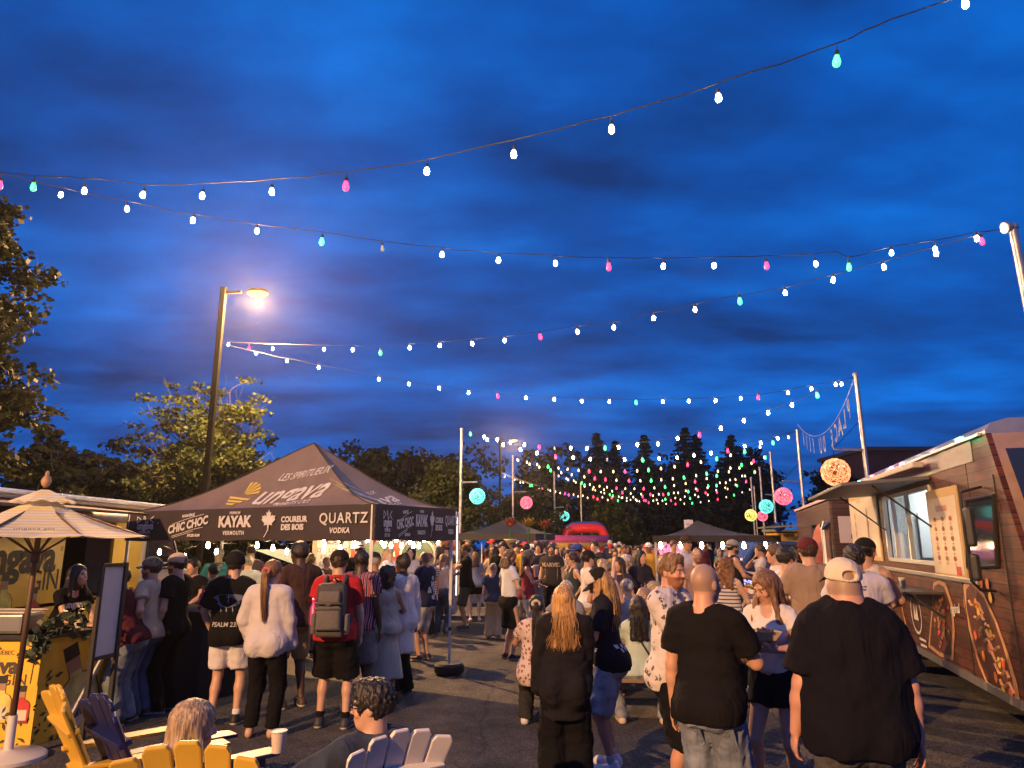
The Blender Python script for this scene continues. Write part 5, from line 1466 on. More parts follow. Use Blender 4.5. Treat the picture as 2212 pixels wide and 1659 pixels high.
for i, (s_, fo, off) in enumerate((('ungava', .5, 0),)):
    a, c = rim[5], rim[6]; q = crown.lerp(a.lerp(c, .5), .74); ux = (c - a).normalized(); uy = (crown - a.lerp(c, .5)).normalized()
    lettering(s_, q, ux, uy, .17, mat('print_dark', (.06, .05, .04), .7), para, off=.03, bold=.004, shear=.1)
    lettering('ungava gin', crown.lerp(rim[6].lerp(rim[7], .5), .93), (rim[7] - rim[6]).normalized(), (crown - rim[6].lerp(rim[7], .5)).normalized(), .07, mat('print_dark', (.06, .05, .04), .7), para, off=.03)

# ====================================================================== gin van with serving side
YEL = mat('van_yellow', (.78, .48, .045), .4, noise=.07, nscale=3)
VANW = mat('van_cream', (.55, .50, .42), .35, noise=.06)
BLK = mat('plastic_black', (.02, .02, .02), .5)
DARKIN = mat('van_interior', (.03, .024, .022), .8, noise=.3)
PRD = mat('print_dark', (.06, .05, .04), .7)
VX = -6.75
van = thing('gin_van', 'yellow and cream serving van with a gin advert on its open side', 'van', (VX - 1, 11.5, 0))
MB().poly([(VX, 8.2, .55), (VX, 11.0, .55), (VX, 11.0, 2.0), (VX, 8.2, 2.0)], (-1, 0, 0), .05).build('side_panel', YEL, van, 'yellow panel printed with a gin advert')
MB().poly([(VX, 11.0, .5), (VX, 15.0, .5), (VX, 15.0, .98), (VX, 11.0, .98)], (-1, 0, 0), .05).build('lower_panel', YEL, van)
MB().poly([(VX, 12.35, .98), (VX, 13.3, .98), (VX, 13.3, 2.38), (VX, 12.35, 2.38)], (-1, 0, 0), .05).build('side_panel', YEL, van)
MB().box((VX - 1.05, 10.8, 1.45), (.05, 5.2, 1.9)).build('rear_wall', DARKIN, van)
MB().box((VX - .5, 10.55, .95), (1.0, 4.8, .05)).build('floor', DARKIN, van)
# cab
MB().poly([(VX - .0, 13.3, .5), (VX, 15.9, .5), (VX, 15.9, 1.15), (VX, 15.0, 1.35), (VX, 14.3, 2.25), (VX, 13.3, 2.4)], (-1, 0, 0), 1.9).build('cab', VANW, van, bevel=.04)
MB().poly([(VX + .012, 13.5, 1.38), (VX + .012, 14.75, 1.38), (VX + .012, 14.2, 2.1), (VX + .012, 13.5, 2.16)], (1, 0, 0), .008).build('cab_window', mat('glass_dark', (.02, .025, .03), .06, spec=.9), van)
b = MB(); b.tube([(VX + .02, 13.46, 1.34), (VX + .02, 14.82, 1.34), (VX + .02, 14.24, 2.14), (VX + .02, 13.46, 2.20), (VX + .02, 13.46, 1.34)], .018, 6); b.build('window_frame', BLK, van)
MB().box((VX + .16, 14.5, 1.45), (.2, .12, .26)).build('mirror', BLK, van, bevel=.03)
for y in (8.9, 15.1):
    b = MB(); b.lathe([(.12, -.11), (.33, -.11), (.35, -.06), (.35, .06), (.33, .11), (.12, .11)], (0, 0, 0), 20); b.v = [Vector((VX - .12 + v.z, y + v.x, .35 + v.y)) for v in b.v]; w_ = b.build('wheel', mat('rubber_black', (.015, .015, .016), .6), van, smooth=True, angle=40)
# roof, gutter rail and awning cassette
MB().box((VX - .95, 11.2, 2.46), (2.1, 6.2, .10)).build('roof', VANW, van, bevel=.03)
MB().box((VX + .10, 10.6, 2.50), (.10, 7.6, .07)).build('roof_rail', mat('alu', (.75, .72, .68), .3, .8), van, bevel=.02)
b = MB(); b.tube([(VX + .30, 10.5, 2.22), (VX + .30, 14.4, 2.22)], .075, 12); b.build('awning_roll', mat('awning_beige', (.50, .40, .28), .6, noise=.1), van, smooth=True, angle=40)
MB().box((VX + .62, 8.6, 2.31), (1.1, 5.0, .035), Matrix.Rotation(R(6), 3, 'Y')).build('hatch', mat('hatch_brown', (.16, .11, .08), .6, noise=.1), van)
# advert on the side panel: lettering and bottles
lettering('ungava', (VX, 10.0, 1.62), (0, 1, 0), Z, .60, PRD, van, .006, bold=.022)
lettering('®', (VX, 10.93, 1.74), (0, 1, 0), Z, .10, PRD, van, .006)
lettering('GIN', (VX, 10.62, 1.29), (0, 1, 0), Z, .42, PRD, van, .006, sx=.9)
def bottle_print(root, o_, ux, uy, sc, liquid, name='bottle_print', off=.004):
    mk = lambda pts: [(x * sc, y * sc) for x, y in pts]
    out = [(-.42, 0), (.42, 0), (.46, .06), (.46, .86), (.36, 1.02), (.16, 1.12), (.14, 1.45), (-.14, 1.45), (-.16, 1.12), (-.36, 1.02), (-.46, .86), (-.46, .06)]
    m1 = mat('print_outline', (.12, .06, .03), .6)
    shape2d([mk(out)], o_, ux, uy, m1, root, off, name)
    shape2d([mk([(x * .92, y * .96 + .03) for x, y in out])], o_, ux, uy, mat('print_l_%02x%02x%02x' % tuple(int(255 * c) for c in liquid), liquid, .5, noise=.35, nscale=6), root, off + .002, name)
    shape2d([mk([(-.17, 1.46), (.17, 1.46), (.17, 1.74), (-.17, 1.74)])], o_, ux, uy, BLK, root, off + .001, name)
    shape2d([mk([(-.15, 1.2), (.15, 1.2), (.15, 1.45), (-.15, 1.45)])], o_, ux, uy, mat('print_neck', (.35, .22, .15), .6), root, off + .003, name)
    shape2d([mk([(-.33, .14), (.33, .14), (.33, .62), (-.33, .62)])], o_, ux, uy, mat('print_label', (.62, .55, .45), .6), root, off + .003, name)
bottle_print(van, Vector((VX, 9.80, .72)), (0, 1, 0), Z, .42, (.58, .50, .12))
bottle_print(van, Vector((VX, 10.45, .66)), (0, 1, 0), Z, .32, (.42, .03, .03))

# ====================================================================== gin counter
C0, C1, C2 = Vector((-6.2, 7.12, 0)), Vector((-4.45, 7.12, 0)), Vector((-4.02, 8.75, 0))
ctr = thing('gin_counter', 'L-shaped yellow bar counter with bottle adverts and a dark top', 'bar counter', (-4.5, 7.2, 0))
HC_ = .98
for a, c in ((C0, C1), (C1, C2)):
    d = (c - a).normalized(); nrm = Vector((d.y, -d.x, 0))
    MB().poly([a, c, c + Z * (HC_ - .04), a + Z * (HC_ - .04)], -nrm, .04).build('front_panel', YEL, ctr)
    MB().poly([a + nrm * .06 + Z * (HC_ - .035), c + nrm * .06 + Z * (HC_ - .035), c - nrm * .5 + Z * (HC_ - .035), a - nrm * .5 + Z * (HC_ - .035)], Z, .035).build('counter_top', mat('counter_black', (.025, .022, .022), .35), ctr)
u1 = Vector((1, 0, 0)); u2 = (C2 - C1).normalized()
lettering('ÉLABORÉ AU QUÉBEC', (-4.98, 7.12, .82), u1, Z, .055, PRD, ctr, .004)
shape2d([[(-.07, 0), (-.02, .05), (0, .0)], [(.07, 0), (.02, .05), (0, 0)], [(-.03, .03), (0, .10), (.03, .03)]], (-4.90, 7.12, .85), u1, Z, mat('leaf_print', (.06, .07, .03), .7), ctr, .004, 'leaf_print')['kind'] = 'stuff'
lettering('ungava', (-4.93, 7.12, .70), u1, Z, .20, PRD, ctr, .004, bold=.008); lettering('GIN', (-4.68, 7.12, .575), u1, Z, .14, PRD, ctr, .004)
for x, c, s_ in ((-5.26, (.5, .05, .04), .20), (-4.97, (.45, .04, .04), .24), (-4.78, (.60, .50, .12), .24), (-4.58, (.48, .04, .04), .19)):
    bottle_print(ctr, Vector((x, 7.12, .20)), u1, Z, s_, c)
lettering('un', C1 + u2 * 1.34 + Z * .80, u2, Z, .30, PRD, ctr, .004, bold=.012)
ub = (u2 * math.cos(.36) + Z * math.sin(.36)); uu = (-u2 * math.sin(.36) + Z * math.cos(.36))
bottle_print(ctr, C1 + u2 * .62 + Z * .03, ub, uu, .50, (.55, .48, .18))
lettering('ungava', C1 + u2 * .58 + Z * .24, ub, uu, .14, PRD, ctr, .012, bold=.006); lettering('GIN', C1 + u2 * .68 + Z * .17, ub, uu, .10, PRD, ctr, .012)
rg = np.random.RandomState(12); lp = []
for i in range(60):
    t = rg.choice([.1, .2, 1.25, 1.4]) + rg.normal() * .07; z = rg.uniform(.05, .65); a = rg.uniform(0, 6.28); l_ = rg.uniform(.04, .085)
    lp.append([(t, z), (t + math.cos(a) * l_ * .5 - math.sin(a) * l_ * .2, z + math.sin(a) * l_ * .5 + math.cos(a) * l_ * .2), (t + math.cos(a) * l_, z + math.sin(a) * l_), (t + math.cos(a) * l_ * .5 + math.sin(a) * l_ * .2, z + math.sin(a) * l_ * .5 - math.cos(a) * l_ * .2)])
shape2d(lp, C1, u2, Z, mat('leaf_print', (.06, .07, .03), .7), ctr, .006, 'leaf_print')['kind'] = 'stuff'
rg = np.random.RandomState(13); lp = []
for i in range(50):
    t = rg.uniform(-1.5, -.05); z = rg.uniform(.04, .22) + .1 * (rg.rand() < .2); a = rg.uniform(0, 6.28); l_ = rg.uniform(.04, .08)
    lp.append([(t, z), (t + math.cos(a) * l_ * .5 - math.sin(a) * l_ * .2, z + math.sin(a) * l_ * .5 + math.cos(a) * l_ * .2), (t + math.cos(a) * l_, z + math.sin(a) * l_), (t + math.cos(a) * l_ * .5 + math.sin(a) * l_ * .2, z + math.sin(a) * l_ * .5 - math.cos(a) * l_ * .2)])
shape2d(lp, C1, u1, Z, mat('leaf_print', (.06, .07, .03), .7), ctr, .008, 'leaf_print')['kind'] = 'stuff'
# things on the counter
tub = thing('ice_tub', 'grey metal ice tub on the left end of the gin counter', 'tub', (-5.0, 7.25, HC_))
MB().box((-5.0, 7.3, HC_ + .10), (.62, .34, .19)).build('tub_body', mat('alu_dark', (.3, .3, .3), .35, .8), tub, bevel=.03)
b = MB(); b.tube([(-5.32, 7.12, HC_ + .2), (-4.68, 7.12, HC_ + .2), (-4.68, 7.48, HC_ + .2), (-5.32, 7.48, HC_ + .2), (-5.32, 7.12, HC_ + .2)], .012, 6); b.build('rim', mat('alu', (.75, .72, .68), .3, .8), tub)
tray = thing('bar_mat', 'red bar mat on the gin counter in front of the bartender', 'bar mat', (-4.3, 8.1, HC_))
MB().box((-4.30, 7.98, HC_ + .009), (.22, .62, .014), Matrix.Rotation(R(-15), 3, 'Z')).build('mat_sheet', mat('mat_red', (.4, .04, .05), .6), tray)
for i, (lab, dx, dy, c) in enumerate((('clear gin bottle beside the leaves on the counter', -4.32, 7.42, (.5, .48, .3)), ('small round gin bottle in the middle of the counter', -4.27, 7.7, (.5, .42, .2)), ('clear glass bottle close to the bartender hand', -4.3, 7.86, (.5, .5, .42)))):
    bottle(lab, (dx, dy, HC_), c, .17 if i else .2, .035)
gar = thing('leaf_garland', 'leafy garland trailing over the corner of the gin counter', 'garland', (-4.46, 7.15, HC_))
rg = np.random.RandomState(4); cen = [(rg.normal() * .10 - 4.40, 7.2 + rg.uniform(-.05, .35), HC_ + .10 + rg.normal() * .06) for i in range(18)] + [(-4.47 + rg.normal() * .06, 7.05, HC_ - i * .022) for i in range(9)]
o_ = link('leaves', leaves_mesh('leaves', [Vector(c) - Vector((-4.46, 7.15, HC_)) for c in cen], 9, .07, .085, rg, .1, .8), mat('leaf_eucalyptus', (.05, .075, .045), .6), gar)
MB().tube([(-4.40, 7.5, HC_ + .06), (-4.44, 7.15, HC_ + .05), (-4.47, 7.06, HC_ - .1), (-4.48, 7.05, HC_ - .42)], .006, 5).build('vine', BARK, gar)

# ====================================================================== whiteboard easel
wb = thing('sign_easel', 'tall blank white board in a dark frame on an easel before the gin counter', 'sign board', (-3.95, 7.35, 0))
WA, WB_ = at(212, 1300, 7.2), at(262, 1300, 7.55); WA.z = WB_.z = 0
wd = (WB_ - WA); wn_ = Vector((wd.y, -wd.x, 0)).normalized(); zt, zb_ = 1.62, .745
MB().poly([WA + Z * zb_, WB_ + Z * zb_, WB_ + Z * zt, WA + Z * zt], -wn_, .015).build('board', mat('board_white', (.62, .60, .60), .5, noise=.04), wb)
for a, c in ((WA + Z * (zb_ - .0), WB_ + Z * zb_), (WA + Z * zt, WB_ + Z * zt)): MB().bar(a + wn_ * .004, c + wn_ * .004, .03, .035).build('frame_rail', BLK, wb)
MB().bar(WA + wn_ * .004 + Z * .01, WA + wn_ * .004 + Z * zt, .04, .035, up=wn_).build('frame_post', BLK, wb); MB().bar(WB_ + wn_ * .004 + Z * .01, WB_ + wn_ * .004 + Z * (zt + .02), .045, .04, up=wn_).build('frame_post', BLK, wb)
MB().bar((WA + WB_) / 2 - wn_ * .02 + Z * .72, (WA + WB_) / 2 - wn_ * .35 + Z * .01, .045, .02).build('prop_leg', STEEL, wb)

# ====================================================================== adirondack chairs
def chairs_mat(name, c): return mat(name, c, .42, noise=.05, nscale=5, bump=.06, bscale=90)
def adirondack(label, loc, rz, m, scl=1.0, recl=24):
    """faces +Y in its own frame"""
    r = thing('adirondack_chair', label, 'chair', loc, rz, 'plastic adirondack chairs')
    M = Matrix.Rotation(rz, 4, 'Z'); o_ = Vector(loc)
    def B(b, nm, **k):
        b.v = [(M @ (v * scl)) + o_ for v in b.v]; return b.build(nm, m, r, **k)
    ca, sa = math.cos(R(recl)), math.sin(R(recl))
    bp = lambda x, h, dy=0: Vector((x, -.22 - sa * h + ca * dy, .34 + ca * h + sa * dy))
    hts = (.635, .675, .69, .675, .635)
    for i in range(5):
        x = (i - 2) * .108; fan_ = 1 + .30; h = hts[i]; b = MB()
        x0, x1 = x * .92, x * 1.22; w0, w1 = .047, .060
        pr = [(-1, 0), (1, 0), (1, h - .028), (.7, h), (-.7, h), (-1, h - .028)]
        f_, k_ = [], []
        for sgn, hh in pr:
            t = hh / h; xx = x0 + (x1 - x0) * t + sgn * (w0 + (w1 - w0) * t); crv = -.05 * (xx / .3) ** 2
            f_.append(bp(xx, hh, .012 + crv + .05)); k_.append(bp(xx, hh, -.012 + crv + .05))
        b.v = f_ + k_; n = 6; b.f = [tuple(range(n)), tuple(reversed(range(n, 2 * n)))] + [(i2, (i2 + 1) % n, n + (i2 + 1) % n, n + i2) for i2 in range(n)]
        B(b, 'back_slat', bevel=.008)
    for h, w in ((.14, .25), (.46, .30)):
        b = MB(); b.bar(bp(-w, h, .005), bp(w, h, .005), .07, .03, up=(0, -sa, ca)); B(b, 'back_rail', bevel=.006)
    for i in range(5):
        y = .30 - i * .105; z = .37 - .10 * (i / 4); b = MB(); b.box((0, y, z), (.50, .092, .022), Matrix.Rotation(R(12), 3, 'X')); B(b, 'seat_slat', bevel=.006)
    for sd in (-1, 1):
        b = MB(); b.poly([(sd * .26, .36, .0), (sd * .26, .44, .0), (sd * .26, .44, .53), (sd * .26, .36, .53)], (sd, 0, 0), .03); B(b, 'front_leg', bevel=.006)
        b = MB(); b.poly([(sd * .225, .40, .27), (sd * .225, .40, .38), (sd * .225, -.30, .24), (sd * .225, -.52, .0), (sd * .225, -.40, .0)], (sd, 0, 0), .028); B(b, 'rear_leg', bevel=.006)
        b = MB(); b.poly([(sd * .22, .50, .55), (sd * .36, .50, .55), (sd * .38, .44, .55), (sd * .35, -.10, .55), (sd * .28, -.34, .55), (sd * .23, -.34, .55)], (0, 0, 1), .025); B(b, 'armrest', bevel=.008)
    return r
CY_, CB_, CW_ = chairs_mat('chair_yellow', (.56, .35, .045)), chairs_mat('chair_blue', (.006, .010, .075)), chairs_mat('chair_white', (.64, .60, .56))
adirondack('yellow adirondack chair at the lower left corner beside the parasol pole', (-2.44, 4.95, 0), R(-48), CY_, 1.0)
adirondack('navy blue adirondack chair between the two yellow ones', (-2.05, 4.72, 0), R(-44), CB_, 1.0)
adirondack('yellow adirondack chair with its back to the viewer, under the woman with streaked hair', (-1.46, 3.85, 0), R(4), CY_, 1.0)
adirondack('white adirondack chair with its back to the viewer, under the man in denim', (-.82, 4.22, 0), R(38), CW_, .93)
adirondack('far blue and white adirondack chair behind the boy', (-.78, 18.4, 0), R(185), chairs_mat('chair_bluegrey', (.22, .24, .36)), 1.0)

# ====================================================================== food trucks
def plank_wrap(name, dark, mid):
    m, nt, N, L, P = nodes_of(name); t = N.new('ShaderNodeTexCoord'); s_ = N.new('ShaderNodeSeparateXYZ'); L.new(t.outputs['Object'], s_.inputs[0])
    cb = N.new('ShaderNodeCombineXYZ'); L.new(s_.outputs[1], cb.inputs[0]); L.new(s_.outputs[2], cb.inputs[1])
    br = N.new('ShaderNodeTexBrick'); br.inputs['Scale'].default_value = 1; br.inputs['Brick Width'].default_value = 1.7; br.inputs['Row Height'].default_value = .105; br.inputs['Mortar Size'].default_value = .006
    br.inputs['Color1'].default_value = dark + (1,); br.inputs['Color2'].default_value = mid + (1,); br.inputs['Mortar'].default_value = (.01, .006, .005, 1); L.new(cb.outputs[0], br.inputs['Vector'])
    mp_ = N.new('ShaderNodeMapping'); mp_.inputs['Scale'].default_value = (1.2, 16, 1); L.new(cb.outputs[0], mp_.inputs[0])
    n = N.new('ShaderNodeTexNoise'); n.inputs['Scale'].default_value = 3; n.inputs['Detail'].default_value = 8; L.new(mp_.outputs[0], n.inputs['Vector'])
    r = N.new('ShaderNodeMapRange'); L.new(n.outputs[0], r.inputs[0]); r.inputs[1].default_value = .3; r.inputs[2].default_value = .7; r.inputs[3].default_value = .45; r.inputs[4].default_value = 1.7
    mx = N.new('ShaderNodeMixRGB'); mx.blend_type = 'MULTIPLY'; mx.inputs[0].default_value = 1; L.new(br.outputs[0], mx.inputs[1]); L.new(r.outputs[0], mx.inputs[2])
    L.new(mx.outputs[0], P.inputs['Base Color']); P.inputs['Roughness'].default_value = .5; P.inputs['Specular IOR Level'].default_value = .35
    return m
WRAP = plank_wrap('truck_wood_wrap', (.052, .0135, .0075), (.098, .029, .015))
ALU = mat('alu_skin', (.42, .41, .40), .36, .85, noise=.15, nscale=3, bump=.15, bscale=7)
GLASSD = mat('glass_dark', (.02, .025, .03), .06, spec=.9)
T0 = Vector((4.45, 6.65, 0)); TD = Vector((.272, .962, 0)).normalized(); TN = Vector((-TD.y, TD.x, 0))   # side plane, TN faces the crowd
def tp(px, py, out=0.0):
    d = ray(px, py); o_ = Vector((0, 0, CAMZ)); q = T0 + TN * out; t = ((q - o_) @ TN) / (d @ TN); return o_ + d * t
tu = lambda px, py: ((tp(px, py) - T0) @ TD, tp(px, py).z)
TW = lambda u, z, o_=0.0: T0 + TD * u + Z * z + TN * o_
truck = thing('food_truck', 'large brown wood-print food truck with an open serving window and printed pastries', 'food truck', TW(2.5, 0, -1.2))
def side_poly(b, pts, o0=0.0, th=.02): return b.poly([TW(u, z, o0) for u, z in pts], TN, th)
wu0, wz0 = tu(2029, 1218); wu1, wz1 = tu(1908, 1068)
wu0, wu1 = min(wu0, wu1), max(wu0, wu1); wz0, wz1 = tu(1968, 1212)[1], tu(1968, 1062)[1]
RZ, UB, UF = 2.84, 6.7, -.05
# body side in four pieces round the serving hatch, butted end to end
side_poly(MB(), [(wu1, .45), (UB, .45), (UB, RZ), (wu1, RZ)], -.05, .05).build('side_panel', WRAP, truck)
side_poly(MB(), [(wu0, .45), (wu1, .45), (wu1, wz0), (wu0, wz0)], -.05, .05).build('side_panel', WRAP, truck)
side_poly(MB(), [(wu0, wz1), (wu1, wz1), (wu1, RZ), (wu0, RZ)], -.05, .05).build('side_panel', WRAP, truck)
side_poly(MB(), [(.62, .45), (wu0, .45), (wu0, RZ), (.62, RZ)], -.05, .05).build('side_panel', WRAP, truck)
# cab with door opening line
NOSE = -1.15
side_poly(MB(), [(NOSE, .45), (.60, .45), (.60, RZ), (UF, RZ), (-.62, 1.55), (NOSE, 1.18)], -.05, .05).build('cab_side', WRAP, truck)
b = MB(); b.poly([TW(UF, RZ, -.05), TW(-.62, 1.55, -.05), TW(-.62, 1.55, -2.3), TW(UF, RZ, -2.3)]); b.build('windscreen_frame', mat('dough_pale', (.30, .20, .17), .45, noise=.3, nscale=4), truck)
b = MB(); b.poly([TW(-.12, 2.62, -.12), TW(-.60, 1.66, -.12), TW(-.60, 1.66, -2.2), TW(-.12, 2.62, -2.2)], (-.9, -.3, .3), .012); b.v = [v + Vector((-.06, -.10, .05)) for v in b.v]; b.build('windscreen', GLASSD, truck)
b = MB(); b.poly([TW(-.62, 1.55, -.05), TW(NOSE, 1.18, -.05), TW(NOSE, 1.18, -2.3), TW(-.62, 1.55, -2.3)]); b.poly([TW(NOSE, 1.18, -.05), TW(NOSE, .45, -.05), TW(NOSE, .45, -2.3), TW(NOSE, 1.18, -2.3)]); b.build('bonnet', WRAP, truck)
# roof: rounded aluminium edge, top, rear
b = MB(); pr = [(0.0, RZ - .02), (.0, RZ + .03), (-.06, RZ + .10), (-.2, RZ + .14), (-2.1, RZ + .14), (-2.25, RZ + .05), (-2.3, RZ - .02)]
for u in (UF, UB): b.v += [TW(u, z, o_) for o_, z in pr]
n = len(pr); b.f = [tuple(range(n)), tuple(reversed(range(n, 2 * n)))] + [(i, i + 1, n + i + 1, n + i) for i in range(n - 1)]
b.build('roof', ALU, truck)
MB().poly([TW(UB, .45, 0), TW(UB, RZ, 0), TW(UB, RZ, -2.3), TW(UB, .45, -2.3)], TD, .03).build('rear_wall', WRAP, truck)
MB().poly([TW(.6, .45, -2.3), TW(UB, .45, -2.3), TW(UB, RZ, -2.3), TW(.6, RZ, -2.3)], -TN, .03).build('far_wall', mat('truck_inside', (.5, .5, .48), .5), truck)
MB().poly([TW(.6, .98, -.06), TW(UB, .98, -.06), TW(UB, .98, -2.28), TW(.6, .98, -2.28)], Z, .03).build('floor', mat('truck_floor', (.2, .2, .2), .5), truck)
MB().poly([TW(.58, .98, -.06), TW(.58, RZ, -.06), TW(.58, RZ, -2.28), TW(.58, .98, -2.28)], TD, .02).build('bulkhead', mat('truck_inside', (.5, .5, .48), .5), truck)
# silver upper band (bare skin under the roof) and rails
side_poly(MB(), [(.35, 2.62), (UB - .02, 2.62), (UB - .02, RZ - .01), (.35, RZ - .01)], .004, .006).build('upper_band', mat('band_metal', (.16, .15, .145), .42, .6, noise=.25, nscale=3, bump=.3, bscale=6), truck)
for z0, th, nm in ((RZ + .005, .035, 'drip_rail'), (wz0 - .14, .05, 'belt_rail')):
    b = MB(); b.bar(TW(.05 if nm == 'drip_rail' else .65, z0, .02), TW(UB, z0 + (.0), .02), .04, th); b.build(nm, ALU, truck, bevel=.008)
side_poly(MB(), [(UF, .42), (UB, .42), (UB, .50), (UF, .50)], .004, .02).build('skirt_rail', ALU, truck)
# serving window: frame, sliding panes, lit interior
for (a, c) in (((wu0, wz0), (wu1, wz0)), ((wu0, wz1), (wu1, wz1)), ((wu0, wz0), (wu0, wz1)), ((wu1, wz0), (wu1, wz1)), (((wu0 + wu1) / 2 - .1, wz0), ((wu0 + wu1) / 2 - .1, wz1)), ((wu0 + (wu1 - wu0) * .78, wz0), (wu0 + (wu1 - wu0) * .78, wz1))):
    MB().bar(TW(a[0], a[1], .0), TW(c[0], c[1], .0), .05, .05, up=TN).build('window_frame', mat('alu', (.75, .72, .68), .3, .8), truck)
GP = mat('window_glass', (.9, .95, .95), .02, trans=1.0, alpha=.35)
side_poly(MB(), [(wu0 + (wu1 - wu0) * .46, wz0 + .03), (wu0 + (wu1 - wu0) * .77, wz0 + .03), (wu0 + (wu1 - wu0) * .77, wz1 - .03), (wu0 + (wu1 - wu0) * .46, wz1 - .03)], -.03, .006).build('window_pane', GP, truck)
MB().box(TW((wu0 + wu1) / 2, wz1 + .22, -1.2), (.14, 1.0, .05), Matrix((TN, TD, Z)).transposed()).build('interior_light', mat('led_panel', (1, 1, 1), .3, emit=(.85, .95, 1.0), estr=70), truck)
Mt = Matrix((TN, TD, Z)).transposed()
INW = mat('truck_inside', (.5, .5, .48), .5)
MB().poly([TW(wu1 + .95, .98, -.08), TW(wu1 + .95, RZ - .05, -.08), TW(wu1 + .95, RZ - .05, -2.27), TW(wu1 + .95, .98, -2.27)], TD, .02).build('partition', INW, truck)
MB().poly([TW(.62, RZ - .06, -.08), TW(wu1 + .93, RZ - .06, -.08), TW(wu1 + .93, RZ - .06, -2.27), TW(.62, RZ - .06, -2.27)], Z, .02).build('ceiling', INW, truck)
MB().box(TW(wu1 + .90, 1.95, -.9), (.5, .04, .7), Mt).build('fridge_door', mat('white_appliance', (.6, .6, .58), .3), truck)
MB().box(TW(wu1 + .4, RZ - .09, -1.1), (.14, .9, .03), Mt).build('interior_light', mat('led_panel', (1, 1, 1), .3, emit=(.85, .95, 1.0), estr=70), truck)
INS = mat('kitchen_steel', (.5, .52, .52), .3, .7)
MB().box(TW(wu0 + .6, 1.35, -1.95), (.6, 2.2, .75), Mt).build('kitchen_counter', INS, truck, bevel=.01)
MB().box(TW(wu1 - .25, 2.05, -2.0), (.5, .5, .4), Mt).build('microwave', mat('white_appliance', (.6, .6, .58), .3), truck, bevel=.02)
MB().box(TW(wu0 + .7, 2.02, -2.0), (.45, .7, .5), Mt).build('fryer_hood', INS, truck, bevel=.02)
MB().bar(TW(wu0 + .1, 1.95, -2.1), TW(wu1 - .1, 1.95, -2.1), .3, .03).build('shelf', INS, truck)
for i in range(6): MB().lathe([(.05, 0), (.055, .12), (.03, .15)], TW(wu0 + .3 + i * .22, 1.965, -2.05), 10).build('container', mat('pot_%d' % (i % 3), ((.5, .1, .08), (.55, .5, .3), (.6, .6, .62))[i % 3], .4), truck)
# hatch raised as an awning with gas struts
ha, hb = TW(wu0 - .10, wz1 + .08, .01), TW(wu1 + .75, wz1 + .08, .01)
b = MB(); b.poly([ha, hb, hb + TN * .98 - Z * .06, ha + TN * .98 - Z * .06], Z, .045); b.build('hatch', mat('hatch_alu', (.13, .13, .13), .5, .5, noise=.1), truck, bevel=.01)
for u in (wu0 + .02, wu1 - .02): MB().tube([TW(u, wz0 + .42, .02), TW(u, wz1 + .03, .62)], .012, 6).build('gas_strut', BLK, truck)
# long LED awning lamp on the roof edge
MB().bar(TW(wu0 - .1, wz1 + .26, .12), TW(wu1 + .9, wz1 + .30, .12), .12, .07).build('awning_cassette', mat('cassette', (.45, .40, .33), .5), truck, bevel=.015)
# menu boards
CREAM = mat('menu_cream', (.48, .34, .15), .5, noise=.05)
FOODM = [mat('food_%d' % i, c, .6, noise=.4, nscale=30) for i, c in enumerate(((.25, .10, .05), (.40, .18, .07), (.45, .05, .08), (.30, .20, .10)))]
RED = mat('print_red', (.45, .05, .05), .6); BRN = mat('print_brown', (.28, .10, .05), .6)
def menu(ua, ub_, za, zb2, cols, rows, big=False):
    fr = side_poly(MB(), [(ua, za), (ub_, za), (ub_, zb2), (ua, zb2)], .004, .02).build('menu_board', CREAM, truck, bevel=.004)
    side_poly(MB(), [(ua + .05, za + .06), (ub_ - .05, za + .06), (ub_ - .05, zb2 - .10), (ua + .05, zb2 - .10)], .026, .003).build('menu_sheet', mat('menu_sheet', (.62, .54, .40), .4), truck)
    W_ = ub_ - ua; H_ = zb2 - za; ux = -TD
    P_ = lambda f, g_: TW(ub_ - W_ * f, za + H_ * g_, .030)
    if big:
        lettering('BeaverTails', P_(.4, .885), ux, Z, .075, RED, truck, .002)
    else:
        lettering('La pâtisserie originale', P_(.5, .80), ux, Z, .048, RED, truck, .002); lettering('Queues de Castor', P_(.5, .765), ux, Z, .058, RED, truck, .002)
    k = 0
    for j in range(rows):
        for i in range(cols):
            f = (i + 1) / (cols + 1) if not big else (.22 if i == 0 else .66); g_ = .66 - j * (.54 / rows); 
            a_ = .055 if not big else (.06 if i == 0 else .12)
            el2 = [(math.cos(t) * a_ * (1 if not big else .55), math.sin(t) * a_ * (.5 if not big else 1.0)) for t in np.linspace(0, 6.283, 15)[:-1]]
            shape2d([el2], P_(f, g_), ux, Z, FOODM[k % 4], truck, .003, 'pastry_print'); k += 1
            shape2d([[(x * .5 + .01, y * .4) for x, y in el2]], P_(f, g_), ux, Z, FOODM[(k + 1) % 4], truck, .005, 'pastry_print')
            shape2d([[(-.03, 0), (.03, 0), (.03, .008), (-.03, .008)], [(-.03, -.016), (.015, -.016), (.015, -.010), (-.03, -.010)]], P_(f, g_ - .055), ux, Z, BRN, truck, .003, 'caption_print')
    shape2d([[(-.08, -.04), (.08, -.04), (.08, .05), (-.08, .05)]], P_(.82, .10), ux, Z, RED, truck, .003, 'logo_print')
m1a, m1b = tu(2082, 1150), tu(2014, 1150); m2a, m2b = tu(1903, 1140), tu(1842, 1140)
menu(m1a[0], m1b[0], tu(2048, 1250)[1], tu(2048, 1052)[1], 3, 5)
menu(m2a[0], m2b[0], tu(1872, 1208)[1], tu(1872, 1062)[1], 2, 4, True)
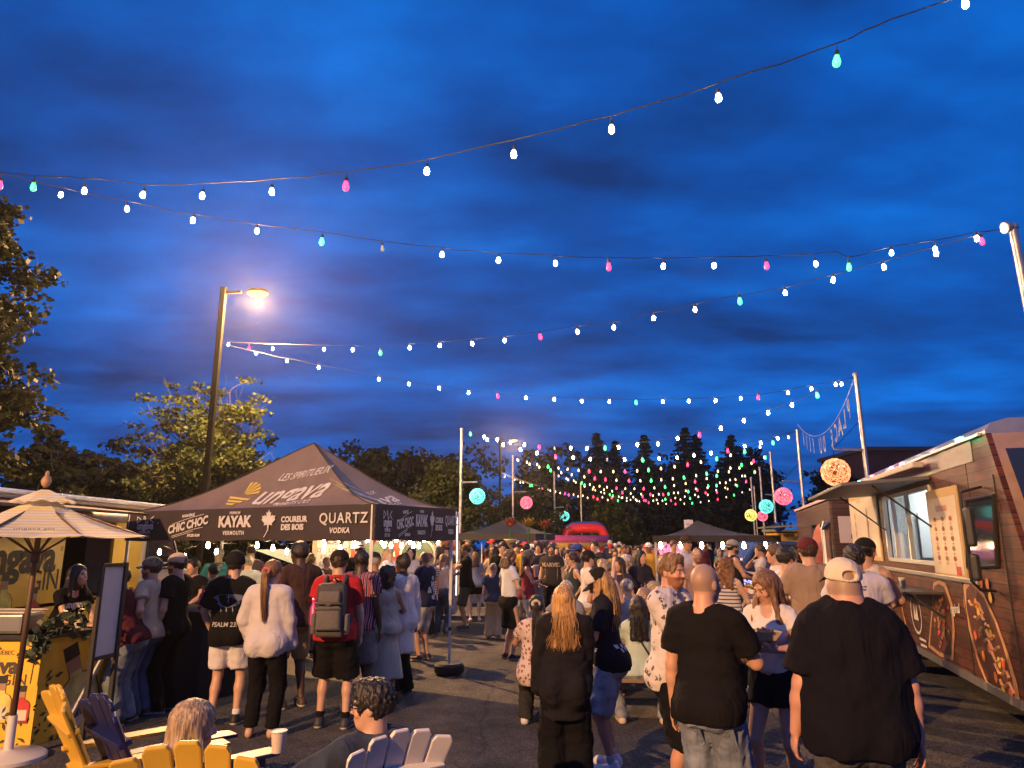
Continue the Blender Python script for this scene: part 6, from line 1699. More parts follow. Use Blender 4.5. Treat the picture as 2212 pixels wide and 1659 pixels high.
# counter shelf
sa, sb = tu(2040, 1285), tu(1902, 1262); sz = sa[1]
MB().poly([TW(sa[0], sz, .0), TW(sb[0], sz, .0), TW(sb[0], sz, .42), TW(sa[0], sz, .42)], Z, .03).build('serving_shelf', mat('shelf_dark', (.10, .09, .085), .35, .5), truck, bevel=.006)
for u in (sa[0] + .06, sb[0] - .06): MB().bar(TW(u, sz - .26, .01), TW(u, sz, .36), .03, .03).build('shelf_bracket', BLK, truck)
nk = thing('napkin_box', 'grey napkin dispenser at the far end of the truck shelf', 'napkin box', TW(sb[0] - .25, sz + .03, .2)); MB().box(TW(sb[0] - .25, sz + .14, .2), (.22, .30, .22), Mt).build('box_body', INS, nk, bevel=.02); MB().box(TW(sb[0] - .25, sz + .14, .312), (.006, .2, .1), Mt).build('napkin_slot', BLK, nk)
cu_ = tu(1992, 1270)
def cup(label, loc, col=(.55, .5, .42), h=.11, r=.042, group='drink cups'):
    c_ = thing('paper_cup', label, 'cup', loc, 0, group); MB().lathe([(r * .72, 0), (r, h)], loc, 14).build('cup_body', mat('cup_%02x%02x%02x' % tuple(int(255 * v) for v in col), col, .5), c_, smooth=True, angle=50)
    b = MB(); L0 = Vector(loc); b.tube([L0 + Vector((math.cos(a) * r, math.sin(a) * r, h)) for a in np.linspace(0, 6.283, 15)], .004, 5, False); b.build('rim', mat('plastic_white', (.6, .56, .52), .45), c_); return c_
cup('paper coffee cup with a dark band standing on the truck shelf', TW(cu_[0], sz + .032, .22)); 
# front door, its window, handle and mirrors
du0, du1 = tu(2192, 1300)[0] + .02, tu(2082, 1300)[0] - .06
for u in (du1, -.10): MB().bar(TW(u, .46, .004), TW(u, 2.45, .004), .014, .012, up=TN).build('door_seam', BLK, truck)
DW = [tu(x, y) for x, y in ((2092, 1080), (2152, 1070), (2160, 1222), (2096, 1226))]
side_poly(MB(), DW, .004, .012).build('door_window', GLASSD, truck)
b = MB(); b.tube([TW(u, z, .018) for u, z in DW + DW[:1]], .022, 6); b.build('door_frame', BLK, truck)
for z0, h_ in ((1.98, .36), (1.62, .24)): MB().box(TW(-.06, z0, .24), (.07, .15, h_), Mt).build('mirror', BLK, truck, bevel=.03)
b = MB(); b.tube([TW(.2, 2.36, .02), TW(-.0, 2.30, .26), TW(-.06, 2.0, .28), TW(-.06, 1.5, .28), TW(.0, 1.42, .2), TW(.2, 1.40, .02)], .014, 6); b.build('mirror_bracket', BLK, truck)
MB().box(TW(du1 - .05 - .5, 1.02, .018), (.03, .05, .16), Mt).build('door_handle', BLK, truck, bevel=.006)
# wheels and arches
for u in (4.85, -.66):
    b = MB(); b.lathe([(.14, -.12), (.36, -.12), (.40, -.07), (.40, .07), (.36, .12), (.14, .12)], (0, 0, 0), 24)
    b.v = [TW(u, .40, -.16) + TD * v.x + Z * v.y + TN * v.z for v in b.v]; wl_ = b.build('wheel', mat('rubber_black', (.015, .015, .016), .6), truck, smooth=True, angle=40)
    b = MB(); b.lathe([(.02, .125), (.15, .125), (.16, .10)], (0, 0, 0), 20); b.v = [TW(u, .40, -.16) + TD * v.x + Z * v.y + TN * v.z for v in b.v]; b.build('rim', ALU, wl_)
    arc = [(u + math.cos(a) * .52, .42 + math.sin(a) * .52) for a in np.linspace(0, math.pi, 15)]
    side_poly(MB(), arc, .004, .003).build('wheel_arch', mat('arch_black', (.012, .01, .01), .8), truck)
# printed pastries, sweets and lettering on the side
def slab(pts, m_, off, nm='pastry_print'): side_poly(MB(), pts, off, .001).build(nm, m_, truck)
DOUGH = mat('dough', (.46, .24, .11), .5, noise=.25, nscale=9); CHOC = mat('choc', (.09, .032, .018), .4, noise=.5, nscale=14)
def tail(u, z0, z1, w, tilt=0.0):
    n = 26; f = lambda k: [(u + tilt * ((z - z0) / (z1 - z0)) + sgn * w * k * math.sin(math.pi * min(1, max(.0, .06 + .94 * (z - z0) / (z1 - z0)))) ** .55, z0 + (z1 - z0) * (.5 + (((z - z0) / (z1 - z0)) - .5) * (1 if k == 1 else .90))) for sgn, rng in ((1, np.linspace(z0, z1, n)), (-1, np.linspace(z1, z0, n))) for z in rng]
    slab(f(1), DOUGH, .006); slab(f(.82), CHOC, .009)
def tail_px(pts):
    q = [tu(1659 + x * .4002, 903 + y * .4002) for x, y in pts]; cu_ = sum(a for a, _ in q) / len(q); cz_ = sum(a for _, a in q) / len(q)
    slab(q, DOUGH, .006); slab([(cu_ + (a - cu_) * .84, cz_ + (c - cz_) * .90) for a, c in q], CHOC, .009)
tail_px([(1058, 900), (1085, 870), (1115, 885), (1170, 950), (1240, 1100), (1300, 1270), (1350, 1440), (1368, 1550), (1290, 1515), (1190, 1450), (1140, 1330), (1090, 1150), (1060, 1000)])
tail_px([(895, 890), (925, 875), (960, 890), (1000, 1000), (1012, 1150), (1002, 1310), (930, 1285), (868, 1235), (880, 1100), (890, 1000)])
tail_px([(668, 945), (685, 935), (722, 1000), (757, 1150), (735, 1150), (700, 1040), (660, 1010)])
rg = np.random.RandomState(3)
CANDY = [mat('candy_%d' % i, c, .4) for i, c in enumerate(((.7, .42, .05), (.55, .12, .06), (.62, .2, .05)))]
def disc(u, z, r, m_, off=.012): slab([(u + math.cos(a) * r, z + math.sin(a) * r * 1.15) for a in np.linspace(0, 6.283, 13)[:-1]], m_, off, 'sweet_print')
for i, (x, y) in enumerate(((1112, 840), (1145, 842), (1192, 895), (1208, 970), (1158, 890), (1130, 1000), (1145, 1050), (1128, 1175), (1205, 1245), (1258, 1320), (1282, 1330), (1240, 1400), (1282, 1475), (1322, 1490), (1175, 1285), (1215, 1170))):
    disc(*tu(1659 + x * .4002, 903 + y * .4002), .045, CANDY[i % 3], .0125 + i * .0004)
for i in range(7):
    x0, y0 = 1095 + i * 28, 985 + i * 72; pts = [tu(1659 + (x0 + k * 13) * .4002, 903 + (y0 + k * 9 + 20 * math.sin(k * 1.3 + i)) * .4002) for k in range(7)]; b = MB(); b.tube([TW(u, zz, .013) for u, zz in pts], .016, 4); b.build('icing_print', DOUGH, truck)
for i in range(40):
    c0 = tu(1659 + rg.uniform(905, 985) * .4002, 903 + rg.uniform(960, 1250) * .4002); slab([(c0[0] + math.cos(a) * .04, c0[1] + math.sin(a) * .025) for a in np.linspace(0, 6.283, 7)[:-1]], FOODM[i % 4], .011 + i * .0003, 'topping_print')
lettering('Original', TW(1.62, 1.12, .006), -TD, Z, .14, WHITEP, truck, .004, bold=.004, shear=.2, rot=.1)
ring = lambda u, z, r, w_: [[(u + math.cos(a) * rr, z + math.sin(a) * rr) for a, rr in ((a0, r), (a1, r), (a1, r - w_), (a0, r - w_))] for a0, a1 in zip(np.linspace(0, 6.283, 25)[:-1], np.linspace(0, 6.283, 25)[1:])]
for pl in ring(3.30, .92, .24, .03): pass
b = MB()
for pl in ring(3.30, .92, .26, .03): side_poly(b, pl, .004, .002)
b.build('logo_print', WHITEP, truck); shape2d([[(-.12, -.08), (-.06, .12), (0, -.02), (.06, .12), (.12, -.08)]], TW(3.30, .92, .006), -TD, Z, WHITEP, truck, .003, 'logo_print')
shape2d([[(-.2 + .03 * k, -k * .07), (.12, -k * .07), (.12, .03 - k * .07), (-.2 + .03 * k, .03 - k * .07)] for k in range(3)], TW(3.05, .60, .006), -TD, Z, WHITEP, truck, .004, 'caption_print')
# roof-edge lights: green markers, plus red ones added to tint the band
for u, c_ in ((.35, 'g'), (6.3, 'g'), (5.7, 'g'), (3.3, 'p'), (2.7, 'p'), (4.6, 'p')):
    MB().box(TW(u, RZ - .0, .10), (.03, .16, .03), Mt).build('marker_tint_light', mat('marker_' + c_, (.5, .5, .5), .3, emit={'g': (.03, 1, .35), 'p': (1, .05, .12)}[c_], estr=16), truck)
# roof hardware
for u, s_ in ((5.2, .34), (3.6, .4), (2.3, .3)): MB().box(TW(u, RZ + .22, -1.0), (.6, s_, .22), Mt).build('roof_vent', mat('vent_red', (.30, .05, .05), .5), truck, bevel=.02)

# rear food truck
T2 = Vector((6.6, 15.0, 0)); rt = thing('rear_food_truck', 'dark red-brown food truck behind the big brown one, with a raised side awning', 'food truck', T2)
W2 = lambda u, z, o_=0.0: T2 + TD * u + Z * z + TN * o_
MB().poly([W2(0, .45), W2(6.5, .45), W2(6.5, 2.7), W2(0, 2.7)], -TN, 2.2).build('body', plank_wrap('truck_dark_wrap', (.05, .022, .022), (.085, .035, .032)), rt, bevel=.05)
MB().poly([W2(-.02, 2.70, .05), W2(6.55, 2.70, .05), W2(6.55, 2.82, -2.25), W2(-.02, 2.82, -2.25)], Z, .06).build('roof', mat('roof_pink_white', (.6, .5, .5), .4), rt)
MB().poly([W2(.02, 2.2, .02), W2(3.2, 2.24, .02), W2(3.2, 2.16, 1.3), W2(.02, 2.12, 1.3)], Z, .04).build('awning', mat('hatch_alu', (.13, .13, .13), .5, .5), rt)
fp = lambda o_, z: T2 - TD * .012 + TN * o_ + Z * z      # front face
MB().poly([fp(-.15, 1.82), fp(-1.15, 1.82), fp(-1.15, 2.36), fp(-.15, 2.36)], -TD, .015).build('sign_panel', mat('sign_pale', (.58, .50, .50), .5), rt)
lettering('0363-69', T2 - TD * .03 + TN * -.65 + Z * 1.94, -TN, Z, .17, PRD, rt, .004, bold=.008); lettering('ÉVÉNEMENT', T2 - TD * .03 + TN * -.65 + Z * 2.18, -TN, Z, .10, PRD, rt, .004)
MB().poly([fp(-1.3, 1.2), fp(-2.1, 1.2), fp(-2.1, 2.2), fp(-1.3, 2.2)], -TD, .012).build('front_window', GLASSD, rt)
for z0 in (1.70, 1.30): MB().box(T2 - TD * .25 + TN * .30 + Z * z0, (.10, .22, .30)).build('mirror', ALU, rt, bevel=.04)
b = MB(); b.tube([T2 + TN * .02 + Z * 2.25, T2 - TD * .25 + TN * .28 + Z * 2.05, T2 - TD * .25 + TN * .3 + Z * 1.1, T2 + TN * .02 + Z * .95], .02, 6); b.build('mirror_bracket', ALU, rt)
MB().poly([W2(.9, 1.25, .012), W2(2.6, 1.25, .012), W2(2.6, 2.1, .012), W2(.9, 2.1, .012)], TN, .01).build('serving_window', mat('lit_window', (.4, .35, .3), .4, emit=(1, .75, .5), estr=.7), rt)
MB().poly([W2(.15, 1.1, .012), W2(.75, 1.1, .012), W2(.75, 2.1, .012), W2(.15, 2.1, .012)], TN, .02).build('poster', mat('poster_orange', (.55, .22, .15), .5, noise=.3, nscale=4), rt)
for u in (.9, 5.2):
    b = MB(); b.lathe([(.14, -.1), (.38, -.1), (.40, 0), (.38, .1), (.14, .1)], (0, 0, 0), 20); b.v = [W2(u, .40, -.08) + TD * v.x + Z * v.y + TN * v.z for v in b.v]; b.build('wheel', mat('rubber_black', (.015, .015, .016), .6), rt, smooth=True, angle=40)
ff = thing('feather_flag', 'tall salmon feather flag before the front of the rear food truck', 'flag', (7.0, 14.6, 0))
q = at(1782, 1230, 14.6); q0 = Vector((q.x, 14.6, 0))
ff.location = q0; ORG[ff.name] = (q0, 0)
MB().tube([q0, q0 + Z * 2.10, q0 + Vector((.06, 0, 2.25))], .014, 6).build('flag_pole', ALU, ff)
b = MB(); n = 14
for i in range(n + 1):
    t = i / n; z = .65 + 1.55 * t; w_ = .26 * math.sin(math.pi * (.25 + .72 * t)) ** .6; b.v += [q0 + Vector((-.015, .02 * math.sin(t * 7), z)), q0 + Vector((-w_ * .6, .06 * math.sin(t * 7 + .8), z - .02)), q0 + Vector((-w_, .09 * math.sin(t * 7 + 1.5), z - .05))]
for i in range(n): b.f += [(i * 3, i * 3 + 1, i * 3 + 4, i * 3 + 3), (i * 3 + 1, i * 3 + 2, i * 3 + 5, i * 3 + 4)]
b.build('flag_cloth', mat('flag_salmon', (.50, .17, .12), .7, noise=.2), ff, smooth=True)

# ====================================================================== far tents
def canopy(label, cpx, Y, w, zv, zb2, apx, m_, bulbs=0):
    c = at(cpx, 1150, Y); c.z = 0; r = thing('canopy_tent', label, 'canopy tent', c, 0, 'plain black canopy tents')
    h = w / 2; Mz = Matrix.Rotation(R(-16), 3, 'Z'); cs_ = [c + Mz @ Vector((x * h, y * h, 0)) for x, y in ((-1, -1), (1, -1), (1, 1), (-1, 1))]; ap = at(apx[0], apx[1], Y)
    for i in range(4):
        a, d = cs_[i], cs_[(i + 1) % 4]; b = MB(); n = 6
        for j in range(n + 1):
            for k in range(n + 1):
                t = j / n; p_ = (a.lerp(d, k / n) + Z * zv).lerp(ap, t) - Z * (.12 * 4 * t * (1 - t)); b.v.append(p_)
        for j in range(n):
            for k in range(n): q = j * (n + 1) + k; b.f.append((q, q + 1, q + n + 2, q + n + 1))
        b.build('roof_panel', m_, r, smooth=True)
        MB().poly([a + Z * zv, d + Z * zv, d + Z * zb2, a + Z * zb2], ((d - a).cross(Z)), .008).build('valance', m_, r)
        MB().box(a + (c - a).normalized() * .08 + Z * zv / 2, (.045, .045, zv)).build('leg', STEEL, r)
    for i in range(bulbs):
        q = cs_[0].lerp(cs_[1], (i + .5) / bulbs) + Z * (zb2 - .05) + Vector((0, .3, 0)); bb = bpy.data.objects.new('bulb', BULB_MES['s']); COL.objects.link(bb); bb.parent = r; bb.location = q - c; bb.scale = (1.5,) * 3
    return r, cs_, c
TB2 = mat('tent_plum', (.019, .014, .019), .75, noise=.15, nscale=2)
canopy('black canopy tent left of the metal flowers, behind the queue', 1094, 27, 3.0, 2.12, 1.90, (1103, 1115), mat('tent_night', (.008, .009, .013), .75, noise=.15))
_, c4, cc = canopy('black canopy tent with a row of bulbs in front of the rear truck', 1545, 18.5, 2.9, 1.99, 1.84, (1506, 1124), TB2, 6)
sg = thing('banner_sign', 'white upright banner sign rising behind the right black tent', 'sign', at(1488, 1180, 21.5)); q = at(1488, 1140, 21.5)
MB().box(q + Z * -.02, (.26, .03, .50)).build('sign_sheet', mat('board_white', (.62, .60, .60), .5), sg); MB().tube([Vector((q.x, q.y + .03, 0)), q + Z * .24 + Vector((0, .03, 0))], .02, 6).build('post', STEEL, sg)
for k in range(3): shape2d([[(x, 0), (x + .022, 0), (x + .022, .035), (x, .035)] for x in (-.08, -.045, -.012, .03, .06)[k % 2:]], q + Vector((0, -.016, .08 - k * .11)), (1, 0, 0), Z, RED, sg, .003, 'blurred_print')
# table with shimmering wares under the right tent
wt2 = thing('display_table', 'yellow-fronted display table with glinting wares under the right black tent', 'table', cc)
MB().box(cc + Vector((.9, -.6, .80)), (1.3, .6, .05)).build('tabletop', mat('table_yellow', (.6, .38, .05), .5), wt2); 
for x, y in ((.3, -.85), (1.5, -.85), (.3, -.35), (1.5, -.35)): MB().box(cc + Vector((x, y, .39)), (.05, .05, .78)).build('leg', mat('table_yellow', (.6, .38, .05), .5), wt2)
b = MB(); rg = np.random.RandomState(9)
for i in range(120):
    q = cc + Vector((.9 + rg.uniform(-.6, .6), -.6 + rg.uniform(-.28, .28), .84 + rg.uniform(0, .12))); s_ = rg.uniform(.012, .03); b.box(q, (s_, s_, s_), Matrix.Rotation(rg.uniform(0, 3), 3, 'Z'))
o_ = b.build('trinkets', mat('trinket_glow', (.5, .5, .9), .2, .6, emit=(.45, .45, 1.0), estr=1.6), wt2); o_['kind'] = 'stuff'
for k, px in enumerate((1440, 1462)):
    q = at(px, 1187, 19.2); t_ = thing('glitter_bouquet', 'pink sparkling balloon cluster under the right black tent, ' + ('left one' if k == 0 else 'right one'), 'balloons', q, 0, 'sparkling balloon clusters'); b = MB()
    for i in range(40):
        v = unit(rg.normal(size=3)) * .22 * rg.rand() ** .4; b.lathe([(.01, -.035), (.03, -.015), (.03, .015), (.01, .035)], q + Vector(v), 6)
    b.build('balloons', mat('balloon_pink', (.6, .2, .4), .25, emit=(1, .3, .6), estr=.9), t_, smooth=True); MB().tube([q - Z * .2, Vector((q.x, q.y, .82))], .006, 4).build('stick', BLK, t_)

# ====================================================================== inflatable game
inf = thing('inflatable_game', 'red, yellow and pink inflatable obstacle game with a high red arch', 'inflatable', at(1258, 1180, 40))
iR, iB, iP, iY = [mat('vinyl_' + n_, c, .3, bump=.1, bscale=5) for n_, c in (('red', (.85, .04, .03)), ('blue', (.08, .09, .35)), ('pink', (.55, .10, .22)), ('yellow', (.65, .40, .06)))]
def ipx(px, py, Y=40): return at(px, py, Y)
arch = [ipx(1222, 1184), ipx(1222, 1160), ipx(1226, 1149), ipx(1238, 1143), ipx(1260, 1141), ipx(1290, 1141), ipx(1300, 1145), ipx(1305, 1155), ipx(1307, 1185)]
MB().tube(arch, .26, 12).build('arch', iR, inf, smooth=True)
arch2 = [p_ + Z * .27 + Vector((0, .12, 0)) for p_ in arch[1:-1]]; MB().tube(arch2, .10, 8).build('arch_piping', iB, inf, smooth=True)
MB().box(ipx(1303, 1170), (.62, .7, .55)).build('corner_block', iB, inf, bevel=.12); MB().box(ipx(1222, 1174), (.5, .6, .4)).build('corner_block', iB, inf, bevel=.1)
MB().tube([ipx(1190, 1172, 38), ipx(1225, 1170, 38), ipx(1262, 1172, 38), ipx(1272, 1180, 38)], .17, 10).build('pink_tube', iP, inf, smooth=True)
MB().tube([ipx(1120, 1182, 36), ipx(1160, 1178, 36), ipx(1220, 1180, 36), ipx(1310, 1182, 38)], .18, 10).build('yellow_tube', iY, inf, smooth=True)
for z, m_ in ((.35, iY), (.75, iP), (1.10, iY), (1.40, iR), (1.66, iY), (1.93, iP)):
    MB().tube([Vector((ipx(1110, 1180, 36).x, 36, z)), Vector((ipx(1310, 1180, 37).x, 37, z))], .24, 10).build('side_tube', m_, inf, smooth=True)
MB().tube([Vector((ipx(1222, 1180).x, 40, .25)), ipx(1222, 1186)], .26, 10).build('arch_leg', iR, inf, smooth=True); MB().tube([Vector((ipx(1307, 1180).x, 40, .25)), ipx(1307, 1186)], .26, 10).build('arch_leg', iR, inf, smooth=True)
a2 = [ipx(1107, 1182, 35), ipx(1110, 1172, 35), ipx(1123, 1166, 35), ipx(1137, 1172, 35), ipx(1141, 1182, 35)]
for i in range(4): MB().tube([a2[i], a2[i + 1]], .12, 10).build('striped_hoop', (iR, WHITEP, iB, iR)[i], inf, smooth=True)

# ====================================================================== metal flowers
def flower(label, px, py, Y, hue, stem_bulge, seed):
    top = at(px, py, Y); r = thing('metal_flower', label, 'flower sculpture', (top.x, Y, 0), 0, 'tall painted metal flowers')
    MB().tube([(top.x, Y, 0), (top.x + .02, Y, top.z * .6), top - Z * .05], .028, 8).build('stem', mat('flower_green', (.03, .10, .04), .35, .4), r)
    M_ = mat('petal_%d' % seed, hue, .25, .7)
    for ring_, (n, L_, tilt) in enumerate(((7, .34, .55), (6, .30, .95))):
        for i in range(n):
            a = i * 6.283 / n + ring_ * .4; ca, sa = math.cos(a), math.sin(a); b = MB(); m = 6
            for j in range(m + 1):
                t = j / m; w_ = .085 * math.sin(math.pi * (.12 + .88 * t)) ** .8; rr = L_ * t * math.cos(tilt) * (1 - .12 * t); zz = L_ * t * math.sin(tilt) * (.6 + .6 * t)
                for s_ in (-1, 0, 1): b.v.append(top + Vector((ca * rr - sa * w_ * s_, sa * rr + ca * w_ * s_, zz + .02 * abs(s_))))
            for j in range(m): b.f += [(j * 3, j * 3 + 1, j * 3 + 4, j * 3 + 3), (j * 3 + 1, j * 3 + 2, j * 3 + 5, j * 3 + 4)]
            b.build('petal', M_, r, smooth=True)
    for i in range(3):
        a = i * 2.1 + seed; b = MB(); z0 = top.z * (.55 + .1 * i); m = 6
        for j in range(m + 1):
            t = j / m; w_ = .10 * math.sin(math.pi * (.08 + .9 * t)); rr = .42 * t; zz = z0 + .35 * t - .25 * t * t
            for s_ in (-1, 1): b.v.append(Vector((top.x + math.cos(a) * rr - math.sin(a) * w_ * s_, Y + math.sin(a) * rr + math.cos(a) * w_ * s_, zz)))
        for j in range(m): b.f.append((j * 2, j * 2 + 1, j * 2 + 3, j * 2 + 2))
        b.build('leaf', mat('flower_leaf_%d' % (i % 2), ((.03, .12, .05), (.35, .22, .05))[i % 2], .3, .5), r, smooth=True)
    if stem_bulge: MB().lathe([(.02, 0), (.16, .22), (.20, .26), (.19, .27)], top - Z * .62, 14).build('bud', mat('bud_%d' % seed, stem_bulge, .4), r, smooth=True)
    return r
flower('copper metal flower on the left of the three sculptures, with a pale bud', 1102, 1139, 22, (.35, .10, .06), (.5, .4, .25), 1)
flower('golden metal flower in the middle of the three sculptures', 1142, 1139, 22.5, (.42, .30, .06), None, 2)
flower('small copper metal flower on the right of the three sculptures, with a purple bud', 1177, 1143, 23, (.35, .12, .06), (.12, .08, .25), 3)
flower('blue-leaved metal flower beside the front of the rear food truck', 1684, 1150, 22, (.05, .12, .35), None, 4)
tr_ = thing('brass_trumpet', 'golden trumpet-shaped planter at the foot of the left metal flower', 'sculpture', (at(1102, 1180, 21).x, 21, 0)); MB().lathe([(.05, 0), (.06, .9), (.10, 1.3), (.22, 1.55), (.30, 1.62), (.28, 1.63)], (at(1102, 1180, 21).x, 21, 0), 16).build('horn', mat('brass', (.55, .33, .08), .25, .8), tr_, smooth=True)
MB().lathe([(.16, 0), (.16, .05), (.05, .07)], (at(1102, 1180, 21).x, 21, 0), 16).build('foot', mat('brass', (.55, .33, .08), .25, .8), tr_)

# ====================================================================== lit stall behind the gin tent
ST = Vector((-4.6, 16.8, 0)); sx_ = Vector((.966, .26, 0)).normalized(); sn = Vector((sx_.y, -sx_.x, 0))
stall = thing('festival_stall', 'lit festival stall with red and green arches behind the gin tent', 'stall', ST)
SW = lambda u, z, o_=0.0: ST + sx_ * u + Z * z + sn * o_
CRM = mat('stall_cream', (.60, .48, .34), .6, noise=.08); SRED = mat('stall_red', (.50, .07, .04), .5); SGRN = mat('stall_green', (.12, .17, .11), .6)
MB().poly([SW(0, .0), SW(3.0, .0), SW(3.0, 2.55), SW(0, 2.55)], -sn, .08).build('back_wall', CRM, stall)
MB().poly([SW(-.1, 2.40, 1.0), SW(3.05, 2.40, 1.0), SW(3.05, 2.56, -.2), SW(-.1, 2.56, -.2)], Z, .05).build('roof', SGRN, stall)
for u in (1.45, 2.42):
    arc = [(math.cos(a) * .42, math.sin(a) * .42 + 1.5) for a in np.linspace(0, math.pi, 13)]
    b = MB()
    for (x0, z0), (x1, z1) in zip(arc[:-1], arc[1:]): b.bar(SW(u + x0, z0, .03), SW(u + x1, z1, .03), .05, .14, up=sn)
    b.build('arch', WHITEP, stall)
    MB().poly([SW(u - .38, .9, .02), SW(u + .38, .9, .02), SW(u + .38, 1.85, .02), SW(u - .38, 1.85, .02)], sn, .015).build('panel', SGRN, stall)
    MB().poly([SW(u - .58, .4, .03), SW(u - .45, .4, .03), SW(u - .45, 2.3, .03), SW(u - .58, 2.3, .03)], sn, .04).build('post', SRED, stall)
    MB().poly([SW(u - .28, 1.0, .04), SW(u + .28, 1.0, .04), SW(u + .28, 1.5, .04), SW(u - .28, 1.5, .04)], sn, .01).build('picture_panel', mat('stall_photo_%d' % int(u), (.20, .12, .09), .5, noise=.6, nscale=5), stall)
MB().poly([SW(.1, .9, .02), SW(.8, .9, .02), SW(.8, 2.0, .02), SW(.1, 2.0, .02)], sn, .015).build('notice_board', mat('notice', (.62, .55, .50), .5), stall)
for k, s_ in enumerate(('SERVICE', 'DES LOISIRS', 'ET DE LA', 'CULTURE')): lettering(s_, SW(.45, 1.80 - k * .15, .04), sx_, Z, .13, mat('print_blue_dark', (.08, .10, .2), .6), stall, .003)
MB().box(SW(.9, .55, .7), (1.3, .5, 1.1), Matrix.Rotation(R(15), 3, 'Z')).build('counter', mat('stall_blue', (.06, .07, .22), .5), stall, bevel=.02)
MB().box(SW(.9, 1.12, .7), (1.4, .6, .05), Matrix.Rotation(R(15), 3, 'Z')).build('counter_top', CRM, stall)
for i in range(9):
    bb = bpy.data.objects.new('bulb', BULB_MES['s']); COL.objects.link(bb); bb.parent = stall; bb.location = SW(.25 + i * .32, 1.88 + .05 * (i % 2), .6) - ST; bb.scale = (1.35,) * 3
MB().tube([SW(.1, 2.02, .6), SW(1.5, 1.97, .6), SW(2.95, 2.02, .6)], .006, 4).build('cable', CABLE, stall)
for i in range(8): MB().poly([SW(.2 + i * .35, 1.9, .75), SW(.36 + i * .35, 1.9, .75), SW(.28 + i * .35, 1.76, .75)], sn, .004).build('pennant', (SRED, SGRN, WHITEP)[i % 3], stall)
ts = thing('info_trailer', 'white trailer end with a red stripe beside the right corner of the gin tent', 'trailer', (-1.75, 18.5, 0))
q = at(975, 1170, 18.5); MB().box((q.x - .5, 18.6, 1.35), (1.3, .8, 2.5)).build('body', mat('trailer_white', (.5, .5, .55), .5), ts, bevel=.04); MB().box((q.x - .5, 18.185, 1.75), (1.3, .02, .22)).build('stripe', SRED, ts); MB().box((q.x + .155, 18.3, 1.5), (.03, .03, 1.9)).build('led_strip', mat('led_strip', (1, 1, 1), .3, emit=(1, .95, .85), estr=3), ts)
for y in (18.4,): MB().tube([(q.x - .9, y, .3), (q.x - .9, y + .2, .3)], .3, 14).build('wheel', mat('rubber_black', (.015, .015, .016), .6), ts)
tq = thing('teal_tent', 'small teal fabric shade behind the tall man under the gin tent', 'canopy', (-6.6, 15.2, 0)); q = at(590, 1200, 15.2)
b = MB(); A_ = [at(548, 1188, 15.6), at(660, 1186, 15.6), at(668, 1222, 14.6), at(632, 1218, 14.6)]; b.poly(A_, (0, -1, .3), .02); b.build('fabric', mat('fabric_teal', (.03, .16, .18), .7, noise=.1), tq)
for p_ in A_[1:3]: MB().tube([(p_.x, p_.y, 0), p_], .018, 6).build('pole', STEEL, tq)
tq.location = (A_[1].x, A_[1].y, 0); [setattr(ch, 'location', Vector((-6.6, 15.2, 0)) - Vector((A_[1].x, A_[1].y, 0))) for ch in tq.children]; ORG[tq.name] = (Vector(tq.location), 0)

# ====================================================================== picnic tables, barricade, sign cart
WOODP = mat('picnic_wood', (.20, .14, .09), .7, noise=.3, nscale=6, stretch=(.15, 1, 1), bump=.3, bscale=20)
def picnic(label, loc, rz):
    r = thing('picnic_table', label, 'picnic table', loc, rz, 'wooden picnic tables'); M = Matrix.Rotation(rz, 3, 'Z'); o_ = Vector(loc)
    def B(b, nm): b.v = [M @ v + o_ for v in b.v]; return b.build(nm, WOODP, r, bevel=.004)
    for i in range(5): B(MB().box((0, (i - 2) * .148, .745), (1.8, .14, .038)), 'plank')
    for sd in (-1, 1):
        for i in (0, 1): B(MB().box((0, sd * (.68 + i * .145), .44), (1.8, .135, .038)), 'seat_plank')
        x = sd * .65
        B(MB().bar((x, -.25, .72), (x, -.62, .0), .04, .09), 'leg'); B(MB().bar((x, .25, .72), (x, .62, .0), .04, .09), 'leg')
        B(MB().box((x + .042, 0, .40), (.04, 1.66, .09)), 'cross_beam')
    return r
picnic('wooden picnic table behind the girls with long hair', (1.15, 8.75, 0), R(-8))
picnic('second wooden picnic table deeper in the crowd', (1.35, 11.2, 0), R(-8))
bc = thing('barricade', 'orange and white striped road barricade near the truck queue', 'barricade', (4.4, 11.6, 0))
qa, qb = at(1607, 1262, 12.6), at(1652, 1270, 11.2); qa.z = qb.z = .98
for i in range(4):
    a, c = qa.lerp(qb, i / 4), qa.lerp(qb, (i + 1) / 4); sk = (c - a) * .35
    MB().poly([a + Z * -.11 + sk, c - Z * .11 + sk, c + Z * .11, a + Z * .11], (qb - qa).cross(Z), .025).build('board', (mat('barricade_orange', (.6, .15, .04), .5), WHITEP)[i % 2], bc)
for q in (qa.lerp(qb, .1), qa.lerp(qb, .9)):
    for s_ in (-1, 1): MB().bar(q + Z * .1, Vector((q.x + s_ * .2, q.y + .1 * s_, 0)), .03, .03).build('leg', STEEL, bc)
bc2 = thing('blue_car', 'dark blue vehicle body half hidden beyond the right black tent', 'car', (7.7, 21.5, 0)); q = at(1668, 1190, 21.5)
b = MB(); b.poly([(q.x - .9, 21.5, .3), (q.x + 1.4, 21.5, .3), (q.x + 1.4, 21.5, 1.35), (q.x + .8, 21.5, 1.85), (q.x - .4, 21.5, 1.9), (q.x - .9, 21.5, 1.3)], (0, 1, 0), 1.7); b.build('body', mat('car_blue', (.03, .06, .2), .25), bc2, bevel=.08)
MB().poly([(q.x - .7, 21.49, 1.3), (q.x + 1.0, 21.49, 1.3), (q.x + .7, 21.49, 1.75), (q.x - .4, 21.49, 1.78)], (0, -1, 0), .02).build('window', GLASSD, bc2)
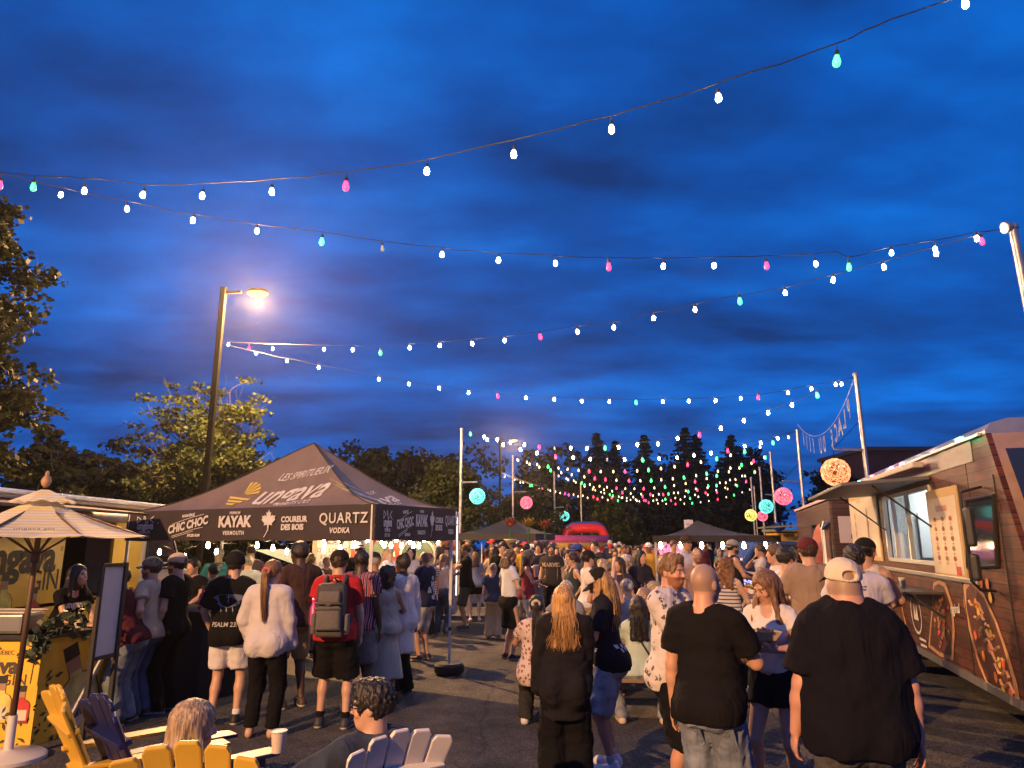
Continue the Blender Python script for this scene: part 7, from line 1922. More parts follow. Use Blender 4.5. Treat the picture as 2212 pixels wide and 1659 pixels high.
for x in (-.5, 1.0): MB().tube([(q.x + x, 21.42, .32), (q.x + x, 21.7, .32)], .32, 16).build('wheel', mat('rubber_black', (.015, .015, .016), .6), bc2)
yb = thing('yellow_stall', 'small yellow lit stall front beyond the blue vehicle', 'stall', (9.6, 24, 0)); q = at(1722, 1172, 24); MB().box((q.x, 24, 1.2), (1.7, 1.0, 1.9)).build('body', mat('stall_yellow', (.6, .30, .03), .6), yb, bevel=.03); MB().box((q.x, 23.9, 2.2), (1.9, 1.3, .08)).build('roof', SGRN, yb)
# ====================================================================== the people
LT, TAN, MID, DK, PALE = (.50, .30, .21), (.42, .235, .155), (.22, .12, .075), (.062, .034, .024), (.55, .36, .27)
BK, CH, NV, WH, OW, GR, BE, BR = (.0075, .007, .0085), (.02, .02, .023), (.016, .02, .05), (.66, .64, .66), (.58, .52, .45), (.26, .26, .28), (.36, .28, .19), (.055, .028, .024)
JN, JD, DN = (.12, .16, .24), (.05, .07, .13), (.24, .28, .33)
HB, HD, HBL, HG, HBR, HGR = (.012, .009, .008), (.035, .02, .012), (.40, .22, .075), (.36, .33, .29), (.09, .045, .022), (.30, .22, .14)
tee = lambda c, **k: dict(col=c, **k)
sh = lambda c, **k: dict(kind='shorts', col=c, **k)
tr = lambda c, **k: dict(kind='trousers', col=c, **k)
jeans = lambda c=JN, **k: dict(kind='trousers', col=c, pat='denim', **k)
SH = lambda c=BK, **k: dict(col=c, **k)
hs_ = lambda c=HD, st='short', **k: dict(style=st, col=c, **k)
P = person
# ---- gin counter and bar, left
I = P('bartender woman with dark tied-up hair leaning over the yellow gin counter', 170, 8.15, 1237, -118, 'f', Hfix=1.62, lean=20, arms=(((.10, .52, 1.10), (1, -.3, -1), .35, (-.3, 0, -1)), 'counter'), top=tee(BK, neck=.04), bottom=tr(CH), shoes=SH(), hair=hs_(HB, 'long', len=.30, front=True), head=(22, 8), skin=LT)
shirt_print(I, 'ungava', .10, 0, 1.27 * I['s'], (.6, .58, .5), back=False, bold=.004)
P('person in a maroon tee half hidden behind the blank white board', 262, 7.95, 1222, 92, 'm', fat=1.12, lean=17, arms=('counter', 'fwd'), top=tee((.085, .018, .026), loose=.025), bottom=jeans((.14, .17, .22), loose=.03), shoes=SH(), hair=hs_(HD))
P('man in a beige tee and camouflage cap facing the gin counter', 327, 8.25, 1222, 84, 'm', fat=1.05, Hfix=1.66, arms=('fwd', 'hip'), top=tee((.42, .34, .26), loose=.03), bottom=jeans((.06, .08, .15), loose=.03), shoes=SH((.10, .07, .05)), hair=hs_(HD), cap=dict(col=(.22, .18, .11), pat='camo'), beard=(.08, .05, .03), head=(6, 0))
P('bearded man in black with a pale cap, beside the camouflage cap man', 382, 8.5, 1215, 80, 'm', Hfix=1.70, arms=('fwd', 'pocket'), top=tee(BK, loose=.035), bottom=tr(BK), shoes=SH(), hair=hs_(HB), cap=dict(col=(.45, .36, .24)), beard=(.02, .012, .01))
P('dark haired young man in a black tee facing the viewer behind the bar table', 418, 10.4, 1207, 170, 'm', arms=('fwd', 'counter'), top=tee(BK), bottom=tr(BK), hair=hs_(HB, quiff=True), skin=LT, head=(-8, -4))
P('man with short black hair and checked shirt turned away at the bar table', 462, 10.9, 1219, 55, 'm', arms=('fwd', 'hip'), top=tee((.30, .25, .18), pat='speck', collar=True), bottom=tr(CH), hair=hs_(HB), skin=TAN)
I = P('man in a black beanie and white shorts seen from behind at the gin tent', 511, 7.95, 1197, 2, 'm', fat=1.0, arms=(((.22, .16, .95), (1, -.8, 0), .5, (-1, 0, 0)), ((.24, .12, .93), (1, -.8, 0), .5, (-1, 0, 0))), top=tee(BK, loose=.035, hem=.80, sleeve=.85), bottom=sh((.60, .58, .62), len=.80, flare=.03), shoes=SH(BK, sock=(.62, .62, .64)), hair=hs_(HB), cap=dict(kind='beanie', col=(.012, .011, .012)), foot=((.13, .02), (.12, -.02)))
s_ = I['s']
cloud = [[(math.cos(a) * (1 + .25 * math.sin(5 * a)), .45 * math.sin(a) * (1 + .2 * math.sin(3 * a)) + .75) for a in np.linspace(0, 6.283, 21)[:-1]]]
bolts = [[(x, .35), (x + .10, .1), (x + .02, .05), (x + .16, -.35), (x + .06, -.05), (x + .12, 0)] for x in (-.5, -.1, .32)] + [[(.02, .55), (.06, .55), (.06, 1.15), (.02, 1.15)], [(-.10, .92), (.18, .92), (.18, .97), (-.10, .97)]]
shirt_print(I, '', .15, 0, 1.16 * s_, (.10, .12, .19), polys=cloud, name='storm_print'); shirt_print(I, '', .15, 0, 1.16 * s_, (.30, .33, .42), polys=bolts, name='storm_print')
shirt_print(I, 'PSALM 23:4', .062, 0, 1.02 * s_, (.36, .35, .33), bold=.001)
I = P('woman with a long brown ponytail and pink scrunchie in an oversized grey sweatshirt', 592, 7.45, 1212, -4, 'f', fat=1.05, Hfix=1.66, arms=(((.20, .12, .84), (1, -.8, 0), .5, (-1, 0, 0)), ((.20, .14, .95), (1, -.8, 0), .5, (-1, 0, 0))), top=tee((.52, .49, .50), sleeve=1.92, loose=.034, hem=.78, flares=.022, collar=True, name='sweatshirt', fold=1.3), bottom=tr(BK, loose=.021, flare=.0, hem=.10), hair=hs_((.17, .085, .035), 'ponytail', len=.46, tie=(.45, .14, .13), strands=240), head=(-14, 0))
P('tall dark-skinned man in a brown tee and beige shorts under the gin tent', 648, 8.7, 1172, 42, 'm', fat=1.06, arms=('fwd', 'pocket'), top=tee((.06, .032, .028), loose=.03), bottom=sh((.30, .22, .12), len=.95), shoes=SH((.05, .03, .03)), hair=hs_(HB, vol=.02), skin=DK, head=(10, 0))
I = P('man in a red polo and black cap wearing a grey backpack', 735, 7.8, 1191, 0, 'm', fat=1.04, arms=(((.24, .12, .86), (1, -.8, 0), .6, (-1, 0, 0)), ((.27, .06, .88), (1, -.8, 0), .5, (-1, 0, 0))), top=tee((.40, .022, .03), loose=.025, sleeve=.72, collar=True), bottom=sh(BK, len=.98, flare=.035, loose=.03), shoes=SH((.03, .03, .035), sock=BK), hair=hs_(HD), cap=dict(col=(.02, .016, .014)), skin=LT, foot=((.14, 0), (.13, .05)))
I_pack = I
P('man with close-cropped hair in a dark striped tee beside the backpack', 783, 8.6, 1189, -12, 'm', arms=('down', 'fwd'), top=tee((.1, .05, .07), pat='vstripe', loose=.025), bottom=sh((.20, .21, .21), len=.95, flare=.02), shoes=SH((.25, .2, .17)), hair=hs_(HB, vol=.008), skin=DK)
P('older grey-haired man facing left behind the front tent leg', 806, 10.2, 1194, 88, 'm', top=tee((.2, .17, .15)), bottom=tr(CH), hair=hs_(HG), skin=TAN)
P('woman in a pale sleeveless dress with big dark hair behind the front tent leg', 838, 9.1, 1226, 5, 'f', fat=1.02, arms=('fwd', 'down'), top=tee((.42, .38, .34), sleeve=0), bottom=dict(kind='dress', col=(.42, .38, .34), hem=.28, flare=.27), shoes=SH((.2, .15, .1)), hair=hs_(HB, 'curly', vol=.03), skin=LT)
I = P('dark-skinned woman in a white cardigan with her hair in a bun, hand on her face', 870, 9.4, 1207, 48, 'f', fat=1.08, Hfix=1.68, arms=('down', 'face'), top=tee((.58, .54, .55), sleeve=1.95, loose=.025, hem=.52, flare=.04, name='cardigan'), bottom=tr(BK, flare=.03), shoes=SH(), hair=hs_(HB, 'bun', vol=.016), skin=DK)
I_bag = I
I = P('bald man in navy tee and pale denim shorts standing side-on right of the tent', 917, 12.0, 1192, 62, 'm', fat=1.12, arms=('fwd', 'down'), top=tee((.018, .022, .06), loose=.03), bottom=sh((.40, .40, .42), len=1.0, pat='denim', loose=.03), shoes=SH((.04, .02, .02)), hair=dict(style='stub', col=(.2, .13, .1)), beard=(.07, .05, .05), skin=TAN)
for z, s_ in ((1.33, 'o'), (1.22, 'M'), (1.13, '& W'), (1.02, 'e?')): shirt_print(I, s_, .12, .02, z * I['s'], (.5, .5, .52), bold=.006)
# ---- queue at the lit stall (behind the tent)
P('man in a white tee with a fade haircut facing left at the lit stall', 838, 13.4, 1178, 78, 'm', arms=('cross', 'cross'), top=tee(WH), bottom=tr(CH), hair=hs_(HGR, vol=.006), skin=LT)
P('young man in a white baseball cap and black top at the lit stall', 777, 12.4, 1169, 20, 'm', top=tee(BK), bottom=tr(CH), hair=hs_(HD), cap=dict(col=(.58, .52, .50), back=True), skin=LT)
P('man in a white and navy tee seen from behind at the stall counter', 672, 12.4, 1196, 12, 'm', top=tee((.60, .55, .60)), bottom=tr(NV), hair=hs_(HBR), skin=LT)
P('white-haired man in a light blue shirt seen from behind left of the tent', 538, 12.0, 1200, 20, 'm', top=tee((.40, .46, .56), collar=True), bottom=tr(CH), hair=hs_(HG), skin=LT)
P('grey-haired man in a teal shirt seen from behind beyond the bar', 474, 13.0, 1184, 30, 'm', top=tee((.05, .22, .26), collar=True, sleeve=1.0), bottom=tr(CH), hair=hs_(HG), skin=TAN, arms=('hip', 'fwd'))
P('balding man in a brown tee above the light blue shirt', 543, 13.6, 1177, 40, 'm', top=tee((.14, .09, .085)), bottom=tr(CH), hair=hs_(HD, vol=.006), skin=LT)
P('stall keeper with fair short hair behind the stall counter', 707, 15.6, 1204, -120, 'f', top=tee((.12, .07, .05)), bottom=tr(CH), hair=hs_(HBL, 'short'), skin=TAN)
P('stall keeper with a bald head in black bending over the stall counter', 738, 15.4, 1204, 95, 'm', lean=18, top=tee(BK), bottom=tr(CH), hair=dict(style='stub', col=(.2, .13, .1)), skin=TAN)
P('woman with glasses and dark hair in a white shirt facing the viewer by the stall', 888, 14.4, 1180, 170, 'f', arms=('phone', 'hip'), top=tee((.58, .52, .50), collar=True, neck=.06), bottom=tr(CH), hair=hs_(HB, 'bob'), glasses=True, skin=PALE)
P('person in a red cap and team jersey behind the bald man', 925, 14.8, 1196, 25, 'm', top=tee((.45, .5, .55), pat='hstripe'), bottom=tr(CH), hair=hs_(HG), cap=dict(col=(.45, .03, .04)), skin=LT)
P('woman with long brown hair in a pink top drinking, facing left beyond the tent leg', 948, 16.4, 1181, 84, 'f', arms=('down', 'drink'), top=tee((.45, .30, .27), sleeve=0), bottom=dict(kind='skirt', col=(.30, .20, .10), hem=.3, flare=.24), hair=hs_(HBR, 'long', len=.3), skin=LT)
P('man in a brown bucket hat behind the ponytail woman', 962, 18.0, 1172, 30, 'm', top=tee((.07, .05, .05)), bottom=tr(CH), hair=hs_(HD), cap=dict(kind='hat', col=(.12, .06, .03)), skin=LT)
P('blonde ponytail woman in a cream top with a black jacket tied round her waist', 958, 15.2, 1197, -20, 'f', arms=('fwd', 'fwd'), top=tee((.58, .46, .40), hem=.99, sleeve=.6), bottom=jeans(JD), shoes=SH(BK), hair=hs_((.30, .18, .08), 'ponytail', len=.26), skin=LT, fat=1.04, vest=1)
I = P('man in a trucker cap and black tee drinking from a cup, in grey shorts', 1006, 16.0, 1177, 100, 'm', arms=('fwd', 'drink'), top=tee(BK, loose=.03), bottom=sh((.045, .05, .042), len=1.0, flare=.02), shoes=SH(BK), hair=hs_(HD), cap=dict(col=(.22, .12, .055)), beard=(.2, .1, .06), skin=TAN)
shirt_print(I, '', .11, .03, 1.24 * I['s'], (.30, .17, .06), back=False, polys=[[(math.cos(a) * r, math.sin(a) * r) for a, r in ((a0, 1), (a1, 1), (a1, .72), (a0, .72))] for a0, a1 in zip(np.linspace(.3, 3.6, 12)[:-1], np.linspace(.3, 3.6, 12)[1:])], name='arc_print')
P('person in pale shorts and pink-soled trainers behind the trucker cap man', 1027, 17.6, 1192, 10, 'f', top=tee((.4, .38, .4)), bottom=sh(BK, len=.5), shoes=SH((.6, .5, .52)), hair=hs_(HBR, 'long', len=.25), skin=PALE)
P('small boy in a navy tee and beige trousers seen from behind', 1066, 14.6, 1219, -14, 'm', kid=True, arms=('down', 'down'), top=tee((.03, .04, .085), loose=.03), bottom=tr((.34, .27, .19), loose=.03, flare=.03), shoes=SH((.35, .25, .12)), hair=hs_(HGR, vol=.008), skin=LT)
P('tall young man with dark fringe in a black tee standing behind the boy', 1086, 15.8, 1171, 172, 'm', fat=1.05, arms=('down', 'down'), top=tee(BK), bottom=tr(CH), hair=hs_(HB, vol=.02, fringe=True), skin=LT, head=(10, 0))
P('woman with brown wavy hair in a white tee and black skirt looking down', 1102, 12.1, 1189, -62, 'f', fat=1.02, arms=(((.10, .22, 1.0), (1, -.6, -.2), .4, (-1, 0, 0)), ((.20, .14, .97), (1, -.8, 0), .4, (-1, 0, 0))), top=tee((.60, .62, .70), hem=.97, loose=.02), bottom=dict(kind='skirt', col=BK, hem=.50, flare=.17), shoes=SH(), hair=hs_(HBR, 'curly', len=.12), head=(-4, -26), skin=LT)
P('woman in a grey cap and red top holding a striped cup and a phone', 1141, 13.4, 1190, -88, 'f', arms=('phone', 'fwd'), top=tee((.30, .04, .055), sleeve=0), bottom=jeans((.52, .52, .58), loose=.025), shoes=SH((.5, .5, .5)), hair=hs_(HD, 'long', len=.34), cap=dict(col=(.09, .085, .10)), head=(0, -6), skin=TAN)
I = P('man with dark curly hair in a printed charcoal tee walking toward the viewer', 1191, 16.6, 1175, 172, 'm', fat=1.08, arms=('down', 'down'), top=tee((.04, .034, .03), loose=.03), bottom=tr(BK), shoes=SH(), hair=hs_(HB, vol=.022), skin=LT, beard=(.16, .08, .06), foot=((.10, .16), (.10, -.12)))
shirt_print(I, 'MARVEL', .12, 0, 1.30 * I['s'], (.42, .32, .24), back=False, bold=.006); shirt_print(I, '', .17, 0, 1.10 * I['s'], (.36, .26, .17), back=False, polys=[[(-.8, -.7), (.8, -.7), (.85, .75), (-.85, .75)]], name='poster_print')
P('man in a dark teal tee seen from behind in the crowd', 1173, 20.5, 1170, 8, 'm', top=tee((.03, .075, .075)), bottom=tr(CH), hair=hs_(HB), skin=TAN)
P('man in a straw hat and pale jacket beside the brass planter', 1106, 22.5, 1170, 20, 'm', top=tee((.42, .38, .30), sleeve=1.9), bottom=tr(CH), hair=hs_(HG), cap=dict(kind='hat', col=(.05, .07, .25)), skin=LT)
P('person in a red wide-brimmed hat between the metal flowers', 1133, 21.8, 1172, 30, 'f', top=tee((.40, .04, .05)), bottom=tr(CH), hair=hs_(HD), cap=dict(kind='hat', col=(.5, .04, .05)), skin=LT)
P('person in black with a red hat under the left black tent', 1062, 25, 1166, 150, 'm', top=tee(BK), bottom=tr(CH), hair=hs_(HD), cap=dict(kind='hat', col=(.5, .05, .05)), skin=LT)
P('man in a white bucket hat and pale blue shirt walking behind the tents', 1010, 26, 1163, 60, 'm', top=tee((.40, .46, .55)), bottom=tr(GR), hair=hs_(HG), cap=dict(kind='hat', col=(.6, .6, .6)), skin=LT)
I = P('woman with dark hair tied up and glasses in a green tank top, tattooed arm', 1236, 12.6, 1194, 98, 'f', fat=1.08, arms=('down', 'hip'), top=tee((.035, .055, .055), sleeve=0, neck=.06), bottom=tr(CH), hair=hs_((.03, .012, .014), 'lowbun'), glasses=True, skin=LT)
P('man in a royal blue cap and mask-grey shirt behind the glasses woman', 1244, 14.4, 1177, 120, 'm', top=tee((.06, .07, .11)), bottom=tr(CH), hair=hs_(HB), cap=dict(col=(.05, .08, .30)), skin=MID)
P('young man in a black cap and white printed tee facing right', 1272, 11.8, 1191, -78, 'm', fat=.97, arms=('down', 'fwd'), top=tee((.60, .57, .58)), bottom=tr(BE), hair=hs_(HB, vol=.02), cap=dict(col=(.016, .015, .016)), skin=LT)
P('grey-haired man seated at the picnic table, only his head showing', 1222, 10.3, 1245, 150, 'm', sit=.5, foot=((.12, .42), (.12, .40)), arms=('table', 'table'), top=tee((.2, .2, .22)), bottom=tr(CH), hair=hs_((.42, .36, .30), vol=.018), Hfix=1.70, skin=LT)
P('woman with short curly fair hair in a pink tank top seen from behind', 1305, 10.0, 1212, -15, 'f', fat=1.12, Hfix=1.60, arms=('fwd', 'fwd'), top=tee((.55, .28, .25), sleeve=0), bottom=tr(CH), hair=hs_(HGR, 'curly', vol=.022), skin=PALE)
P('girl with long straight dark hair looking toward the viewer', 1336, 11.6, 1213, 150, 'f', Hfix=1.60, arms=('down', 'down'), top=tee((.05, .03, .05)), bottom=tr(CH), hair=hs_(HD, 'long', len=.36), skin=LT, head=(-14, 0))
P('white-haired older woman in a grey printed blouse', 1351, 12.6, 1203, 130, 'f', fat=1.15, Hfix=1.62, top=tee((.34, .34, .40), pat='speck'), bottom=tr(CH), hair=hs_((.52, .45, .42), 'short', vol=.022), glasses=True, skin=PALE)
P('tall person with very long dark hair in a dark hoodie looking right', 1384, 12.2, 1189, -140, 'm', fat=.96, arms=('cross', 'cross'), top=tee((.035, .028, .034), sleeve=1.9, hood=True, loose=.03, name='hoodie'), bottom=tr(CH), hair=hs_(HB, 'long', len=.46), skin=LT, head=(0, 4))
P('woman with a grey-blonde bob seated with her back half turned', 1409, 10.2, 1239, 70, 'f', sit=.5, Hfix=1.68, foot=((.12, .42), (.12, .4)), arms=('table', 'table'), top=tee(CH), bottom=tr(CH), hair=hs_((.33, .24, .14), 'bob', vol=.022), skin=PALE)
P('bald man with dark glasses seated at the picnic table facing left', 1389, 9.4, 1259, 92, 'm', sit=.5, fat=1.1, Hfix=1.66, foot=((.12, .42), (.12, .4)), arms=('table', 'table'), top=tee(BK), bottom=tr(CH), glasses=True, hair=dict(style='stub', col=(.25, .17, .13)), skin=(.50, .26, .20))
P('man in a light blue tee with his arm raised at the picnic table', 1352, 10.6, 1242, 30, 'm', sit=.5, Hfix=1.72, fat=1.1, foot=((.12, .42), (.12, .4)), arms=('table', 'up'), top=tee((.28, .36, .50)), bottom=tr(CH), hair=hs_(HG), skin=PALE)
P('woman with a dark fringe and hands to her face, facing the viewer', 1556, 10.9, 1193, 172, 'f', Hfix=1.62, arms=('face', 'down'), top=tee(BK, sleeve=0), bottom=tr(CH), hair=hs_(HB, 'bob', fringe=True), skin=PALE)
P('bald man with round glasses and a short beard facing the viewer', 1505, 11.8, 1184, 176, 'm', arms=('down', 'down'), top=tee((.30, .20, .19), collar=True), bottom=tr(CH), hair=dict(style='stub', col=(.2, .14, .1)), beard=(.16, .09, .06), glasses=True, skin=LT)
P('tall man in a brown cap with a black jacket over a white tee', 1483, 14.0, 1158, -150, 'm', arms=('fwd', 'down'), top=tee((.60, .57, .60)), bottom=tr(BK), hair=hs_(HB), cap=dict(col=(.05, .03, .02)), skin=TAN, vest=1)
P('woman with long wavy auburn hair in a striped tank top', 1568, 9.6, 1204, -38, 'f', fat=1.1, Hfix=1.64, arms=('fwd', 'down'), top=tee((.5, .45, .42), sleeve=0, pat='hstripe', hem=.97), bottom=tr(BK), shoes=SH((.4, .4, .42)), hair=hs_((.15, .065, .022), 'curly', len=.26, vol=.024), skin=PALE)
P('bearded man in a grey backwards cap and sleeveless black top facing right', 1583, 13.6, 1168, -86, 'm', fat=1.06, arms=('fwd', 'fwd'), top=tee((.02, .02, .026), sleeve=0), bottom=sh((.10, .11, .11), len=1.0), shoes=SH(BK), hair=hs_(HB), cap=dict(col=(.30, .28, .27), back=True), beard=(.03, .018, .012), skin=TAN)
P('man in a grey tee eating, facing left under the right black tent', 1640, 14.6, 1175, 80, 'm', arms=('face', 'phone'), top=tee((.38, .36, .40)), bottom=sh((.3, .3, .3), len=.95), shoes=SH((.5, .5, .5)), hair=hs_(HD), skin=TAN)
P('young man with brown hair in a white polo facing left near the truck queue', 1671, 9.8, 1177, 82, 'm', arms=('fwd', 'down'), top=tee((.60, .52, .48), collar=True), bottom=tr(BE), hair=hs_(HBR, fringe=True, vol=.02), skin=LT)
P('young man with a dark fringe in a white tee facing the food truck', 1699, 8.6, 1184, -82, 'm', arms=('down', 'down'), top=tee(WH), bottom=sh(GR, len=1.0), shoes=SH((.5, .5, .5)), hair=hs_(HB, fringe=True, vol=.022), skin=LT)
P('man in a maroon cap and tan tee seen from behind in the truck queue', 1742, 7.9, 1166, -4, 'm', fat=1.08, arms=('fwd', 'fwd'), top=tee((.30, .215, .155), loose=.03, sleeve=.7), bottom=sh(CH, len=1.0), shoes=SH((.3, .3, .3)), hair=hs_(HD, vol=.016), cap=dict(col=(.10, .022, .026)), skin=LT)
I = P('dark-haired man in a pale grey tee with small neck print, queueing at the truck', 1842, 6.9, 1178, -12, 'm', fat=1.05, arms=('fwd', 'fwd'), top=tee((.52, .50, .55), loose=.035), bottom=sh(GR, len=1.0), hair=hs_(HB), skin=TAN, shoes=SH((.4, .4, .4)))
shirt_print(I, '', .03, 0, 1.385 * I['s'], (.05, .06, .16), polys=[[(x, y), (x + .7, y + .1), (x + .75, y + .5), (x + .05, y + .45)] for x, y in ((-2, 0), (-1.1, .1), (-.2, 0), (.7, .1), (-1.2, -.8), (-.3, -.75), (.5, -.8))])
P('young man in a black backwards cap and pale tank top by the truck shelf', 1868, 8.0, 1166, -52, 'm', arms=('fwd', 'fwd'), top=tee((.52, .44, .36), sleeve=0), bottom=sh(CH, len=1.0), hair=hs_(HB, vol=.018), cap=dict(col=(.014, .013, .014), back=True), skin=TAN, shoes=SH((.5, .5, .5)))
P('person with dark hair under the rear truck awning', 1716, 15.0, 1180, 170, 'm', top=tee(CH), bottom=tr(CH), hair=hs_(HB), skin=MID)
P('truck worker in a red shirt inside the serving window', 1992, 9.4, 1118, 90, 'm', rootz=.98, Hfix=1.68, arms=('fwd', 'fwd'), top=tee((.42, .04, .04)), bottom=tr(CH), hair=hs_(HB), skin=LT, loc=TW(2.75, .99, -1.15))
# ---- near group
P('woman in floral blouse with dark ponytail and cream scrunchie seated at the picnic table', 1160, 7.95, 1276, -14, 'f', sit=.50, Hfix=1.66, fat=1.08, foot=((.12, .10), (.14, .02)), arms=('table', 'table'), top=tee((.56, .46, .42), pat='floral', loose=.018, hem=.80), bottom=tr((.035, .033, .03), loose=.02), shoes=SH((.6, .56, .55)), hair=hs_(HB, 'ponytail', len=.40, tie=(.52, .42, .30), strands=70), head=(6, -12), skin=TAN)
P('girl with long straight blonde hair in an oversized black sweatshirt and black trousers', 1217, 5.7, 1268, -3, 'f', Hfix=1.52, fat=.98, arms=(((.14, .20, .90), (1, -.6, -.3), .5, (-1, 0, 0)), ((.20, .14, .86), (1, -.7, 0), .5, (-1, 0, 0))), top=tee((.013, .012, .015), sleeve=1.95, loose=.042, hem=.66, flares=.035, name='sweatshirt', fold=1.6), bottom=tr(BK, loose=.03, flare=.05), shoes=SH((.3, .28, .26)), hair=hs_(HBL, 'long', len=.36, strands=620, vol=.010), skin=LT)
I = P('girl in black and white trucker cap with long blonde hair, denim shorts and small bag', 1293, 6.45, 1237, 78, 'f', Hfix=1.62, lean=6, arms=(((.20, .10, .80), (1, -.8, 0), .4, (-1, 0, 0)), 'fwd'), top=tee((.014, .014, .022), loose=.03, hem=.84, sleeve=.8), bottom=sh((.22, .27, .35), len=1.0, pat='denim', loose=.03, flare=.03), shoes=SH((.55, .58, .68), sock=(.5, .48, .5)), hair=hs_((.34, .20, .075), 'long', len=.40, strands=380), cap=dict(col=(.018, .016, .016), front=(.58, .54, .52)), head=(8, -34), skin=TAN)
I_capgirl = I
chk = [[(x, y), (x + .9, y), (x + .9, y + .9), (x, y + .9)] for y in (0, 1) for x in range(-5, 5) if (x + y) % 2 == 0]
shirt_print(I, '', .032, .0, 1.02 * I['s'], (.55, .55, .58), back=False, polys=chk, name='check_print'); shirt_print(I, '', .032, .0, 1.02 * I['s'], (.55, .55, .58), back=True, polys=chk, name='check_print')
I = P('black-haired woman in mint tee and jeans seated with her back to the viewer', 1377, 8.0, 1287, -6, 'f', sit=.50, Hfix=1.62, fat=1.04, foot=((.24, .02), (.22, .0)), arms=('table', 'table'), top=tee((.44, .54, .46), loose=.014, hem=.90), bottom=jeans((.20, .22, .26), loose=.012), shoes=SH((.58, .46, .30), sock=(.03, .03, .03)), hair=hs_(HB, 'long', len=.33, strands=110, front=False), skin=LT)
I_mint = I
shirt_print(I, 'FIRE IT IS', .058, 0, .86, (.66, .70, .66)); shirt_print(I, '& YOURS', .058, 0, .80, (.66, .70, .66))
P('man with a ginger beard in a white palm-print shirt, arms folded', 1450, 5.55, 1199, -128, 'm', fat=1.1, arms=('cross', 'cross'), top=tee((.60, .55, .54), pat='palm', collar=True, loose=.03, hem=.80, neck=.08, sleeve=.8), bottom=sh(BK, len=1.08, loose=.03, flare=.02), shoes=SH(), hair=hs_((.17, .095, .045), vol=.012, quiff=True), beard=(.24, .105, .05), head=(-8, -2), skin=(.52, .27, .19))
I = P('bald man in a black tee and faded jeans seen from behind', 1522, 4.55, 1218, -38, 'm', fat=1.03, arms=('phone', 'down'), top=tee((.009, .008, .009), loose=.024, hem=.84, sleeve=.72), bottom=jeans((.19, .22, .28), loose=.03, flare=.02), shoes=SH(), hair=dict(style='stub', col=(.34, .22, .16)), skin=(.52, .29, .19), head=(-16, 0))
I_bald = I
pk = [[(-1, -1), (-.75, -1.25), (.75, -1.25), (1, -1), (1, 1), (-1, 1)]]
for x_ in (-.095, .10):
    shirt_print(I, '', .072, x_, .77, (.15, .18, .24), polys=pk, name='back_pocket', on='legs')
    shirt_print(I, '', .072, x_, .77, (.30, .27, .22), polys=[[(-.9, .8), (.9, .8), (.9, .86), (-.9, .86)], [(-.9, .6), (.0, .2), (.9, .6), (.9, .54), (0, .14), (-.9, .54)]], name='pocket_stitching', on='legs')
I = P('woman in a white tee and black shorts eating from a paper tray', 1651, 5.55, 1233, 140, 'f', Hfix=1.64, fat=1.0, arms=(((-.02, .27, 1.24), (1, -.2, -.8), .7, (-.6, 0, -.5)), ((.10, .32, 1.18), (1, -.4, -1), .5, (-.4, 0, .8))), top=tee((.62, .58, .55), hem=.98, neck=.09, loose=.012, sleeve=.5), bottom=sh((.014, .013, .015), len=.42, flare=.012), shoes=SH((.4, .38, .36)), hair=hs_((.15, .075, .035), 'long', len=.37, strands=330), head=(-22, -24), skin=(.46, .26, .18), foot=((.16, .05), (.14, -.02)))
I_eat = I
P('big man in a black tee and white snapback cap seen from behind', 1816, 3.9, 1213, -6, 'm', fat=1.44, arms=(((.30, .02, .84), (.6, -1, 0), .4, (-1, 0, 0)), ((.30, .08, .84), (.6, -1, 0), .5, (-1, 0, 0))), top=tee((.007, .0065, .0105), loose=.03, hem=.82, sleeve=.80, flares=.02), bottom=tr((.07, .07, .075), loose=.03), shoes=SH(), hair=dict(style='stub', col=(.3, .2, .14)), cap=dict(col=(.62, .54, .42), brim=(.03, .035, .07)), skin=(.52, .27, .19))
# ---- seated in the front chairs
P('woman with streaked blonde-brown hair seated in the yellow chair, facing right', 425, 3.75, 1519, -62, 'f', sit=.33, Hfix=1.62, lean=-14, foot=((.12, .62), (.12, .58)), arms=(((.30, .42, .62), (1, -.6, 0), .6, (-.3, 0, -.8)), 'lap'), top=tee((.03, .03, .045), sleeve=1.7, loose=.02), bottom=tr(CH), shoes=SH(), hair=hs_((.27, .19, .125), 'long', len=.20, strands=420, vol=.016), skin=LT, head=(0, -6))
I = P('man with dark curly hair and glasses in a denim jacket seated in the white chair', 806, 4.0, 1458, 40, 'm', sit=.325, Hfix=1.70, lean=-6, foot=((.16, .50), (.14, .50)), arms=('lap', ((.26, .30, .62), (1, -.8, 0), .5, (0, 0, -1))), top=tee((.035, .045, .075), sleeve=1.9, loose=.03, collar=True, pat='denim', name='jacket'), bottom=sh((.14, .13, .17), len=.85, loose=.03), shoes=SH(), hair=hs_(HB, 'short', vol=.022, quiff=True), glasses=True, head=(48, -2), skin=LT)
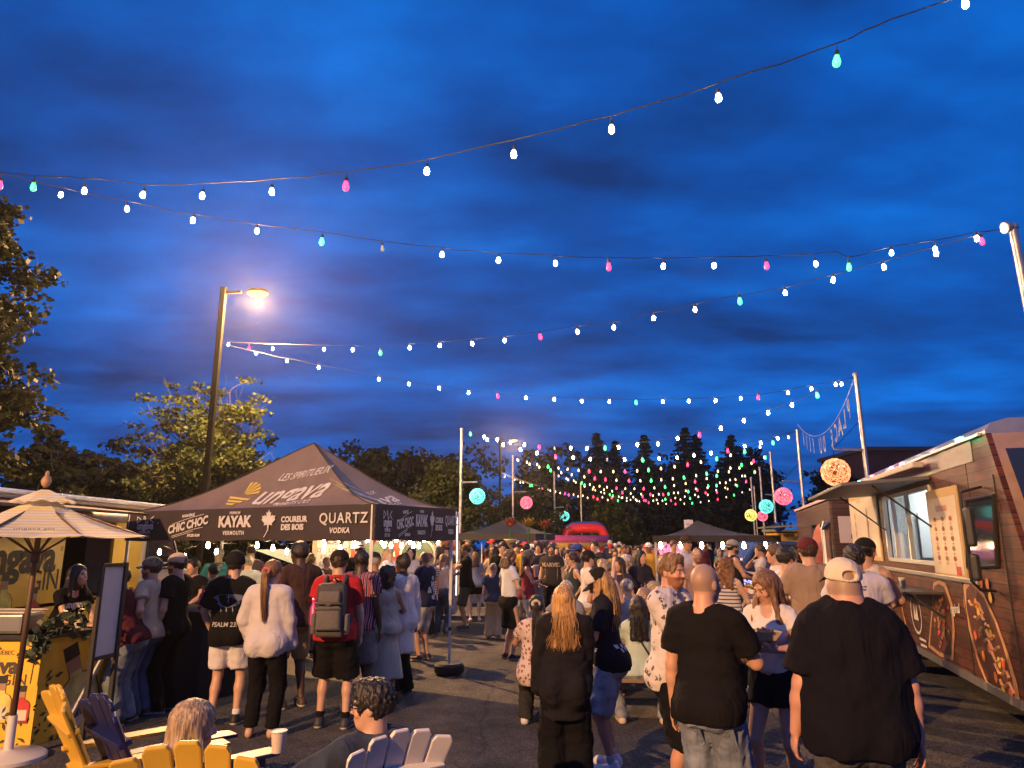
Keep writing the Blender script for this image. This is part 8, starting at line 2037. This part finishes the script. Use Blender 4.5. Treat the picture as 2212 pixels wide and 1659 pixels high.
# ---- far crowd: each its own person
CR = random.Random(21)
cols = [('black', BK), ('white', WH), ('grey', (.25, .25, .26)), ('navy', NV), ('maroon', (.10, .02, .03)), ('olive', (.10, .10, .05)), ('coral', (.55, .16, .11)), ('sky blue', (.2, .32, .5)), ('cream', OW), ('charcoal', (.04, .04, .045)), ('teal', (.03, .14, .15)), ('pink', (.5, .22, .26)), ('beige', BE), ('forest green', (.03, .08, .04)), ('lavender', (.32, .28, .45)), ('mustard', (.4, .24, .04))]
hairs = [('short dark hair', hs_(HB)), ('brown hair', hs_(HBR, vol=.018)), ('long dark hair', hs_(HD, 'long', len=.3)), ('blonde ponytail', hs_(HBL, 'ponytail', len=.25)), ('grey hair', hs_(HG)), ('curly hair', hs_(HD, 'curly', vol=.024)), ('a shaved head', dict(style='stub', col=(.15, .1, .08))), ('long fair hair', hs_((.3, .2, .1), 'long', len=.28)), ('a bob', hs_(HD, 'bob'))]
used = set(); spots = []
for i in range(118):
    for _ in range(60):
        px = CR.uniform(1048, 1660); d = CR.choice([CR.uniform(17, 24), CR.uniform(20, 32), CR.uniform(26, 40)])
        X = at(px, 1175, d).x
        if px < 1120 and d < 20: continue
        if px > 1470 and d < 23: continue
        if all((X - a) ** 2 + ((d - b_) * .8) ** 2 > .40 for a, b_ in spots): break
    spots.append((X, d))
    female = CR.random() < .48
    while True:
        cn, cc_ = CR.choice(cols); hn, hh_ = CR.choice([h_ for h_ in hairs if (h_[0] in ('short dark hair', 'brown hair', 'grey hair', 'a shaved head', 'curly hair')) != female or h_[0] in ('curly hair', 'brown hair')])
        land = 'near metal flowers' if px < 1150 else 'before the inflatable' if px < 1310 else 'left of black tent' if px < 1450 else 'beside right black tent'
        dep = 'far back' if d > 26 else 'crowd front'
        key = (cn, hn, land, dep)
        if key not in used: used.add(key); break
    capd = None
    if not female and CR.random() < .25: ck = CR.choice([('black', BK), ('white', WH), ('red', (.4, .03, .04)), ('blue', (.05, .08, .3))]); capd = dict(col=ck[1])
    Hh = CR.gauss(1.64 if female else 1.76, .06)
    lab = '%s, %s top, %s%s, %s, %s' % ('woman' if female else 'man', cn, hn, ', %s cap' % ck[0] if capd else '', dep, land)
    P(lab, px, d, 1170, CR.choice([0, 20, -30, 60, -80, 90, 150, 180, -150, 200, 165, 175, 190, 120, -100]) + CR.uniform(-20, 20), 'f' if female else 'm', fat=CR.uniform(.95, 1.15), Hfix=Hh,
      arms=(CR.choice(['down', 'fwd', 'phone', 'cross', 'hip', 'pocket']), CR.choice(['down', 'fwd', 'down', 'pocket', 'drink'])), top=tee(cc_, sleeve=CR.choice([.6, .6, .6, 0 if female else .6, 1.9])),
      bottom=CR.choice([tr(CH), jeans(), sh(GR, len=1.0), sh(BE, len=.95), tr(BK)]), hair=hh_, cap=capd, skin=CR.choice([LT, LT, TAN, PALE, MID, DK]), hz=.030 if d < 24 else .038, group='crowd between the tents', head=(CR.uniform(-25, 25), CR.uniform(-10, 5)))
for k, (px, lab) in enumerate(((1338, 'child bouncing on the inflatable, left of two'), (1376, 'child bouncing on the inflatable, right of two'))): pass
for px, lab, c in ((1243, 'child in white standing on the inflatable inside the arch, left one', WH), (1272, 'child in black standing on the inflatable inside the arch, right one', BK)):
    q = at(px, 1171, 40.5); P(lab, px, 40.5, 1165, 160, 'm', Hfix=1.30, kid=True, rootz=q.z - 1.1, top=tee(c), bottom=sh(GR), hair=hs_(HD), hz=.04)

# ====================================================================== things worn, carried, held
def place(I, v): return I['W'](v)
I = I_pack; s_ = I['s']; T_ = I['T']; bpk = thing('backpack', 'grey hiking backpack worn by the man in the red polo', 'backpack', I['W'](T_(0, -.22, 1.2)))
def rbox(c, size, sub=2):
    b = MB(); b.box(c, size); return b
WP = I['W']
def bp_part(nm, c, size, m, bev, parent=None):
    b = MB(); b.box((0, 0, 0), size); M = Matrix.Rotation(I['heading'], 3, 'Z'); b.v = [WP(T_(c[0], c[1], c[2])) + M @ v for v in b.v]; return b.build(nm, m, parent or bpk, bevel=bev, smooth=True, angle=60)
PK, PK2 = mat('pack_grey', (.055, .05, .048), .8, noise=.15, bump=.4, bscale=25), mat('pack_grey_light', (.11, .10, .095), .8, noise=.12, bump=.4, bscale=25)
bp_part('main_compartment', (0, -.235, 1.19), (.30, .17, .50), PK, .07); bp_part('front_pocket', (0, -.335, 1.10), (.25, .08, .24), PK2, .035); bp_part('upper_pocket', (0, -.33, 1.30), (.22, .06, .13), PK2, .028)
bp_part('base_panel', (0, -.25, .955), (.28, .16, .08), PK, .03); bp_part('side_pocket', (.165, -.24, 1.04), (.05, .11, .2), PK2, .02); bp_part('side_pocket', (-.165, -.24, 1.04), (.05, .11, .2), PK2, .02); bp_part('tag', (0, -.376, 1.235), (.045, .008, .025), PRD, .002)
for z in (1.245, 1.00, 1.19): bp_part('strap', (0, -.372, z), (.27, .012, .022), BLK, .004)
for sd in (-1, 1):
    b = MB(); b.tube([WP(T_(sd * .09, -.17, 1.42)), WP(T_(sd * .105, -.08, 1.495)), WP(T_(sd * .11, .04, 1.465)), WP(T_(sd * .13, .15, 1.33)), WP(T_(sd * .17, .10, 1.14)), WP(T_(sd * .17, -.14, 1.04))], .022, 6); b.build('shoulder_strap', PK, bpk, smooth=True)
b = MB(); b.tube([WP(T_(-.04, -.17, 1.45)), WP(T_(0, -.2, 1.49)), WP(T_(.04, -.17, 1.45))], .010, 6); b.build('top_handle', BLK, bpk, smooth=True)
bt = thing('water_bottle', 'pink water bottle in the backpack side pocket', 'bottle', WP(T_(-.19, -.22, 1.0))); c0 = WP(T_(-.185, -.20, 1.02)); MB().lathe([(.034, 0), (.036, .02), (.036, .18), (.022, .2), (.022, .23), (.026, .24)], c0, 14).build('bottle_body', mat('bottle_pink', (.55, .06, .3), .35), bt, smooth=True, angle=50); MB().lathe([(.027, .235), (.027, .26), (.01, .265)], c0, 12).build('lid', mat('bottle_pink', (.55, .06, .3), .35), bt)
# tote bag
I = I_bag; T_ = I['T']; WP = I['W']; c0 = WP(T_(-.30, .02, .80)); tb_ = thing('tote_bag', 'white printed tote bag hanging from the cardigan woman', 'tote bag', c0)
b = MB(); n, m = 10, 8; 
for sgn in (1, -1):
    for j in range(m + 1):
        for i in range(n + 1):
            x = (i / n - .5); z = j / m; bul = .06 * math.cos(x * math.pi) * (math.sin(math.pi * min(1, z * .85 + .12))); b.v.append(c0 + Vector((sgn * .0 + x * .36 * (1 - .12 * z), -sgn * (bul + .012), z * .40 - .20 + .02 * math.sin(x * 9 + z * 4))))
for sgn in range(2):
    o0 = sgn * (n + 1) * (m + 1)
    for j in range(m):
        for i in range(n): q = o0 + j * (n + 1) + i; b.f.append((q, q + 1, q + n + 2, q + n + 1) if not sgn else (q + n + 1, q + n + 2, q + 1, q))
b.build('bag_body', mat('tote_canvas', (.52, .47, .42), .85, noise=.25, nscale=12, bump=.5, bscale=10), tb_, smooth=True)
for y in (-.02, .02): MB().tube([c0 + Vector((-.09, y, .18)), WP(T_(-.19, .0 + y, 1.35)), WP(T_(-.17, -.02 + y, 1.47)), c0 + Vector((.09, y, .18))], .011, 5).build('handle', mat('tote_canvas', (.52, .47, .42), .85), tb_)
# phone bag of the cap girl
I = I_capgirl; T_ = I['T']; WP = I['W']; W0 = I['wrists'][0]; c0 = WP(V3(W0[0] + .06, W0[1] + .06, W0[2] + .06)); pb_ = thing('shoulder_bag', 'small white shoulder bag on a thin strap hanging at the cap girl side', 'bag', c0)
b = MB(); b.box(c0, (.21, .07, .15), Matrix.Rotation(R(-10), 3, 'Z')); b.build('bag_body', mat('bag_white', (.55, .5, .55), .5), pb_, bevel=.02, smooth=True, angle=60)
b = MB(); b.box(c0 + Vector((0, -.04, .035)), (.21, .012, .085), Matrix.Rotation(R(-10), 3, 'Z')); b.build('flap', mat('bag_white', (.55, .5, .55), .5), pb_, bevel=.005)
MB().tube([c0 + Vector((-.09, -.02, .07)), WP(T_(.10, .11, 1.25)), WP(T_(.10, .0, 1.47)), WP(T_(.13, -.10, 1.3)), c0 + Vector((.09, 0, .07))], .006, 5).build('strap', mat('bag_white', (.55, .5, .55), .5), pb_)
# crossbody strap on the mint tee
I = I_mint; bv_ = I['W']; T_ = I['T']; cb_ = thing('crossbody_bag', 'thin black crossbody bag worn over the mint tee', 'bag', bv_(T_(.16, -.08, 1.0)))
me = I['shirt'].data; bvh = BVHTree.FromPolygons([v.co.copy() for v in me.vertices], [tuple(p_.vertices) for p_ in me.polygons]); pts = []
for t in np.linspace(0, 1, 14):
    q = T_(-.10 + .26 * t, 0, 1.45 - .42 * t); h_ = bvh.ray_cast(Vector((q[0], q[1] - 1, q[2])), Vector((0, 1, 0))); y_ = h_[0].y - .008 if h_[0] else q[1] - .1; pts.append(bv_((q[0], y_, q[2])))
MB().tube(pts, .010, 5).build('strap', BLK, cb_); b = MB(); b.box(pts[-1] + Vector((.04, 0, -.06)), (.18, .05, .12)); b.build('bag_body', BLK, cb_, bevel=.02)
# food tray of the eating woman
I = I_eat; W0 = I['W'](I['wrists'][1]); W1 = I['W'](I['wrists'][0]); tq_ = (W0 * .55 + W1 * .45) + Vector((-.09, -.02, .045)); fd = thing('food_tray', 'paper tray of loaded food held by the eating woman', 'food tray', tq_)
b = MB(); b.v = [tq_ + Vector(v) for v in ((-.13, -.08, 0), (.13, -.08, 0), (.13, .08, 0), (-.13, .08, 0), (-.17, -.11, .06), (.17, -.11, .06), (.17, .11, .06), (-.17, .11, .06))]; b.f = [(0, 3, 2, 1), (0, 1, 5, 4), (1, 2, 6, 5), (2, 3, 7, 6), (3, 0, 4, 7)]; b.build('tray', mat('paper_kraft', (.50, .36, .22), .8), fd)
rg = np.random.RandomState(2); b = MB()
for i in range(60): q = tq_ + Vector((rg.uniform(-.13, .13), rg.uniform(-.08, .08), .03 + rg.uniform(0, .04))); s0 = rg.uniform(.008, .016); b.box(q, (s0, s0 * 1.6, s0), Matrix.Rotation(rg.uniform(0, 3), 3, 'Z') @ Matrix.Rotation(rg.uniform(0, 2), 3, 'X'))
o_ = b.build('food', mat('food_mix', (.35, .22, .10), .6, noise=.6, nscale=60), fd); o_['kind'] = 'stuff'
fk = thing('wooden_fork', 'small wooden fork in the eating woman right hand', 'fork', W1); hd0 = W1 + Vector((-.08, -.03, -.02)); MB().bar(hd0, hd0 + Vector((-.05, 0, -.10)), .010, .003).build('handle', WOODL, fk); MB().bar(hd0 + Vector((-.05, 0, -.10)), hd0 + Vector((-.06, 0, -.125)), .018, .003).build('tines', WOODL, fk)
# cup in the seated woman's hand, paper sheet held at the table, crowd cups
q = at(655, 1592, 3.9); 
cup('white paper cup in the hand of the seated woman with streaked hair', at(600, 1625, 3.95), (.55, .48, .42), .10, .04)
pp = thing('paper_plate', 'white paper food plate at the picnic table between the long-haired girls', 'plate', at(1272, 1340, 8.4)); c0 = Vector((at(1272, 1345, 8.5).x, 8.5, .775)); pp.location = c0; ORG[pp.name] = (c0, 0)
MB().lathe([(.02, 0), (.16, .0), (.21, .03), (.205, .034), (.155, .006), (.02, .006)], c0, 20).build('plate_body', mat('plastic_white', (.6, .56, .52), .45), pp, smooth=True)
q = at(1158, 1236, 13.1); cup('tall red and white striped cup held by the grey cap woman', q - Vector((0, 0, .08)), (.50, .30, .26), .2, .05)
q = at(955, 1218, 16.2); cup('pale cup raised by the brown-haired woman beyond the tent leg', q, (.6, .5, .42), .13, .045)
